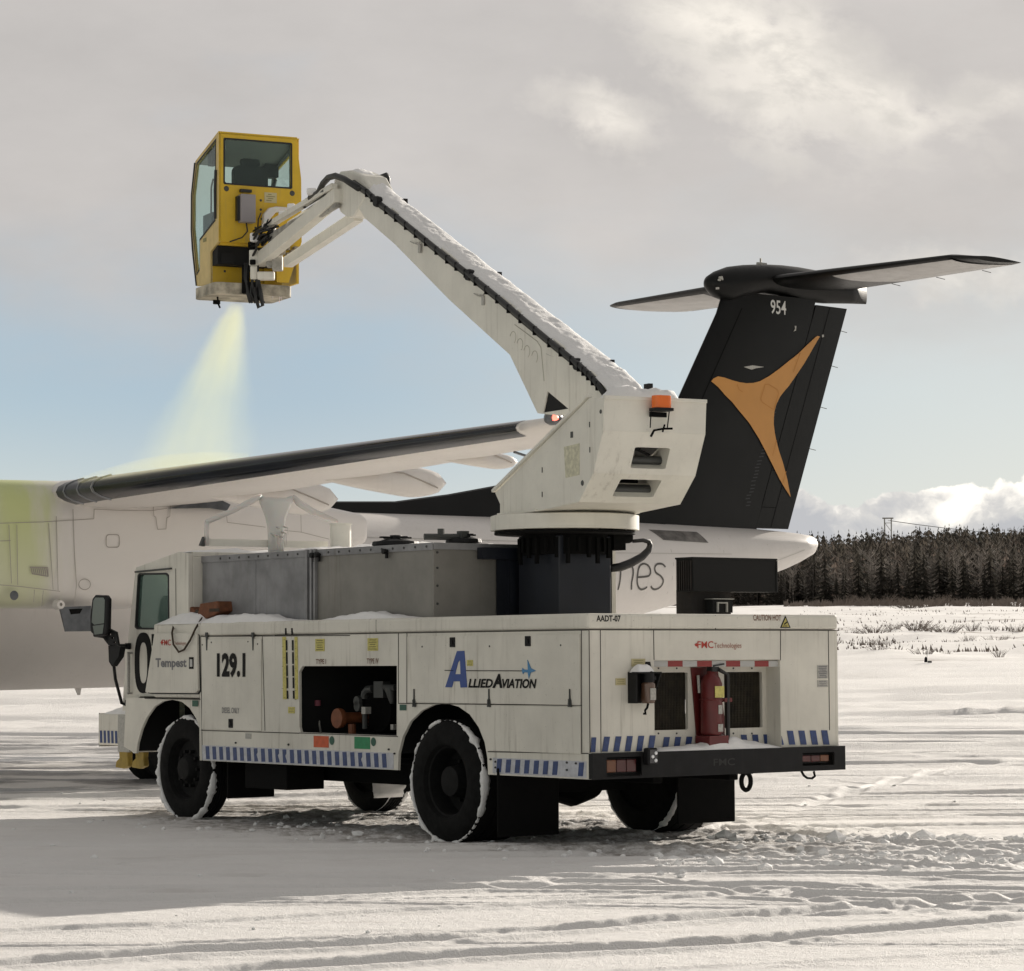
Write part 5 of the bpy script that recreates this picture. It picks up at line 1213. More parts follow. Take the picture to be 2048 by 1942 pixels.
# --- exhaust hood on the rear deck
hy = .75
a = RR(1338*dd, 1183*dd, hy); b_ = RR(1412*dd, 1140*dd, hy)
M = MB(); M.box(a[0], b_[0], hy, hy+.21, 1.832, b_[1]+.005); eb = M.build('exhaust_base', mat('rusty_black', (.016, .012, .010), .7, var=.5, vscale=10, streak=.3, dirt=(.06, .03, .02)), truck, bevel=.006)
a2 = RR(1340*dd, 1142*dd, hy-.12); b2 = RR(1500*dd, 1081*dd, hy-.12)
M = MB(); M.box(a2[0], b2[0], hy-.12, hy+.10, a2[1], b2[1]); M.box(a2[0]-.006, b2[0]+.006, hy-.128, hy+.108, b2[1]-.008, b2[1]+.008); M.box(b2[0]-.012, b2[0]+.006, hy-.128, hy-.1205, a2[1]-.004, b2[1]-.01)
M.build('exhaust_hood', 'void', truck, bevel=.004)
M = MB()
for k in range(7): y = hy-.10+k*.028; M.box(a2[0]-.012, a2[0]-.0005, y, y+.012, a2[1]+.01, b2[1]-.02)
M.build('exhaust_louvre', MATS['rusty_black'], truck)
q = RR(1130*0+c8(930, 400)[0], c8(930, 400)[1], hy-.04)
M = MB(); M.box(q[0]-.11, q[0]+.11, hy-.09, hy-.001, q[1]-.055, q[1]+.05); M.build('junction_box', 'void', truck)
M = MB(); M.box(q[0]-.12, q[0]+.12, hy-.10, hy-.001, q[1]+.055, q[1]+.062).box(q[0]-.07, q[0]-.055, hy-.105, hy-.091, q[1]-.05, q[1]+.02).box(q[0]+.03, q[0]+.045, hy-.105, hy-.091, q[1]-.05, q[1]+.02).box(q[0]-.07, q[0]+.045, hy-.105, hy-.091, q[1]+.0205, q[1]+.032); M.build('junction_lid', 'sticker_grey', truck)
# --- pump bay contents
def by(X, Y, off): p = SD(560+X/6.593, 1260+Y/6.593, off); return (off, p[0], p[1])
M = MB(); M.tube([by(355, 1000, .25), by(420, 1180, .25), by(505, 1345, .25)], .010, 6).tube([by(497, 1000, .25), by(510, 1170, .25), by(538, 1345, .25)], .010, 6).tube([by(345, 945, .25), by(480, 930, .25)], .009, 6); M.build('drain_hose', 'sticker_grey', truck, smooth='all')
M = MB(); M.tube([by(498, 925, .22), by(500, 1000, .22)], .028, 10); M.build('valve_handle', mat('dull_pink', (.20, .05, .07), .6), truck, smooth=True)
M = MB(); c_ = by(745, 1165, .15); M.lathe([(0, .0), (.085, .0), (.09, .02), (.085, .05), (.05, .06), (.05, .30), (.07, .30), (.07, .4), (0, .4)], c_, 'x', 24); M.tube([(.25, c_[1]-.09, c_[2]-.05), (.25, c_[1]-.10, c_[2]-.20)], .035, 10); M.build('pump', 'bronze', truck, smooth=True)
M = MB(); M.tube([by(1110, 900, .3), by(1120, 830, .3), by(1160, 780, .3), by(1230, 775, .3)], .035, 10); e_ = by(1295, 785, .28); M.box(.28, .36, e_[1]-.07, e_[1]+.07, e_[2]-.07, e_[2]+.07).tube([by(1370, 750, .3), by(1530, 760, .3)], .03, 10).tube([by(1450, 770, .3), by(1475, 900, .3), by(1480, 970, .3)], [.05, .035, .02], 10)
for X, Y in ((1005, 940), (1010, 1005)): c_ = by(X, Y, .24); M.lathe([(0, 0), (.045, 0), (.05, .03)], c_, 'x', 16)
M.tube([by(1120, 1090, .3), by(1120, 1300, .3)], .025, 8)
M.build('pipework', 'pipe', truck, smooth=True)
M = MB(); c_ = by(1125, 1060, .22); M.box(.20, .26, c_[1]-.03, c_[1]+.03, c_[2]-.03, c_[2]+.03); c_ = by(1500, 1275, .22); M.box(.20, .24, c_[1]-.02, c_[1]+.02, c_[2]-.025, c_[2]+.02); c_ = by(325, 728, .2); M.box(.2, .22, c_[1]-.02, c_[1]+.02, c_[2]-.008, c_[2]+.008); M.build('fittings', 'sticker_grey', truck)
M = MB(); c_ = by(1290, 1050, .45); M.lathe([(.0, 0), (.20, 0), (.22, .05), (.22, .4)], c_, 'x', 24).box(.5, .8, c_[1]-.30, c_[1]+.3, .86, c_[2]); M.build('pump_motor', 'dark', truck)
# ------------------------------------------------------------------ loose things on the truck
FEM = TM
pe = RR(*c8(880, 1240), .02)
fe = empty('fire_extinguisher', TM @ Matrix.Translation((pe[0], .07, .80)), 'tall red fire extinguisher standing in the recess at the rear of the truck', 'fire extinguisher')
fi = Matrix.Translation((-pe[0], -.07, -.80))
tz = RR(*c8(880, 780), .02)[1]
a, b_ = RR(*c8(830, 1100), 0.0), RR(*c8(925, 800), 0.0)
fcx = RR(*c8(885, 1000), .07)[0]; z0 = RR(*c8(880, 1180), .05)[1]; z1 = RR(*c8(880, 800), .05)[1]
rad = .088
M = MB(fi); M.lathe([(0, z0), (rad-.01, z0), (rad, z0+.02), (rad, z1-.09), (rad-.02, z1-.04), (.035, z1-.01), (.03, z1+.01), (0, z1+.01)], (fcx, .07, 0), 'z', 28); M.build('cylinder', 'red', fe, smooth=True)
M = MB(fi); M.box(fcx-.02, fcx+.05, .03, .10, z1+.005, z1+.045).bar((fcx-.02, .02, z1+.05), (fcx+.09, .02, z1+.065), .02, .012); M.tube([(fcx+.05, .03, z1+.02), (fcx+.13, .02, z1-.02), (fcx+.12, .01, z1-.25), (fcx+.13, .02, z1-.5), (fcx+.11, .02, z1-.56)], .017, 8); M.build('valve_and_hose', 'hose', fe, smooth=True)
M = MB(fi); M.plate([(fcx-.04, z1-.20), (fcx+.055, z1-.20), (fcx+.055, z1-.11), (fcx-.04, z1-.11)], [], rear, .07-rad-.006, .07-rad-.002); M.build('label', 'sticker', fe)
M = MB(fi); M.box(fcx-.01, fcx+.04, .07-rad-.006, .07-rad-.002, z1-.47, z1-.41); M.box(fcx-.005, fcx+.035, .07-rad-.006, .07-rad-.002, z1-.33, z1-.26); M.build('small_label', 'sticker_grey', fe)
M = MB(); bd = [RR(*c8(*p), .12) for p in ((782, 772), (940, 768), (982, 1070), (986, 1222), (820, 1252))]
M.prism(bd, rear, .155, .165); M.build('extinguisher_board', 'red_dk', truck)
M = MB(); z = z0+.28; M.tube([(fcx+(rad+.006)*math.cos(t_), .07+(rad+.006)*math.sin(t_), z) for t_ in [2*math.pi*k/20 for k in range(20)]], .008, 5, closed=True).box(fcx+.08, fcx+.16, .0, .03, z-.02, z+.012); M.build('extinguisher_clamp', 'red', truck); M = MB(); M.box(fcx-.1, fcx+.1, -.02, .15, z0-.10, z0-.005); M.build('extinguisher_base', 'red', truck)
M = MB(); q = RR(*c8(815, 880), .10); M.tube([(q[0]+.01, .13, q[1]+.08), (q[0]+.012, .12, q[1]-.06)], .012, 8); M.build('clip', 'sticker_grey', truck)
# black bracket with a canister on the left rear panel
q0 = RR(*c8(380, 988), -.0); q1 = RR(*c8(520, 797), -.0)
M = MB(); M.plate([(q0[0], q0[1]), (q0[0]+.20, q0[1]), (q1[0], q1[1]), (q0[0], q1[1])], [], rear, -.016, -.001).box(q0[0], q1[0], -.13, -.016, q1[1]-.012, q1[1]).box(q0[0], q0[0]+.015, -.10, -.016, q0[1], q1[1]-.012).prism([(-.13, q1[1]-.012), (-.016, q1[1]-.012), (-.016, q0[1])], lambda a, b, d: (d, a, b), q1[0]-.012, q1[0])
M.build('canister_bracket', 'void', truck)
snow_heap('snow_cap', q0[0]+.0, q0[0]+.17, -.13, -.01, q1[1], .065, 61, nx=14, ny=10)
cn = empty('canister', TM @ Matrix.Translation(((q0[0]+q1[0])/2, -.08, q0[1])), 'small clear grease canister with black head in a bracket on the rear panel', 'canister')
cM = Matrix.Translation((-(q0[0]+q1[0])/2, -.08*-1, -q0[1])); ccx = (q0[0]+q1[0])/2+.02; z0c, z1c = q0[1]-.005, q0[1]+.16
M = MB(cM); M.lathe([(0, z0c), (.050, z0c+.005), (.058, z0c+.03), (.058, z1c-.01), (.05, z1c)], (ccx, -.08, 0), 'z', 20); M.build('cup', mat('amber_oil', (.10, .055, .035), .12, coat=.5), cn, smooth=True)
M = MB(cM); M.lathe([(.05, z1c), (.05, z1c+.08), (.03, z1c+.10), (.02, z1c+.16), (0, z1c+.16)], (ccx, -.08, 0), 'z', 16).box(ccx-.02, ccx+.05, -.12, -.05, z1c+.02, z1c+.05); M.build('head', 'black', cn, smooth=True)
M = MB(cM); M.box(ccx-.028, ccx+.028, -.142, -.139, z0c+.03, z0c+.12); M.build('label', 'sticker_grey', cn)
M = MB(cM); M.tube([(ccx, -.08, z0c), (ccx-.01, -.08, z0c-.03), (ccx-.04, -.09, z0c-.05), (ccx-.035, -.09, z0c-.08), (ccx-.055, -.09, z0c-.075)], .009, 6); M.build('drain_tap', 'dark', cn)
# roped wooden chocks lying on the snow of the locker
def c5(X, Y): return (X/2.8257, 820+Y/2.8257)
def tp(X, Y, x_): p = SD(*c5(X, Y), x_); return (x_, *p)
wc = empty('wheel_chock', TM @ Matrix.Translation((.30, 6.1, 1.90)), 'pair of worn brown wheel chocks roped together, resting on snow beside the cab', 'wheel chocks')
wi = Matrix.Translation((-.30, -6.1, -1.90))
for pts, d0, d1 in (([(1018, 1092), (1052, 1100), (1072, 1095), (1128, 1138), (1100, 1150), (1040, 1180), (1005, 1200), (1010, 1150)], .12, .30), ([(1160, 1095), (1262, 1080), (1268, 1135), (1238, 1160), (1190, 1182), (1140, 1175), (1152, 1130)], .10, .26)):
    M = MB(wi); M.prism([tp(X, Y, .16)[1:] for X, Y in pts], side, d0, d1); M.build('wedge', 'brown', wc, bevel=.012)
M = MB(wi); M.box(.096, .099, *sorted([tp(1185, 1130, .1)[1], tp(1240, 1130, .1)[1]]), tp(1200, 1140, .1)[2], tp(1200, 1122, .1)[2]); M.build('stencil', 'rope', wc)
M = MB(wi); M.tube([tp(1020, 1170, .12), tp(985, 1200, .05), tp(972, 1260, -.05), tp(980, 1325, -.06), tp(1010, 1368, -.06), tp(1040, 1355, -.06), tp(1075, 1300, -.06), tp(1105, 1235, -.03), tp(1135, 1185, .06), tp(1150, 1165, .12)], .0095, 8); M.tube([tp(1110, 1135, .13), tp(1130, 1145, .12), tp(1150, 1140, .12)], .014, 6); M.build('rope', 'rope', wc, smooth='all')
# operator in the basket: one skinned figure seated behind the window
def person():
    root = empty('person', KMw @ Matrix.Translation((.45, .35, -1.02)), 'person in dark hooded jacket sitting in the yellow operator basket, facing away', 'person')
    me = bpy.data.meshes.new('body')
    J_ = [((0, 0, 0), .14), ((0, -.01, .22), .13), ((0, 0, .42), .14), ((0, 0, .52), .06), ((0, .01, .60), .055), ((0, .02, .70), .098), ((0, .02, .76), .09),
          ((-.17, 0, .44), .07), ((-.22, .03, .22), .055), ((-.17, .25, .14), .045), ((-.16, .33, .14), .04), ((.17, 0, .44), .07), ((.22, .03, .22), .055), ((.17, .25, .14), .045), ((.16, .33, .14), .04),
          ((-.09, .02, -.02), .10), ((-.10, .36, .0), .075), ((-.10, .38, -.13), .06), ((.09, .02, -.02), .10), ((.10, .36, .0), .075), ((.10, .38, -.13), .06)]
    ed = [(0, 1), (1, 2), (2, 3), (3, 4), (4, 5), (5, 6), (2, 7), (7, 8), (8, 9), (9, 10), (2, 11), (11, 12), (12, 13), (13, 14), (0, 15), (15, 16), (16, 17), (0, 18), (18, 19), (19, 20)]
    me.from_pydata([j[0] for j in J_], ed, []);     o = bpy.data.objects.new('body', me); C.objects.link(o); o.parent = root; me.materials.append(M_['cloth'])
    o.modifiers.new('k', 'SKIN')
    for i, j in enumerate(J_): me.skin_vertices[0].data[i].radius = (j[1], j[1]); me.skin_vertices[0].data[i].use_root = (i == 0)
    q = o.modifiers.new('s', 'SUBSURF'); q.levels = q.render_levels = 2
    M = MB(); M.lathe([(0, -.06), (.05, -.05), (.072, 0), (.066, .05), (0, .09)], (0, .075, .69), 'z', 14); M.build('face', 'skin', root, smooth='all')
    for s_ in (-1, 1):
        M = MB(); c_ = (s_*.16, .35, .15); M.box(c_[0]-.035, c_[0]+.035, .33, .40, .12, .15)
        for k in range(4): M.tube([(c_[0]-.028+.018*k, .40, .137), (c_[0]-.028+.018*k, .43, .135), (c_[0]-.028+.018*k, .445-.004*abs(k-1.5), .115)], .009, 6)
        M.tube([(c_[0]-s_*.035, .35, .135), (c_[0]-s_*.055, .38, .125)], .010, 6); M.build('glove', 'hose', root, bevel=.006)
person()
# ------------------------------------------------------------------ the aircraft
AS = Vector((3.84, 46, 0)); Aa = Vector((.788, .616, 0)).normalized(); Ab = Vector((Aa.y, -Aa.x, 0))
AMw = Matrix(((Aa.x, -Ab.x, 0, AS.x), (Aa.y, -Ab.y, 0, AS.y), (0, 0, 1, 0), (0, 0, 0, 1)))
air = empty('turboprop_aircraft', AMw, 'white twin-engine turboprop airliner with black T-tail carrying a gold three-pointed emblem, being sprayed', 'aircraft')
def AH(x, y, p=0.0):
    q = hitp(x, y, Ab, AS+Ab*p)-AS; return (q.dot(Aa), q.z)
def k4(X, Y): return (1150+X/2.2027, 480+Y/2.2027)
def k5(X, Y): return (1300+X/3.234, 500+Y/3.234)
def k2(X, Y): return (400+X/2.826, 900+Y/2.826)
FS = [(-24.3, 1.70, 1.78, .04), (-24.0, 1.50, 2.05, .30), (-23.4, 1.32, 2.45, .62), (-22.6, 1.20, 2.95, .92), (-21.6, 1.12, 3.35, 1.14), (-20.0, 1.09, 3.56, 1.24), (-17.0, 1.09, 3.60, 1.25), (-14, 1.09, 3.60, 1.25), (-11.5, 1.12, 3.60, 1.25), (-9.0, 1.14, 3.60, 1.25), (-7.5, 1.20, 3.60, 1.23),
      (-6.0, 1.40, 3.60, 1.18), (-4.5, 1.70, 3.60, 1.06), (-3.0, 2.02, 3.60, .92), (-1.5, 2.35, 3.58, .74), (0, 2.70, 3.55, .52), (.8, 2.93, 3.51, .36), (1.25, 3.10, 3.48, .24), (1.42, 3.20, 3.44, .14), (1.46, 3.26, 3.38, .06)]
def fus(a):
    xs = [s[0] for s in FS]; return [float(np.interp(a, xs, [s[k] for s in FS])) for k in (1, 2, 3)]
M = MB(); rings = []
fa = list(np.concatenate([np.arange(-24.3, -20, .35), np.arange(-20, -8, 1.0), np.arange(-8, 1.46, .3), [1.46]]))
for a in fa:
    zb, zt, w_ = fus(a); zc, h = (zb+zt)/2, (zt-zb)/2; rings.append([(a, w_*math.cos(t_), zc+h*math.sin(t_)) for t_ in [2*math.pi*k/48 for k in range(48)]])
M.loft(rings); fz = M.build('fuselage', 'ac_white', air, smooth='all')
def onfus(a, z, d=0.0):
    zb, zt, w_ = fus(a); zc, h = (zb+zt)/2, (zt-zb)/2; return (a, -(w_*math.sqrt(max(0.0, 1-((z-zc)/h)**2))+d), z)
def conform(M, poly, holes, mapf, cuts=3, rounds=2):
    """fill an outline, subdivide it and lay it on a curved surface"""
    loops = [[Vector((a, b, 0)) for a, b in L] for L in [poly]+holes]; tr = tessellate_polygon(loops); fl = [p for L in loops for p in L]
    bm = bmesh.new(); vs = [bm.verts.new(p) for p in fl]
    for t_ in tr:
        try: bm.faces.new([vs[i] for i in t_])
        except ValueError: pass
    for _ in range(rounds):
        long_ = [e for e in bm.edges if e.calc_length() > .12]
        if not long_: break
        bmesh.ops.subdivide_edges(bm, edges=long_, cuts=cuts, use_grid_fill=True); bmesh.ops.triangulate(bm, faces=bm.faces)
    bm.verts.index_update(); M.add([mapf(v.co.x, v.co.y) for v in bm.verts], [tuple(v.index for v in f.verts) for f in bm.faces]); bm.free(); return M
def strip(M, pts, mapf, w_=.008):
    """a thin line laid on a curved surface"""
    for (a, b), (c_, e) in zip(pts[:-1], pts[1:]):
        n = max(1, int(math.hypot(c_-a, e-b)/.2)); d = Vector((c_-a, e-b)).normalized(); q = Vector((-d.y, d.x))*w_/2
        for k in range(n):
            u0, u1 = k/n, (k+1)/n; p = [(a+(c_-a)*u0, b+(e-b)*u0), (a+(c_-a)*u1, b+(e-b)*u1)]
            M.add([mapf(p[0][0]+q.x, p[0][1]+q.y), mapf(p[1][0]+q.x, p[1][1]+q.y), mapf(p[1][0]-q.x, p[1][1]-q.y), mapf(p[0][0]-q.x, p[0][1]-q.y)], [(0, 1, 2, 3)])
# title lettering on the rear fuselage (its last letters show beside the truck)
t0, t1 = AH(*c3(1140, 1660), 1.0), AH(*c3(1550, 1455), 1.0)
M = MB(); fn = lambda a, b, d: onfus(a, b, d)
lf_ = lambda a, b: onfus(a, b, .006)
for stroke in ([(1148, 1462), (1160, 1500), (1158, 1580), (1152, 1660)], [(1160, 1500), (1185, 1470), (1215, 1452), (1245, 1460), (1266, 1490), (1268, 1540), (1262, 1600), (1272, 1658)],
               [(1308, 1560), (1395, 1552), (1418, 1530), (1415, 1495), (1400, 1468), (1368, 1452), (1335, 1462), (1315, 1492), (1307, 1540), (1308, 1590), (1325, 1632), (1355, 1655), (1385, 1652), (1408, 1636)],
               [(1550, 1478), (1525, 1455), (1490, 1452), (1465, 1465), (1455, 1495), (1470, 1525), (1510, 1548), (1540, 1580), (1542, 1615), (1520, 1645), (1485, 1655), (1455, 1645), (1440, 1628)]):
    sp_ = []
    for q0, q1, q2, q3 in zip([stroke[0]]+stroke[:-2], stroke[:-1], stroke[1:], stroke[2:]+[stroke[-1]]):
        for k in range(4):
            t_ = k/4; sp_.append(tuple(.5*((2*b)+(-a+c)*t_+(2*a-5*b+4*c-d)*t_*t_+(-a+3*b-3*c+d)*t_**3) for a, b, c, d in zip(q0, q1, q2, q3)))
    strip(M, [AH(*c3(*p), 1.0) for p in sp_+[stroke[-1]]], lf_, .030)
L_ = t1[0]-t0[0]; text_mb(M, 'airli', fn, t0[0]-.06-L_*.88, t0[0]-.09, t0[1], t1[1]+.13, .006, 0)
M.build('title_lettering', mat('title_grey', (.075, .07, .065), .5), fz)
M = MB()
for a in (-3.9, -2.4, -1.2, -.1, .7): strip(M, [(a, fus(a)[0]+.1), (a+.02, fus(a)[1]-.02)], lambda a, b: onfus(a, b, .004), .010)
strip(M, [(-4.5, 3.05), (-1.0, 3.10)], lambda a, b: onfus(a, b, .004), .010); strip(M, [(-9, 3.2), (-4.5, 3.2)], lambda a, b: onfus(a, b, .004), .010)
strip(M, [AH(*c8(1000, 230), .6), AH(*c8(1440, 60), .3)], lambda a, b: onfus(a, b, .004), .010)
M.build('skin_seams', mat('soft_seam', (.46, .44, .41), .6), fz)
M = MB(); conform(M, [AH(*c3(*p), .55) for p in ((1385, 1182), (1780, 1200), (1815, 1290), (1440, 1268))], [], lambda a, b: onfus(a, b, .006)); M.build('stained_panel', mat('soot_stain', (.16, .15, .14), .6, var=.6, vscale=4), fz)
M = MB()
for k in range(17):
    a = -20.5+k*.78; conform(M, rrect(a, a+.26, 2.62, 2.98, .08, 3), [], lambda a, b: onfus(a, b, .005))
M.build('cabin_windows', 'gasket', fz)
M = MB(); p = AH(440/2.8257, 820+1565/2.8257, 0); M.prism([(p[0]-.05, 1.12), (p[0]+.05, 1.12), (p[0]+.03, 1.02), (p[0]-.0, 1.02)], lambda a, b, d: (a, d, b), -.012, .012); M.build('blade_antenna', 'ac_white', air)
# --- airfoil sections
def foil(n=14, te=.0):
    xs = [0.5*(1-math.cos(math.pi*k/n)) for k in range(n+1)]
    yt = lambda x: 5*(.2969*math.sqrt(x)-.126*x-.3516*x*x+.2843*x**3-.1036*x**4)
    return [(x, yt(x)) for x in reversed(xs)]+[(x, -yt(x)) for x in xs[1:-1]]
FO = foil()
def sec(le, ch, th, p, z, drop=0.0, x0=0.0, x1=1.0, grow=0.0, camber=.35):
    """horizontal section: le aft position, chord, thickness (m), span position p, height z"""
    out = []
    for x, y in FO:
        x = min(max(x, x0), x1); yy = 5*(.2969*math.sqrt(x)-.126*x-.3516*x*x+.2843*x**3-.1036*x**4)*(1 if y >= 0 else -1)
        out.append((le+x*ch-(grow if x < .02 else 0), -p, z+yy*th+(grow if yy > 0 else -grow)-drop*x+camber*th*(.30 if yy > 0 else .30)*math.sin(math.pi*min(1, x*1.0))*(.5)))
    return out
def wing_at(p):
    p_ = abs(p); return (-15.2+(p_-4.6)*.093, float(np.interp(p_, [0, 4.6, 12.9], [2.55, 2.40, 1.12])), float(np.interp(p_, [0, 4.6, 12.9], [.40, .35, .175])), 3.44+(p_-4.6)*.034 if p_ > 4.6 else 3.44)
M = MB()
for s_ in (1,):
    rings = []
    for p in (-13.7, -13.4, -12.9, -10, -7, -4.6, -1.2, 0, 1.2, 4.6, 6, 8, 10, 12, 12.9, 13.05):
        le, ch, th, z = wing_at(p)
        if p > 13 or p < -13.5: le += .35; ch *= .55; th *= .4
        rings.append(sec(le, ch, th, p, z, .02))
    M.loft(rings)
wg = M.build('wing', 'ac_white', air, smooth=True)
def lead(p0, p1, nm, m, x1=.13, gr=.004, n=12, hook=None):
    M = MB(); rings = []
    for k in range(n+1):
        p = p0+(p1-p0)*k/n; le, ch, th, z = wing_at(p); r_ = [v for v in sec(le, ch, th, p, z, .02, grow=gr)]
        xs = [min(max(x, 0), 1) for x, y in FO]; keep = [v for v, x in zip(r_, xs) if x <= x1+.001]
        rings.append(keep)
    # FO runs trailing edge -> top -> nose -> bottom, so the kept run is one open strip
    M.loft(rings, cap=False, closed=False); return M.build(nm, m, wg, smooth='all')
lead(5.35, 12.35, 'leading_edge_boot', 'boot', .16)
lead(4.62, 5.30, 'leading_edge_metal', 'boot_grey', .16)
M = MB()
for p in (4.78, 5.05, 5.34):
    le, ch, th, z = wing_at(p); r_ = sec(le, ch, th, p, z, .02, grow=.010); q = [v for v, (x, y) in zip(r_, FO) if x <= .12]; M.tube([tuple(v) for v in q], .010, 5)
M.build('boot_strap', mat('bare_strap', (.30, .31, .33), .3, .6), wg)
# tip cap and lamp
M = MB(); rings = []
for k, f_ in enumerate((0, .25, .5, .75, .92, 1.0)):
    p = 12.4+.62*f_; le, ch, th, z = wing_at(p); s_ = math.sqrt(max(.02, 1-f_**3)); rings.append([(v[0], v[1], z+(v[2]-z)*s_) for v in sec(le, ch*1.0, th*.85, p, z, .02, grow=.004)])
M.loft(rings); M.build('wing_tip', 'ac_white', wg, smooth='all')
nv = AMw.inverted() @ atD(1106, 836, 26.9); M = MB(); M.lathe([(0, -.07), (.05, -.05), (.07, 0), (.06, .10), (0, .14)], (nv.x, nv.y+.03, nv.z), 'x', 14); nl = M.build('navigation_light', 'boot_grey', wg, smooth='all')
M = MB(); M.lathe([(0, -.03), (.028, -.015), (.03, 0), (.02, .03), (0, .035)], (nv.x-.01, nv.y-.04, nv.z), 'x', 12); M.build('lamp_glass', 'redlit', nl, smooth='all')
# flap hinge fairings
for p, x0, x1, r_ in ((5.85, 1.15, 3.0, .21), (7.95, 1.15, 2.85, .185), (10.1, .95, 2.0, .09)):
    le, ch, th, z = wing_at(p); M = MB(); rings = []
    for k in range(15):
        f_ = k/14; w_ = math.sin(math.pi*min(1, f_**.62*1.0))**.62 if 0 < f_ < 1 else .02
        w_ = max(.03, (f_/.68)**.75 if f_ < .68 else math.sqrt(max(.0009, 1-((f_-.68)/.32)**2)))
        zc = z-th*.25-r_*.10+.01*f_
        rings.append([(le+x0+(x1-x0)*f_, -p+r_*.62*w_*math.cos(t_), zc+r_*w_*math.sin(t_)*.95) for t_ in [2*math.pi*j/20 for j in range(20)]])
    M.loft(rings); fo_ = M.build('flap_fairing', 'ac_white', wg, smooth='all')
    M = MB(); M.tube([(le+x0+(x1-x0)*f_, -p-r_*.62*(.2 if f_ < .05 else min(1, (f_/.5)**.7)*.99), z-th*.25+.03+(.05*math.sin(math.pi*f_))-(0 if f_ < .6 else (f_-.6)*1.2*r_*2)) for f_ in (0, .15, .3, .45, .6, .75, .88)], .009, 5); M.build('fairing_seam', 'seam', fo_)
M = MB(); p = 11.3; le, ch, th, z = wing_at(p); M.bar((le+.9, -p, z-th*.5), (le+1.45, -p, z-th*.5-.12), .03, .02).bar((le+1.45, -p, z-th*.5-.12), (le+1.50, -p, z-th*.3+.05), .03, .03); M.build('aileron_hinge', 'boot_grey', wg)
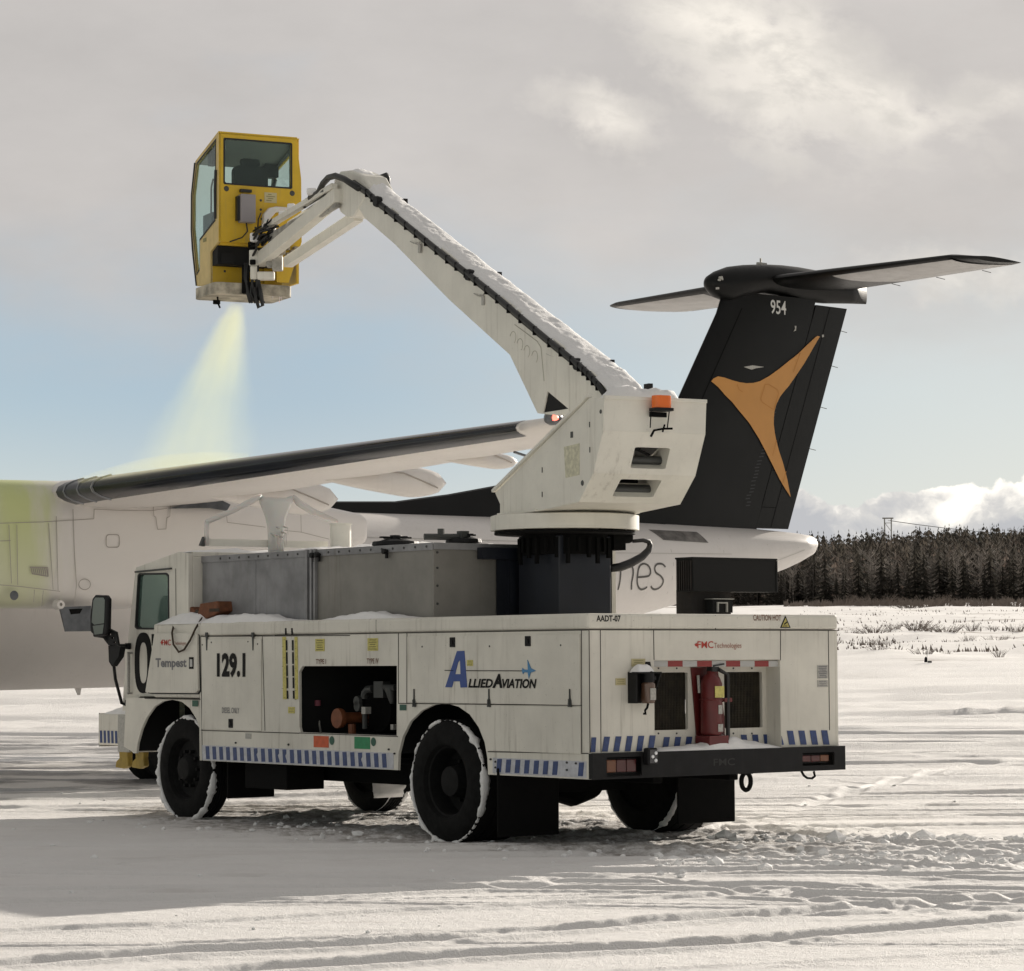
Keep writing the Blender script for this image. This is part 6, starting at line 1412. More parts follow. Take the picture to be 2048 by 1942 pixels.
# --- nacelles, propellers, main gear (port one shows)
for sg in (1, -1):
    pc_ = 3.94*sg; M = MB(); rings = []
    for a, zb, zt, w_ in ((-18.6, 2.55, 3.10, .30), (-18.2, 2.38, 3.25, .44), (-17.2, 2.18, 3.48, .58), (-16, 2.10, 3.585, .66), (-15, 2.10, 3.60, .68), (-14, 2.10, 3.60, .68), (-13, 2.20, 3.57, .66), (-12, 2.45, 3.50, .58), (-11.2, 2.72, 3.42, .46), (-10.6, 2.90, 3.34, .32), (-10.5, 2.95, 3.30, .26)):
        zc, h = (zb+zt)/2, (zt-zb)/2; rings.append([(a, -pc_+w_*math.copysign(abs(math.cos(t_))**.45, math.cos(t_)), zc+h*math.copysign(abs(math.sin(t_))**.55, math.sin(t_))) for t_ in [2*math.pi*k/48+.001 for k in range(48)]])
    M.loft(rings); nc = M.build('engine_nacelle', 'nac', air, smooth=True)
    M = MB(); M.lathe([(0, -.40), (.10, -.30), (.19, 0), (.19, .12)], (-18.75, -pc_, 2.80), 'x', 20).M
    M.build('spinner', 'ac_white', nc, smooth=True)
    for k in range(4):
        T = Matrix.Translation((-18.85, -pc_, 2.80)) @ Matrix.Rotation(R(45+90*k), 4, 'X'); M = MB(T); M.loft([[(x*c_*math.cos(t_)-.02, c_*w2*math.sin(t_), r2) for t_ in [2*math.pi*j/10 for j in range(10)]] for r2, c_, w2, x in ((.15, .08, 1, .9), (.6, .14, 1, .5), (1.3, .17, 1, .25), (1.85, .12, 1, .15), (1.96, .04, 1, .15))]); M.build('propeller_blade', 'ac_black', nc, smooth=True)
    G = MB(); G.tube([(-13.35, -pc_, 2.6), (-13.3, -pc_, .45)], .075, 10).tube([(-12.3, -pc_, 2.7), (-13.3, -pc_, 1.0)], .05, 8).tube([(-13.3, -pc_-.3, .41), (-13.3, -pc_+.3, .41)], .05, 8); g_ = G.build('main_gear_leg', 'sticker_grey', air, smooth=True)
    for q in (-.24, .24):
        G = MB(); G.lathe([(.0, -.06), (.16, -.07), (.2, -.10), (.34, -.12), (.41, -.08), (.415, 0), (.41, .08), (.34, .12), (.2, .10), (.16, .07), (0, .06)], (-13.3, -pc_+q, .41), 'y', 28); G.build('wheel', 'rubber', g_, smooth=True)
    if sg < 0: continue
    ps = 4.625
    nf = lambda a, b: (a, -(ps+.001), b)
    M = MB()
    mm = lambda X, Y: AH(X/2.8257, 820+Y/2.8257, ps)
    for pts in ([(0, 640), (250, 632), (530, 615), (532, 560)], [(50, 650), (65, 980)], [(95, 650), (100, 990)], [(275, 640), (300, 1015)], [(318, 600), (328, 1020)], [(412, 560), (420, 800), (432, 990), (418, 1100)], [(0, 988), (120, 998), (340, 1025)], [(195, 1015), (190, 1085)], [(245, 1020), (235, 1110)],
                [(865, 520), (870, 600), (880, 605), (890, 675), (938, 672), (942, 610), (960, 600), (962, 540)], [(530, 560), (700, 568), (860, 568), (945, 555)], [(1280, 590), (1284, 635), (1500, 662)], [(1600, 680), (1700, 690), (1860, 730)], [(1700, 580), (1702, 690)], [(0, 740), (60, 738)]): strip(M, [mm(*p) for p in pts], nf, .008)
    for cx_, cy_, rx, ry, pw in ((637, 740, 37, 36, 5), (478, 985, 33, 30, 2)): strip(M, [mm(*p) for p in ell(cx_, cy_, rx, ry, 24, pw)+ell(cx_, cy_, rx, ry, 24, pw)[:1]], nf, .010)
    M.build('skin_seams', 'seam', nc)
    M = MB()
    for k in range(9): a, b_ = mm(172+k*11, 890+k*.5), mm(180+k*11, 925+k*2); M.add([nf(a[0], a[1]), nf(b_[0]-.0, b_[1]), nf(b_[0]+.013, b_[1]), nf(a[0]+.013, a[1])], [(0, 1, 2, 3)])
    strip(M, [mm(168, 888), mm(270, 890), mm(272, 940), mm(180, 925)], nf, .012)
    M.build('cooling_vent', 'seam', nc)
    M = MB(); q = mm(80, 1048); M.lathe([(0, -.004), (.05, -.003), (.055, 0)], (q[0], -ps, q[1]), 'y', 18); M.build('drain_port', 'boot_grey', nc)
    M = MB(); q = mm(335, 1100); M.lathe([(0.02, -.10), (.05, -.10), (.06, 0)], (q[0], -ps+.06, q[1]), 'y', 18); M.build('landing_lamp', 'ac_white', nc)
    M = MB(); M.prism([mm(*p) for p in ((950, 557), (1100, 515), (1210, 488), (1232, 505), (1296, 535), (1275, 570), (1190, 555), (1100, 555))], lambda a, b, d: (a, -d, b), ps-.02, ps+.03); M.build('exhaust_shroud', 'boot_grey', nc)
    M = MB(); M.prism([mm(*p) for p in ((343, 1113), (520, 1106), (520, 1250), (377, 1252))], lambda a, b, d: (a, -d, b), ps-.05, ps-.02); dd_o = M.build('gear_door', 'boot_grey', nc)
    M = MB(); M.prism([mm(*p) for p in ((395, 1125), (470, 1122), (455, 1150), (405, 1155))], lambda a, b, d: (a, -d, b), ps-.018, ps-.012); M.build('door_hinge', 'dark', dd_o)
# --- tail
def LEf(z): return float(np.interp(z, [3.55, 7.25], [-2.72, -.54]))
def HG(z): return float(np.interp(z, [3.55, 7.3], [.03, 1.45]))
def TEf(z): return float(np.interp(z, [3.52, 7.33], [.83, 2.27]))
def halfth(a, z):
    le, te = LEf(z), TEf(z); x = min(max((a-le)/(te-le), 0), 1); th = float(np.interp(z, [3.5, 7.3], [.40, .30]))
    return 5*th*(.2969*math.sqrt(x)-.126*x-.3516*x*x+.2843*x**3-.1036*x**4)
def vring(z, x0f, x1f, n=14, g=0.0):
    xs = [x0f(z)+(x1f(z)-x0f(z))*.5*(1-math.cos(math.pi*k/n)) for k in range(n+1)]
    return [(x, -(halfth(x, z)+g), z) for x in xs]+[(x, halfth(x, z)+g, z) for x in reversed(xs)]
M = MB(); M.loft([vring(z, LEf, HG) for z in (3.45, 4, 4.6, 5.2, 5.8, 6.4, 7.0, 7.36)]); fin = M.build('fin', 'ac_black', air, smooth=True)
M = MB(); M.loft([vring(z, lambda z: HG(z)+.012, TEf, 8, .003) for z in (3.56, 4.5, 5.5, 6.5, 7.28)]); rud = M.build('rudder', 'ac_black', air, smooth=True)
M = MB(); tb = lambda z: HG(z)+.45*(TEf(z)-HG(z)); strip(M, [(tb(z), z) for z in (3.58, 5, 6.4, 7.26)], lambda a, b: (a, -(halfth(a, b)+.006), b), .014)
for z in (3.9, 4.5): strip(M, [(HG(z)+.02, z), (tb(z), z)], lambda a, b: (a, -(halfth(a, b)+.006), b), .012)
M.build('rudder_seam', 'dark', rud)
M = MB()
strip(M, [(LEf(z)+.38, z) for z in (3.8, 5, 6, 7.1)], lambda a, b: (a, -(halfth(a, b)+.003), b), .02)
M.build('fin_boot_edge', 'dark', fin)
dz = [AH(*k2(X, Y)) for X, Y in ((600, 290), (770, 290), (1100, 290), (1400, 250), (1700, 195))]+[(-4.2, 4.35), (-3.2, 4.75), (-2.0, 5.2)]
M = MB(); rings = []
for a, z in dz:
    w_ = float(np.interp(a, [-9, -6, -2.0], [.05, .09, .14])); rings.append([(a, -w_*1.6, 3.45), (a, -w_, z-.12), (a, -w_*.5, z-.02), (a, 0, z), (a, w_*.5, z-.02), (a, w_, z-.12), (a, w_*1.6, 3.45)])
M.loft(rings); M.build('dorsal_fin', 'ac_black', air, smooth=True)
# gold emblem on fin and rudder
star = [(388, 850), (402, 832), (430, 818), (470, 827), (520, 845), (565, 857), (610, 863), (655, 861), (700, 850), (760, 818), (830, 770), (895, 720), (960, 672), (1030, 608), (1082, 562), (1098, 554), (1114, 558), (1098, 582), (1080, 612), (1042, 675), (1000, 742), (950, 812), (900, 880), (865, 918), (840, 950), (815, 1000), (803, 1045), (800, 1085), (800, 1125), (808, 1180), (820, 1230), (842, 1300), (870, 1370), (905, 1475), (936, 1598), (895, 1545), (850, 1480), (775, 1350), (700, 1222), (630, 1120), (560, 1040), (515, 985), (470, 940), (430, 890)]
M = MB(); conform(M, [AH(*k5(*p), .13) for p in star], [], lambda a, b: (a, -(halfth(a, b)+.016), b), 3, 3); em = M.build('gold_emblem', 'gold', fin, smooth='all')
M = MB(); sm = lambda a, b: (a, -(halfth(a, b)+.020), b)
for pts in ([(735, 870), (760, 870), (822, 905), (828, 930), (800, 1028), (790, 1030), (715, 985), (706, 965), (735, 870)], [(548, 870), (560, 905), (585, 920)], [(975, 665), (930, 790)], [(822, 1230), (795, 1330)], [(895, 1430), (875, 1505)]): strip(M, [AH(*k5(*p), .13) for p in pts], sm, .012)
M.build('emblem_seams', mat('gold_seam', (.42, .17, .03), .6), em)
M = MB(); a0, z0_ = AH(*k4(855, 325), .12); a1, z1_ = AH(*k4(925, 270), .12); text_mb(M, '954', lambda a, b, d: (a, -(halfth(a, b)+d), b), a0, a1, z0_, z1_, .008, .012); M.build('tail_number', 'ink_white', fin)
M = MB()
conform(M, [AH(*k4(*p), .13) for p in ((735, 560), (775, 553), (828, 560), (790, 566), (770, 572))], [], lambda a, b: (a, -(halfth(a, b)+.008), b)); conform(M, [AH(*k4(*p), .13) for p in ((968, 378), (976, 378), (975, 398), (962, 404), (970, 392))], [], lambda a, b: (a, -(halfth(a, b)+.008), b))
conform(M, [AH(*k5(*p), .13) for p in ((1130, 545), (1145, 545), (1145, 560), (1132, 562))], [], lambda a, b: (a, -(halfth(a, b)+.008), b))
M.build('small_marks', 'sticker_grey', fin)
# rows of slightly paler frost marks on the fin
M = MB(); rnd = random.Random(2)
for r0 in ((3.9, .62), (4.3, .66), (4.7, .70), (5.1, .73), (5.5, .77)):
    for k in range(7):
        z = r0[0]+k*.055; a = LEf(z)+(HG(z)-LEf(z))*(.86+.02*rnd.random()); M.add([(a-.05, -(halfth(a, z)+.004), z), (a+.05, -(halfth(a, z)+.004), z+.01), (a+.05, -(halfth(a, z)+.004), z+.03), (a-.05, -(halfth(a, z)+.004), z+.02)], [(0, 1, 2, 3)])
M.build('frost_marks', mat('dark_frost', (.018, .018, .020), .6), fin)
M = MB(); rings = []
for a, zb, zt, w_ in ((-.90, 7.44, 7.52, .04), (-.84, 7.36, 7.60, .13), (-.70, 7.26, 7.68, .21), (-.45, 7.20, 7.77, .27), (-.1, 7.30, 7.83, .31), (.3, 7.40, 7.87, .32), (.7, 7.39, 7.89, .30), (1.1, 7.33, 7.89, .26), (1.7, 7.33, 7.86, .20), (2.3, 7.37, 7.79, .11), (2.70, 7.39, 7.73, .03)):
    zc, h = (zb+zt)/2, (zt-zb)/2; rings.append([(a, w_*math.cos(t_), zc+h*math.sin(t_)) for t_ in [2*math.pi*k/28 for k in range(28)]])
M.loft(rings); bu = M.build('bullet_fairing', 'ac_black', air, smooth='all')
M = MB(); M.tube([(.30, 0, 7.86), (.30, 0, 7.97)], .018, 6).box(.22, .42, -.02, .02, 7.86, 7.90); M.build('top_antenna', 'sticker_grey', bu)
M = MB(); rnd = random.Random(6)
for k in range(7): t_ = rnd.uniform(3.5, 4.6); a = rnd.uniform(-.85, -.6); M.box(a, a+.03, -.20-rnd.uniform(-.05, .06), -.17, 7.42+.3*(t_-4), 7.45+.3*(t_-4))
M.build('nose_chips', 'sticker_grey', bu)
def stab_at(p):
    f_ = abs(p)/3.96; return (.22+.50*f_, 2.10-.62*f_, .23-.10*f_, 7.60-.0*f_)
for sg in (1, -1):
    M = MB(); rings = []
    for p in (0, 1, 2, 3, 3.7, 3.9, 3.98):
        le, ch, th, z = stab_at(p)
        if sg < 0: le -= .42*p/3.96; ch += .3*p/3.96
        if p > 3.8: le += (p-3.8)*2.2*(1 if sg > 0 else .3); ch -= (p-3.8)*2.6; th *= .6
        rings.append(sec(le, ch, th, p*sg, z, .0, camber=0))
    M.loft(rings); sb = M.build('tailplane', 'ac_black', air, smooth=True)
    M = MB(); rings = []
    for k in range(9):
        p = 1.45+(3.78-1.45)*k/8; le, ch, th, z = stab_at(p)
        if sg < 0: le -= .42*p/3.96; ch += .3*p/3.96
        r_ = sec(le, ch, th, p*sg, z, .0, grow=.003, camber=0)
        i0 = [i for i, (x, y) in enumerate(FO) if y < -1e-6 and .03 < x < .97] ; rings.append([r_[i] for i in i0])
    M.loft(rings, cap=False, closed=False); M.build('lower_skin', mat('tailplane_grey', (.40, .39, .38), .45, var=.15, vscale=3, streak=.3) if sg == 1 else MATS['tailplane_grey'], sb, smooth='all')
    M = MB(); strip(M, [(stab_at(p)[0]+stab_at(p)[1]*.62, p) for p in (1.5, 3.7)], lambda a, b: (a, -b*sg, 7.60-stab_at(b)[2]*.40), .012); M.build('elevator_seam', 'seam', sb)
M = MB()
for p in (1.0, 2.0, 3.0): M.tube([(2.3, -p, 7.6), (2.5, -p, 7.58)], .006, 4)
for z in (4.9, 5.6, 6.3, 6.9): M.tube([(TEf(z), 0, z), (TEf(z)+.14, 0, z-.02)], .006, 4)
M.build('static_wicks', 'pipe', air)
# ------------------------------------------------------------------ spray from the nozzle down to the wing
def spray():
    M = MB(); rings = []; ctr = []
    for k in range(13):
        f_ = k/12; X = 457+(368-457)*f_; Y = 584+(905-584)*f_; hw = 18+(148-18)*f_
        D = 30.72+1.3*f_; c_ = atD(X*dd, Y*dd, D); r_ = hw*dd*D/FPX; ctr.append((c_, r_))
        rings.append([c_+Vector((r_*math.cos(t_), r_*.8*math.sin(t_), 0)) for t_ in [2*math.pi*j/32 for j in range(32)]])
    M.loft(rings)
    m = bpy.data.materials.new('spray_mist'); m.use_nodes = True; t = NT(m.node_tree); t.n.clear(); out = t.new('ShaderNodeOutputMaterial'); v = t.new('ShaderNodeVolumePrincipled')
    t.l.new(v.outputs[0], out.inputs['Volume']); v.inputs['Color'].default_value = (.95, .955, .52, 1); v.inputs['Anisotropy'].default_value = .55; v.inputs['Density'].default_value = 1
    o = t.new('ShaderNodeTexCoord').outputs['Object']; s_ = t.new('ShaderNodeSeparateXYZ'); t.l.new(o, s_.inputs[0])
    (c0, r0), (c1_, r1) = ctr[0], ctr[-1]
    f_ = t.math('DIVIDE', t.math('SUBTRACT', c0.z, s_.outputs[2]), c0.z-c1_.z)
    rr_ = t.math('ADD', r0, t.math('MULTIPLY', f_, r1-r0))
    dx_ = t.math('SUBTRACT', s_.outputs[0], t.math('ADD', c0.x, t.math('MULTIPLY', f_, c1_.x-c0.x))); dy_ = t.math('SUBTRACT', s_.outputs[1], t.math('ADD', c0.y, t.math('MULTIPLY', f_, c1_.y-c0.y)))
    rad_ = t.math('DIVIDE', t.math('SQRT', t.math('ADD', t.math('MULTIPLY', dx_, dx_), t.math('MULTIPLY', t.math('MULTIPLY', dy_, dy_), 1.5))), rr_)
    edge_ = t.smooth(t.math('ADD', rad_, t.math('MULTIPLY', t.math('SUBTRACT', t.noise(t.mapping(o, (1, 1, .6)), 3.0, 5, .65), .5), .45)), 1.0, .30)
    # streaks fan out from the nozzle
    st = t.noise(t.comb(t.math('DIVIDE', dx_, rr_), t.math('DIVIDE', dy_, rr_), t.math('MULTIPLY', f_, .6)), 4.6, 6, .68)
    den = t.math('MULTIPLY', t.math('DIVIDE', .72, rr_), t.math('ADD', .55, t.math('MULTIPLY', t.smooth(st, .32, .68), .65)))
    fall = t.math('ADD', .42, t.math('MULTIPLY', t.smooth(f_, .7, .0), .6))
    den = t.math('MULTIPLY', t.math('MULTIPLY', t.math('MULTIPLY', den, edge_), fall), t.math('ADD', .30, t.math('MULTIPLY', t.smooth(f_, .0, .12), .70))); t.l.new(den, v.inputs['Density'])
    M_['spray'] = m; o_ = M.build('spray_mist', 'spray'); tag(o_, 'pale yellow de-icing spray fanning down from the basket onto the wing', 'spray', kind='stuff')
    # mist blown back off the wing's leading edge
    M = MB(); rings = []
    for k in range(11):
        f_ = k/10; c_ = atD((150+330*f_)*dd, (921-48*f_+10)*dd, 32.6-1.7*f_); r_ = .05+.17*math.sin(math.pi*min(1, f_*.95+.03)); rings.append([c_+Vector((0, r_*1.4*math.cos(t_), r_*.75*math.sin(t_))) for t_ in [2*math.pi*j/20 for j in range(20)]])
    M.loft(rings); m2 = bpy.data.materials.new('blown_mist'); m2.use_nodes = True; t = NT(m2.node_tree); t.n.clear(); out = t.new('ShaderNodeOutputMaterial'); v = t.new('ShaderNodeVolumePrincipled'); t.l.new(v.outputs[0], out.inputs['Volume'])
    v.inputs['Color'].default_value = (.95, .93, .5, 1); v.inputs['Anisotropy'].default_value = .4; v.inputs['Density'].default_value = .42; M_['mist2'] = m2
    o_ = M.build('blown_mist', 'mist2'); tag(o_, 'faint yellow mist drifting along the leading edge of the wing', 'mist', kind='stuff')
spray()
# ------------------------------------------------------------------ far wood, scrub, pylon
def fh(x, y): return float(far_h(np.array([x]), np.array([y]))[0])
def spruce_geo(seed, tiers=8, H=1.0):
    """a ragged conifer of unit height: drooping, uneven branch tiers with gaps"""
    rnd = random.Random(seed); V = []; F = []
    for i in range(tiers):
        f_ = i/tiers; z = .10+.86*f_; r_ = (.21*(1-f_)**.62+.026); n = 7
        for k in range(n):
            if rnd.random() < .12: continue
            a = 2*math.pi*(k+rnd.random()*.7)/n; L = r_*rnd.uniform(.6, 1.25); w_ = .32*rnd.uniform(.8, 1.3); b = len(V)
            V += [(0, 0, z+.06), (L*math.cos(a-w_)*.7, L*math.sin(a-w_)*.7, z-.012), (L*math.cos(a), L*math.sin(a), z-.045*rnd.uniform(.4, 1.4)), (L*math.cos(a+w_)*.7, L*math.sin(a+w_)*.7, z-.008)]
            F += [(b, b+1, b+2), (b, b+2, b+3)]
    b = len(V); V += [(.012, 0, .93), (-.006, .01, .93), (-.006, -.01, .93), (0, 0, .99)]; F += [(b, b+1, b+3), (b+1, b+2, b+3), (b+2, b, b+3)]
    return np.array(V), F
def bare_geo(seed):
    rnd = random.Random(seed); V = []; F = []
    def seg(p, q, w_):
        b = len(V); V.extend([(p[0]-w_, p[1], p[2]), (p[0]+w_, p[1], p[2]), (q[0]+w_*.35, q[1], q[2]), (q[0]-w_*.35, q[1], q[2])]); F.extend([(b, b+1, b+2), (b, b+2, b+3)])
        b = len(V); V.extend([(p[0], p[1]-w_, p[2]), (p[0], p[1]+w_, p[2]), (q[0], q[1]+w_*.35, q[2]), (q[0], q[1]-w_*.35, q[2])]); F.extend([(b, b+1, b+2), (b, b+2, b+3)])
    seg((0, 0, 0), (rnd.uniform(-.03, .03), 0, .95), .010)
    for i in range(15):
        z = rnd.uniform(.25, .9); a = rnd.uniform(0, 6.28); L = rnd.uniform(.12, .30)*(1.15-z*.6); q = (L*math.cos(a), L*math.sin(a), z+L*rnd.uniform(.5, 1.2)); seg((0, 0, z), q, .006)
        for j in range(2): f_ = rnd.uniform(.4, .9); a2 = a+rnd.uniform(-1, 1); s_ = (q[0]*f_, q[1]*f_, z+(q[2]-z)*f_); seg(s_, (s_[0]+.1*math.cos(a2), s_[1]+.1*math.sin(a2), s_[2]+.10), .004)
    return np.array(V), F
def foliage(name, cols):
    m, t, b = principled(name); b.inputs['Roughness'].default_value = .9; b.inputs['Specular IOR Level'].default_value = .15
    g = t.new('ShaderNodeNewGeometry'); o = t.new('ShaderNodeTexCoord').outputs['Object']
    cc = t.mix(t.smooth(t.noise(o, .12, 4, .6), .35, .65), (*cols[0], 1), (*cols[1], 1)); t.l.new(cc, b.inputs['Base Color'])
    ms = t.new('ShaderNodeMixShader'); tl = t.new('ShaderNodeBsdfTranslucent'); t.l.new(cc, tl.inputs[0]); ms.inputs[0].default_value = .5
    t.l.new(b.outputs[0], ms.inputs[1]); t.l.new(tl.outputs[0], ms.inputs[2]); t.l.new(ms.outputs[0], t.n['Material Output'].inputs[0]); M_[name] = m
foliage('spruce_dark', ((.040, .038, .032), (.088, .076, .064))); foliage('spruce_brown', ((.105, .083, .070), (.17, .138, .118))); foliage('bare_grey', ((.12, .108, .096), (.22, .20, .185)))
def ORD(k):
    a = 'first second third fourth fifth sixth seventh eighth ninth tenth eleventh twelfth thirteenth fourteenth fifteenth sixteenth seventeenth eighteenth nineteenth'.split()
    if k < 19: return a[k]
    t_ = ('twent', 'thirt', 'fort', 'fift')[(k+1)//10-2]; u_ = (k+1) % 10
    return t_+('ieth' if u_ == 0 else 'y-'+a[u_-1])
def forest():
    rnd = random.Random(12); G = [[spruce_geo(s) for s in range(5)], [spruce_geo(s+20, 7) for s in range(4)], [bare_geo(s) for s in range(5)]]
    for mi, nm, n in ((0, 'spruce_wood', 3600), (1, 'larch_wood', 2600), (2, 'bare_birch_wood', 2000)):
        VV = []; FF = []; off = 0
        for k in range(n):
            u_ = rnd.random()**.75
            D = 452+u_*330 if mi < 2 else 446+rnd.random()**1.8*300; a = rnd.uniform(-.06, .27); x = D*math.sin(a); y = D*math.cos(a)
            V, F = rnd.choice(G[mi]); H = (rnd.uniform(6.5, 11.5) if mi == 0 else rnd.uniform(5.5, 9.5) if mi == 1 else rnd.uniform(5, 9)); wd = H*rnd.uniform(.8, 1.25)
            if D > 680: H = 4.2+(H-3.5)*rnd.uniform(.15, .55)+rnd.choice((0, 0, 0, 0, 0, 1.6))
            an = rnd.uniform(0, 6.28); c_, s_ = math.cos(an), math.sin(an); z = fh(x, y)-.3
            P = np.empty_like(V); P[:, 0] = x+(V[:, 0]*c_-V[:, 1]*s_)*wd; P[:, 1] = y+(V[:, 0]*s_+V[:, 1]*c_)*wd; P[:, 2] = z+V[:, 2]*H
            VV.append(P); FF.append(np.array(F)+off); off += len(V)
        V = np.concatenate(VV).astype(np.float32); F = np.concatenate(FF).astype(np.int32); me = bpy.data.meshes.new(nm); me.vertices.add(len(V)); me.vertices.foreach_set('co', V.ravel())
        me.loops.add(F.size); me.loops.foreach_set('vertex_index', F.ravel()); me.polygons.add(len(F)); me.polygons.foreach_set('loop_start', np.arange(0, F.size, 3, dtype=np.int32)); me.polygons.foreach_set('loop_total', np.full(len(F), 3, dtype=np.int32)); me.update(calc_edges=True)
        me.materials.append(M_[('spruce_dark', 'spruce_brown', 'bare_grey')[mi]]); o = bpy.data.objects.new(nm, me); C.objects.link(o)
        tag(o, ('distant wood of dark spruces on the rise behind the airfield', 'brown leafless larches mixed through the distant wood', 'pale bare birches at the foot of the distant wood')[mi], 'forest', kind='stuff')
    # the nearest spruces stand clear enough to be told apart
    proto = []
    for s in range(3):
        V, F = spruce_geo(50+s, 11); root = bpy.data.objects.new('spruce_tree', None); C.objects.link(root)
        M = MB(); M.v = [tuple(v) for v in V]; M.f = F; cr_ = M.build('crown', 'spruce_dark', root); M = MB(); M.tube([(0, 0, -.02), (0, 0, .5), (0, 0, .97)], [.016, .010, .002], 6); M.build('trunk', 'brownwood', root); proto.append(root)
    used = set()
    for k in range(46):
        a = .075+.112*k/45+rnd.uniform(-.002, .002); D = rnd.uniform(436, 452); x, y = D*math.sin(a), D*math.cos(a); H = rnd.uniform(4.0, 9.5); p = proto[k % 3]
        if k < 3: r_ = p
        else:
            r_ = p.copy(); C.objects.link(r_)
            for ch in p.children: c_ = ch.copy(); C.objects.link(c_); c_.parent = r_
        r_.location = (x, y, fh(x, y)-.1); r_.rotation_euler = (0, 0, rnd.uniform(0, 6.28)); r_.scale = (H*rnd.uniform(.9, 1.3),)*2+(H,)
        tag(r_, ('small ', 'middling ', 'tall ')[0 if H < 5.8 else 1 if H < 7.8 else 2]+'dark spruce, '+ORD(k)+' from the left along the front edge of the wood', 'tree', 'spruces along the front edge of the wood')
forest()
def shrub_geo(seed, n=46):
    rnd = random.Random(seed); M = MB()
    for k in range(n):
        a = rnd.uniform(0, 6.28); r0 = rnd.uniform(0, .45); L = rnd.uniform(.5, 1); sp = rnd.uniform(.1, .6); x, y = r0*math.cos(a), r0*math.sin(a); q = (x+sp*math.cos(a), y+sp*math.sin(a), L); w_ = .012
        M.add([(x-w_, y, 0), (x+w_, y, 0), (q[0]+w_*.3, q[1], q[2]), (q[0]-w_*.3, q[1], q[2])], [(0, 1, 2, 3)])
        for j in range(3): f_ = rnd.uniform(.35, .9); b_ = (x+(q[0]-x)*f_, y+(q[1]-y)*f_, L*f_); a2 = rnd.uniform(0, 6.28); M.add([(b_[0]-w_*.5, b_[1], b_[2]), (b_[0]+w_*.5, b_[1], b_[2]), (b_[0]+.15*math.cos(a2), b_[1]+.15*math.sin(a2), b_[2]+.14)], [(0, 1, 2)])
    return M
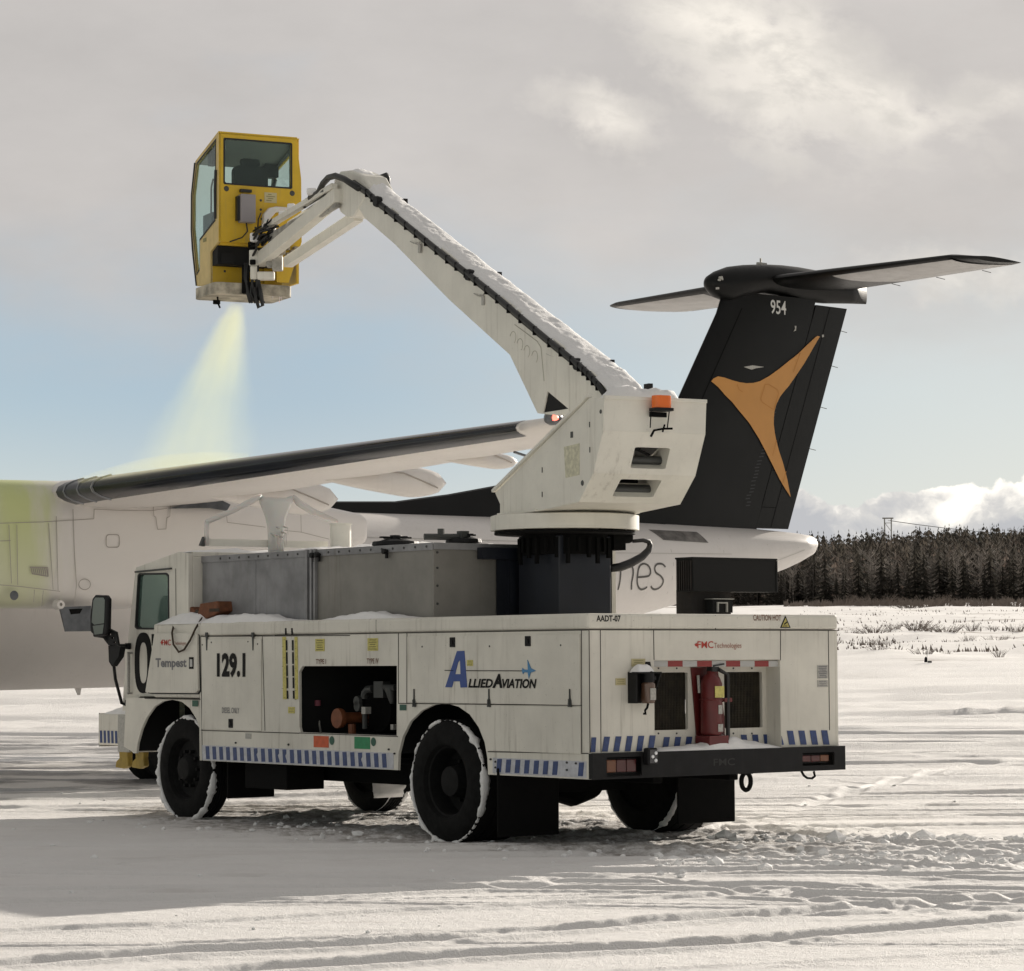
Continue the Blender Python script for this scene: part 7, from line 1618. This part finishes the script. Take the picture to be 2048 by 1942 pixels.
def shrubs():
    rnd = random.Random(21); M_['scrub'] = mat('dry_scrub', (.17, .14, .12), .9, var=.3, vscale=1.5); pr = []
    for s in range(3): o = shrub_geo(s).build('shrub', 'scrub'); pr.append(o)
    n = 0
    for (row, a0, a1, D0, D1, cnt, h0, h1) in (('middle', .112, .180, 165, 176, 7, .35, .7), ('far', .118, .180, 200, 215, 9, .4, .8), ('nearest', .112, .180, 132, 142, 5, .25, .45), ('farthest', .108, .18, 385, 400, 12, 1.0, 1.9)):
        for k in range(cnt):
            a = a0+(a1-a0)*(k+rnd.uniform(-.3, .3))/cnt; D = rnd.uniform(D0, D1); x, y = D*math.sin(a), D*math.cos(a); o = pr[n % 3] if n < 3 else pr[n % 3].copy()
            if n >= 3: C.objects.link(o)
            h = rnd.uniform(h0, h1); o.location = (x, y, fh(x, y)-.05+float(ground_h(np.array([x]), np.array([y]))[0])-fh(x, y)); o.scale = (h*rnd.uniform(1.2, 3.2), h*1.2, h); o.rotation_euler = (0, 0, rnd.uniform(-.4, .4)); n += 1
            tag(o, 'dry bush in snow, '+ORD(k)+' from left in the '+row+' row', 'shrub', 'dry bushes in the snowy field')
    # low weeds and grass tips
    M = MB()
    for k in range(5600):
        band_ = rnd.random()
        if band_ < .25: a = rnd.uniform(.108, .195); D = 150+60*rnd.random()
        elif band_ < .8: a = rnd.uniform(.095, .2); D = 395+48*rnd.random()
        else: a = rnd.uniform(.1, .2); D = 230+150*rnd.random()
        x, y = D*math.sin(a), D*math.cos(a)
        if float(fbm(np.array([x/7.0]), np.array([y/4.0]), 2, 88)[0]) < .5 and band_ < .25: continue
        z = fh(x, y); h = rnd.uniform(.12, .38)*(3.2*rnd.random() if D > 380 else 1); w_ = h*.25; M.add([(x-w_, y, z-.05), (x+w_, y, z-.05), (x+rnd.uniform(-w_, w_)*2, y, z+h)], [(0, 1, 2)])
    tag(M.build('dead_grass', 'scrub'), 'dead grass and weeds sticking out of the snow across the field', 'grass', kind='stuff')
shrubs()
def pylon():
    D = 1500; b = onz(1778, 1100, 60); q = atD(1715*dd, 1001*dd, D); zt = q.z; x = q.x; sc = 17*dd*D/FPX/2; zb = fh(x, D)
    root = empty('power_pylon', Matrix.Translation((x, D, zb)), 'distant H-frame power pylon standing above the treetops', 'pylon'); i_ = Matrix.Translation((-x, -D, -zb)); M = MB(i_)
    for s_ in (-1, 1): M.tube([(x+s_*sc*.55, D, zb), (x+s_*sc*.78, D, zt)], .35, 6)
    M.build('legs', 'sticker_grey', root); M = MB(i_); M.bar((x-sc*1.25, D, zt), (x+sc*1.25, D, zt), .5, .7); M.bar((x-sc*.7, D, zt-2.5), (x+sc*.7, D, zt-2.5), .3, .3).bar((x-sc*.7, D, zt-2.5), (x+sc*.6, D, zt-6.5), .25, .25); M.build('crossarm', 'sticker_grey', root)
    for dz_, dx_ in ((-1.2, 0), (-1.2, 1.0)):
        M = MB(i_); M.tube([(x+dx_+t_*160, D+t_*80, zt+dz_-t_*6-14*(t_-t_*t_)) for t_ in [k/10 for k in range(11)]], .09, 4); M.build('wire', 'pipe', root)
pylon()
def marker():
    D = 120; q = atD(1852, 1335, D); x = q.x; z = float(ground_h(np.array([x]), np.array([D]))[0]); root = empty('runway_marker', Matrix.Translation((x, D, z)), 'small runway marker with thin whip antenna standing in the snow', 'marker'); i_ = Matrix.Translation((-x, -D, -z))
    M = MB(i_); M.lathe([(.07, 0), (.06, .16), (.03, .22), (0, .24)], (x, D, z), 'z', 10); M.build('marker_body', 'dark', root, smooth=True); M = MB(i_); M.tube([(x+.06, D, z), (x+.04, D, z+.66)], .009, 5); M.build('whip', 'pipe', root)
    M = MB(i_); M.box(x+.08, x+.24, D-.05, D+.05, z-.02, z+.06); M.build('base_plate', 'pipe', root)
marker()
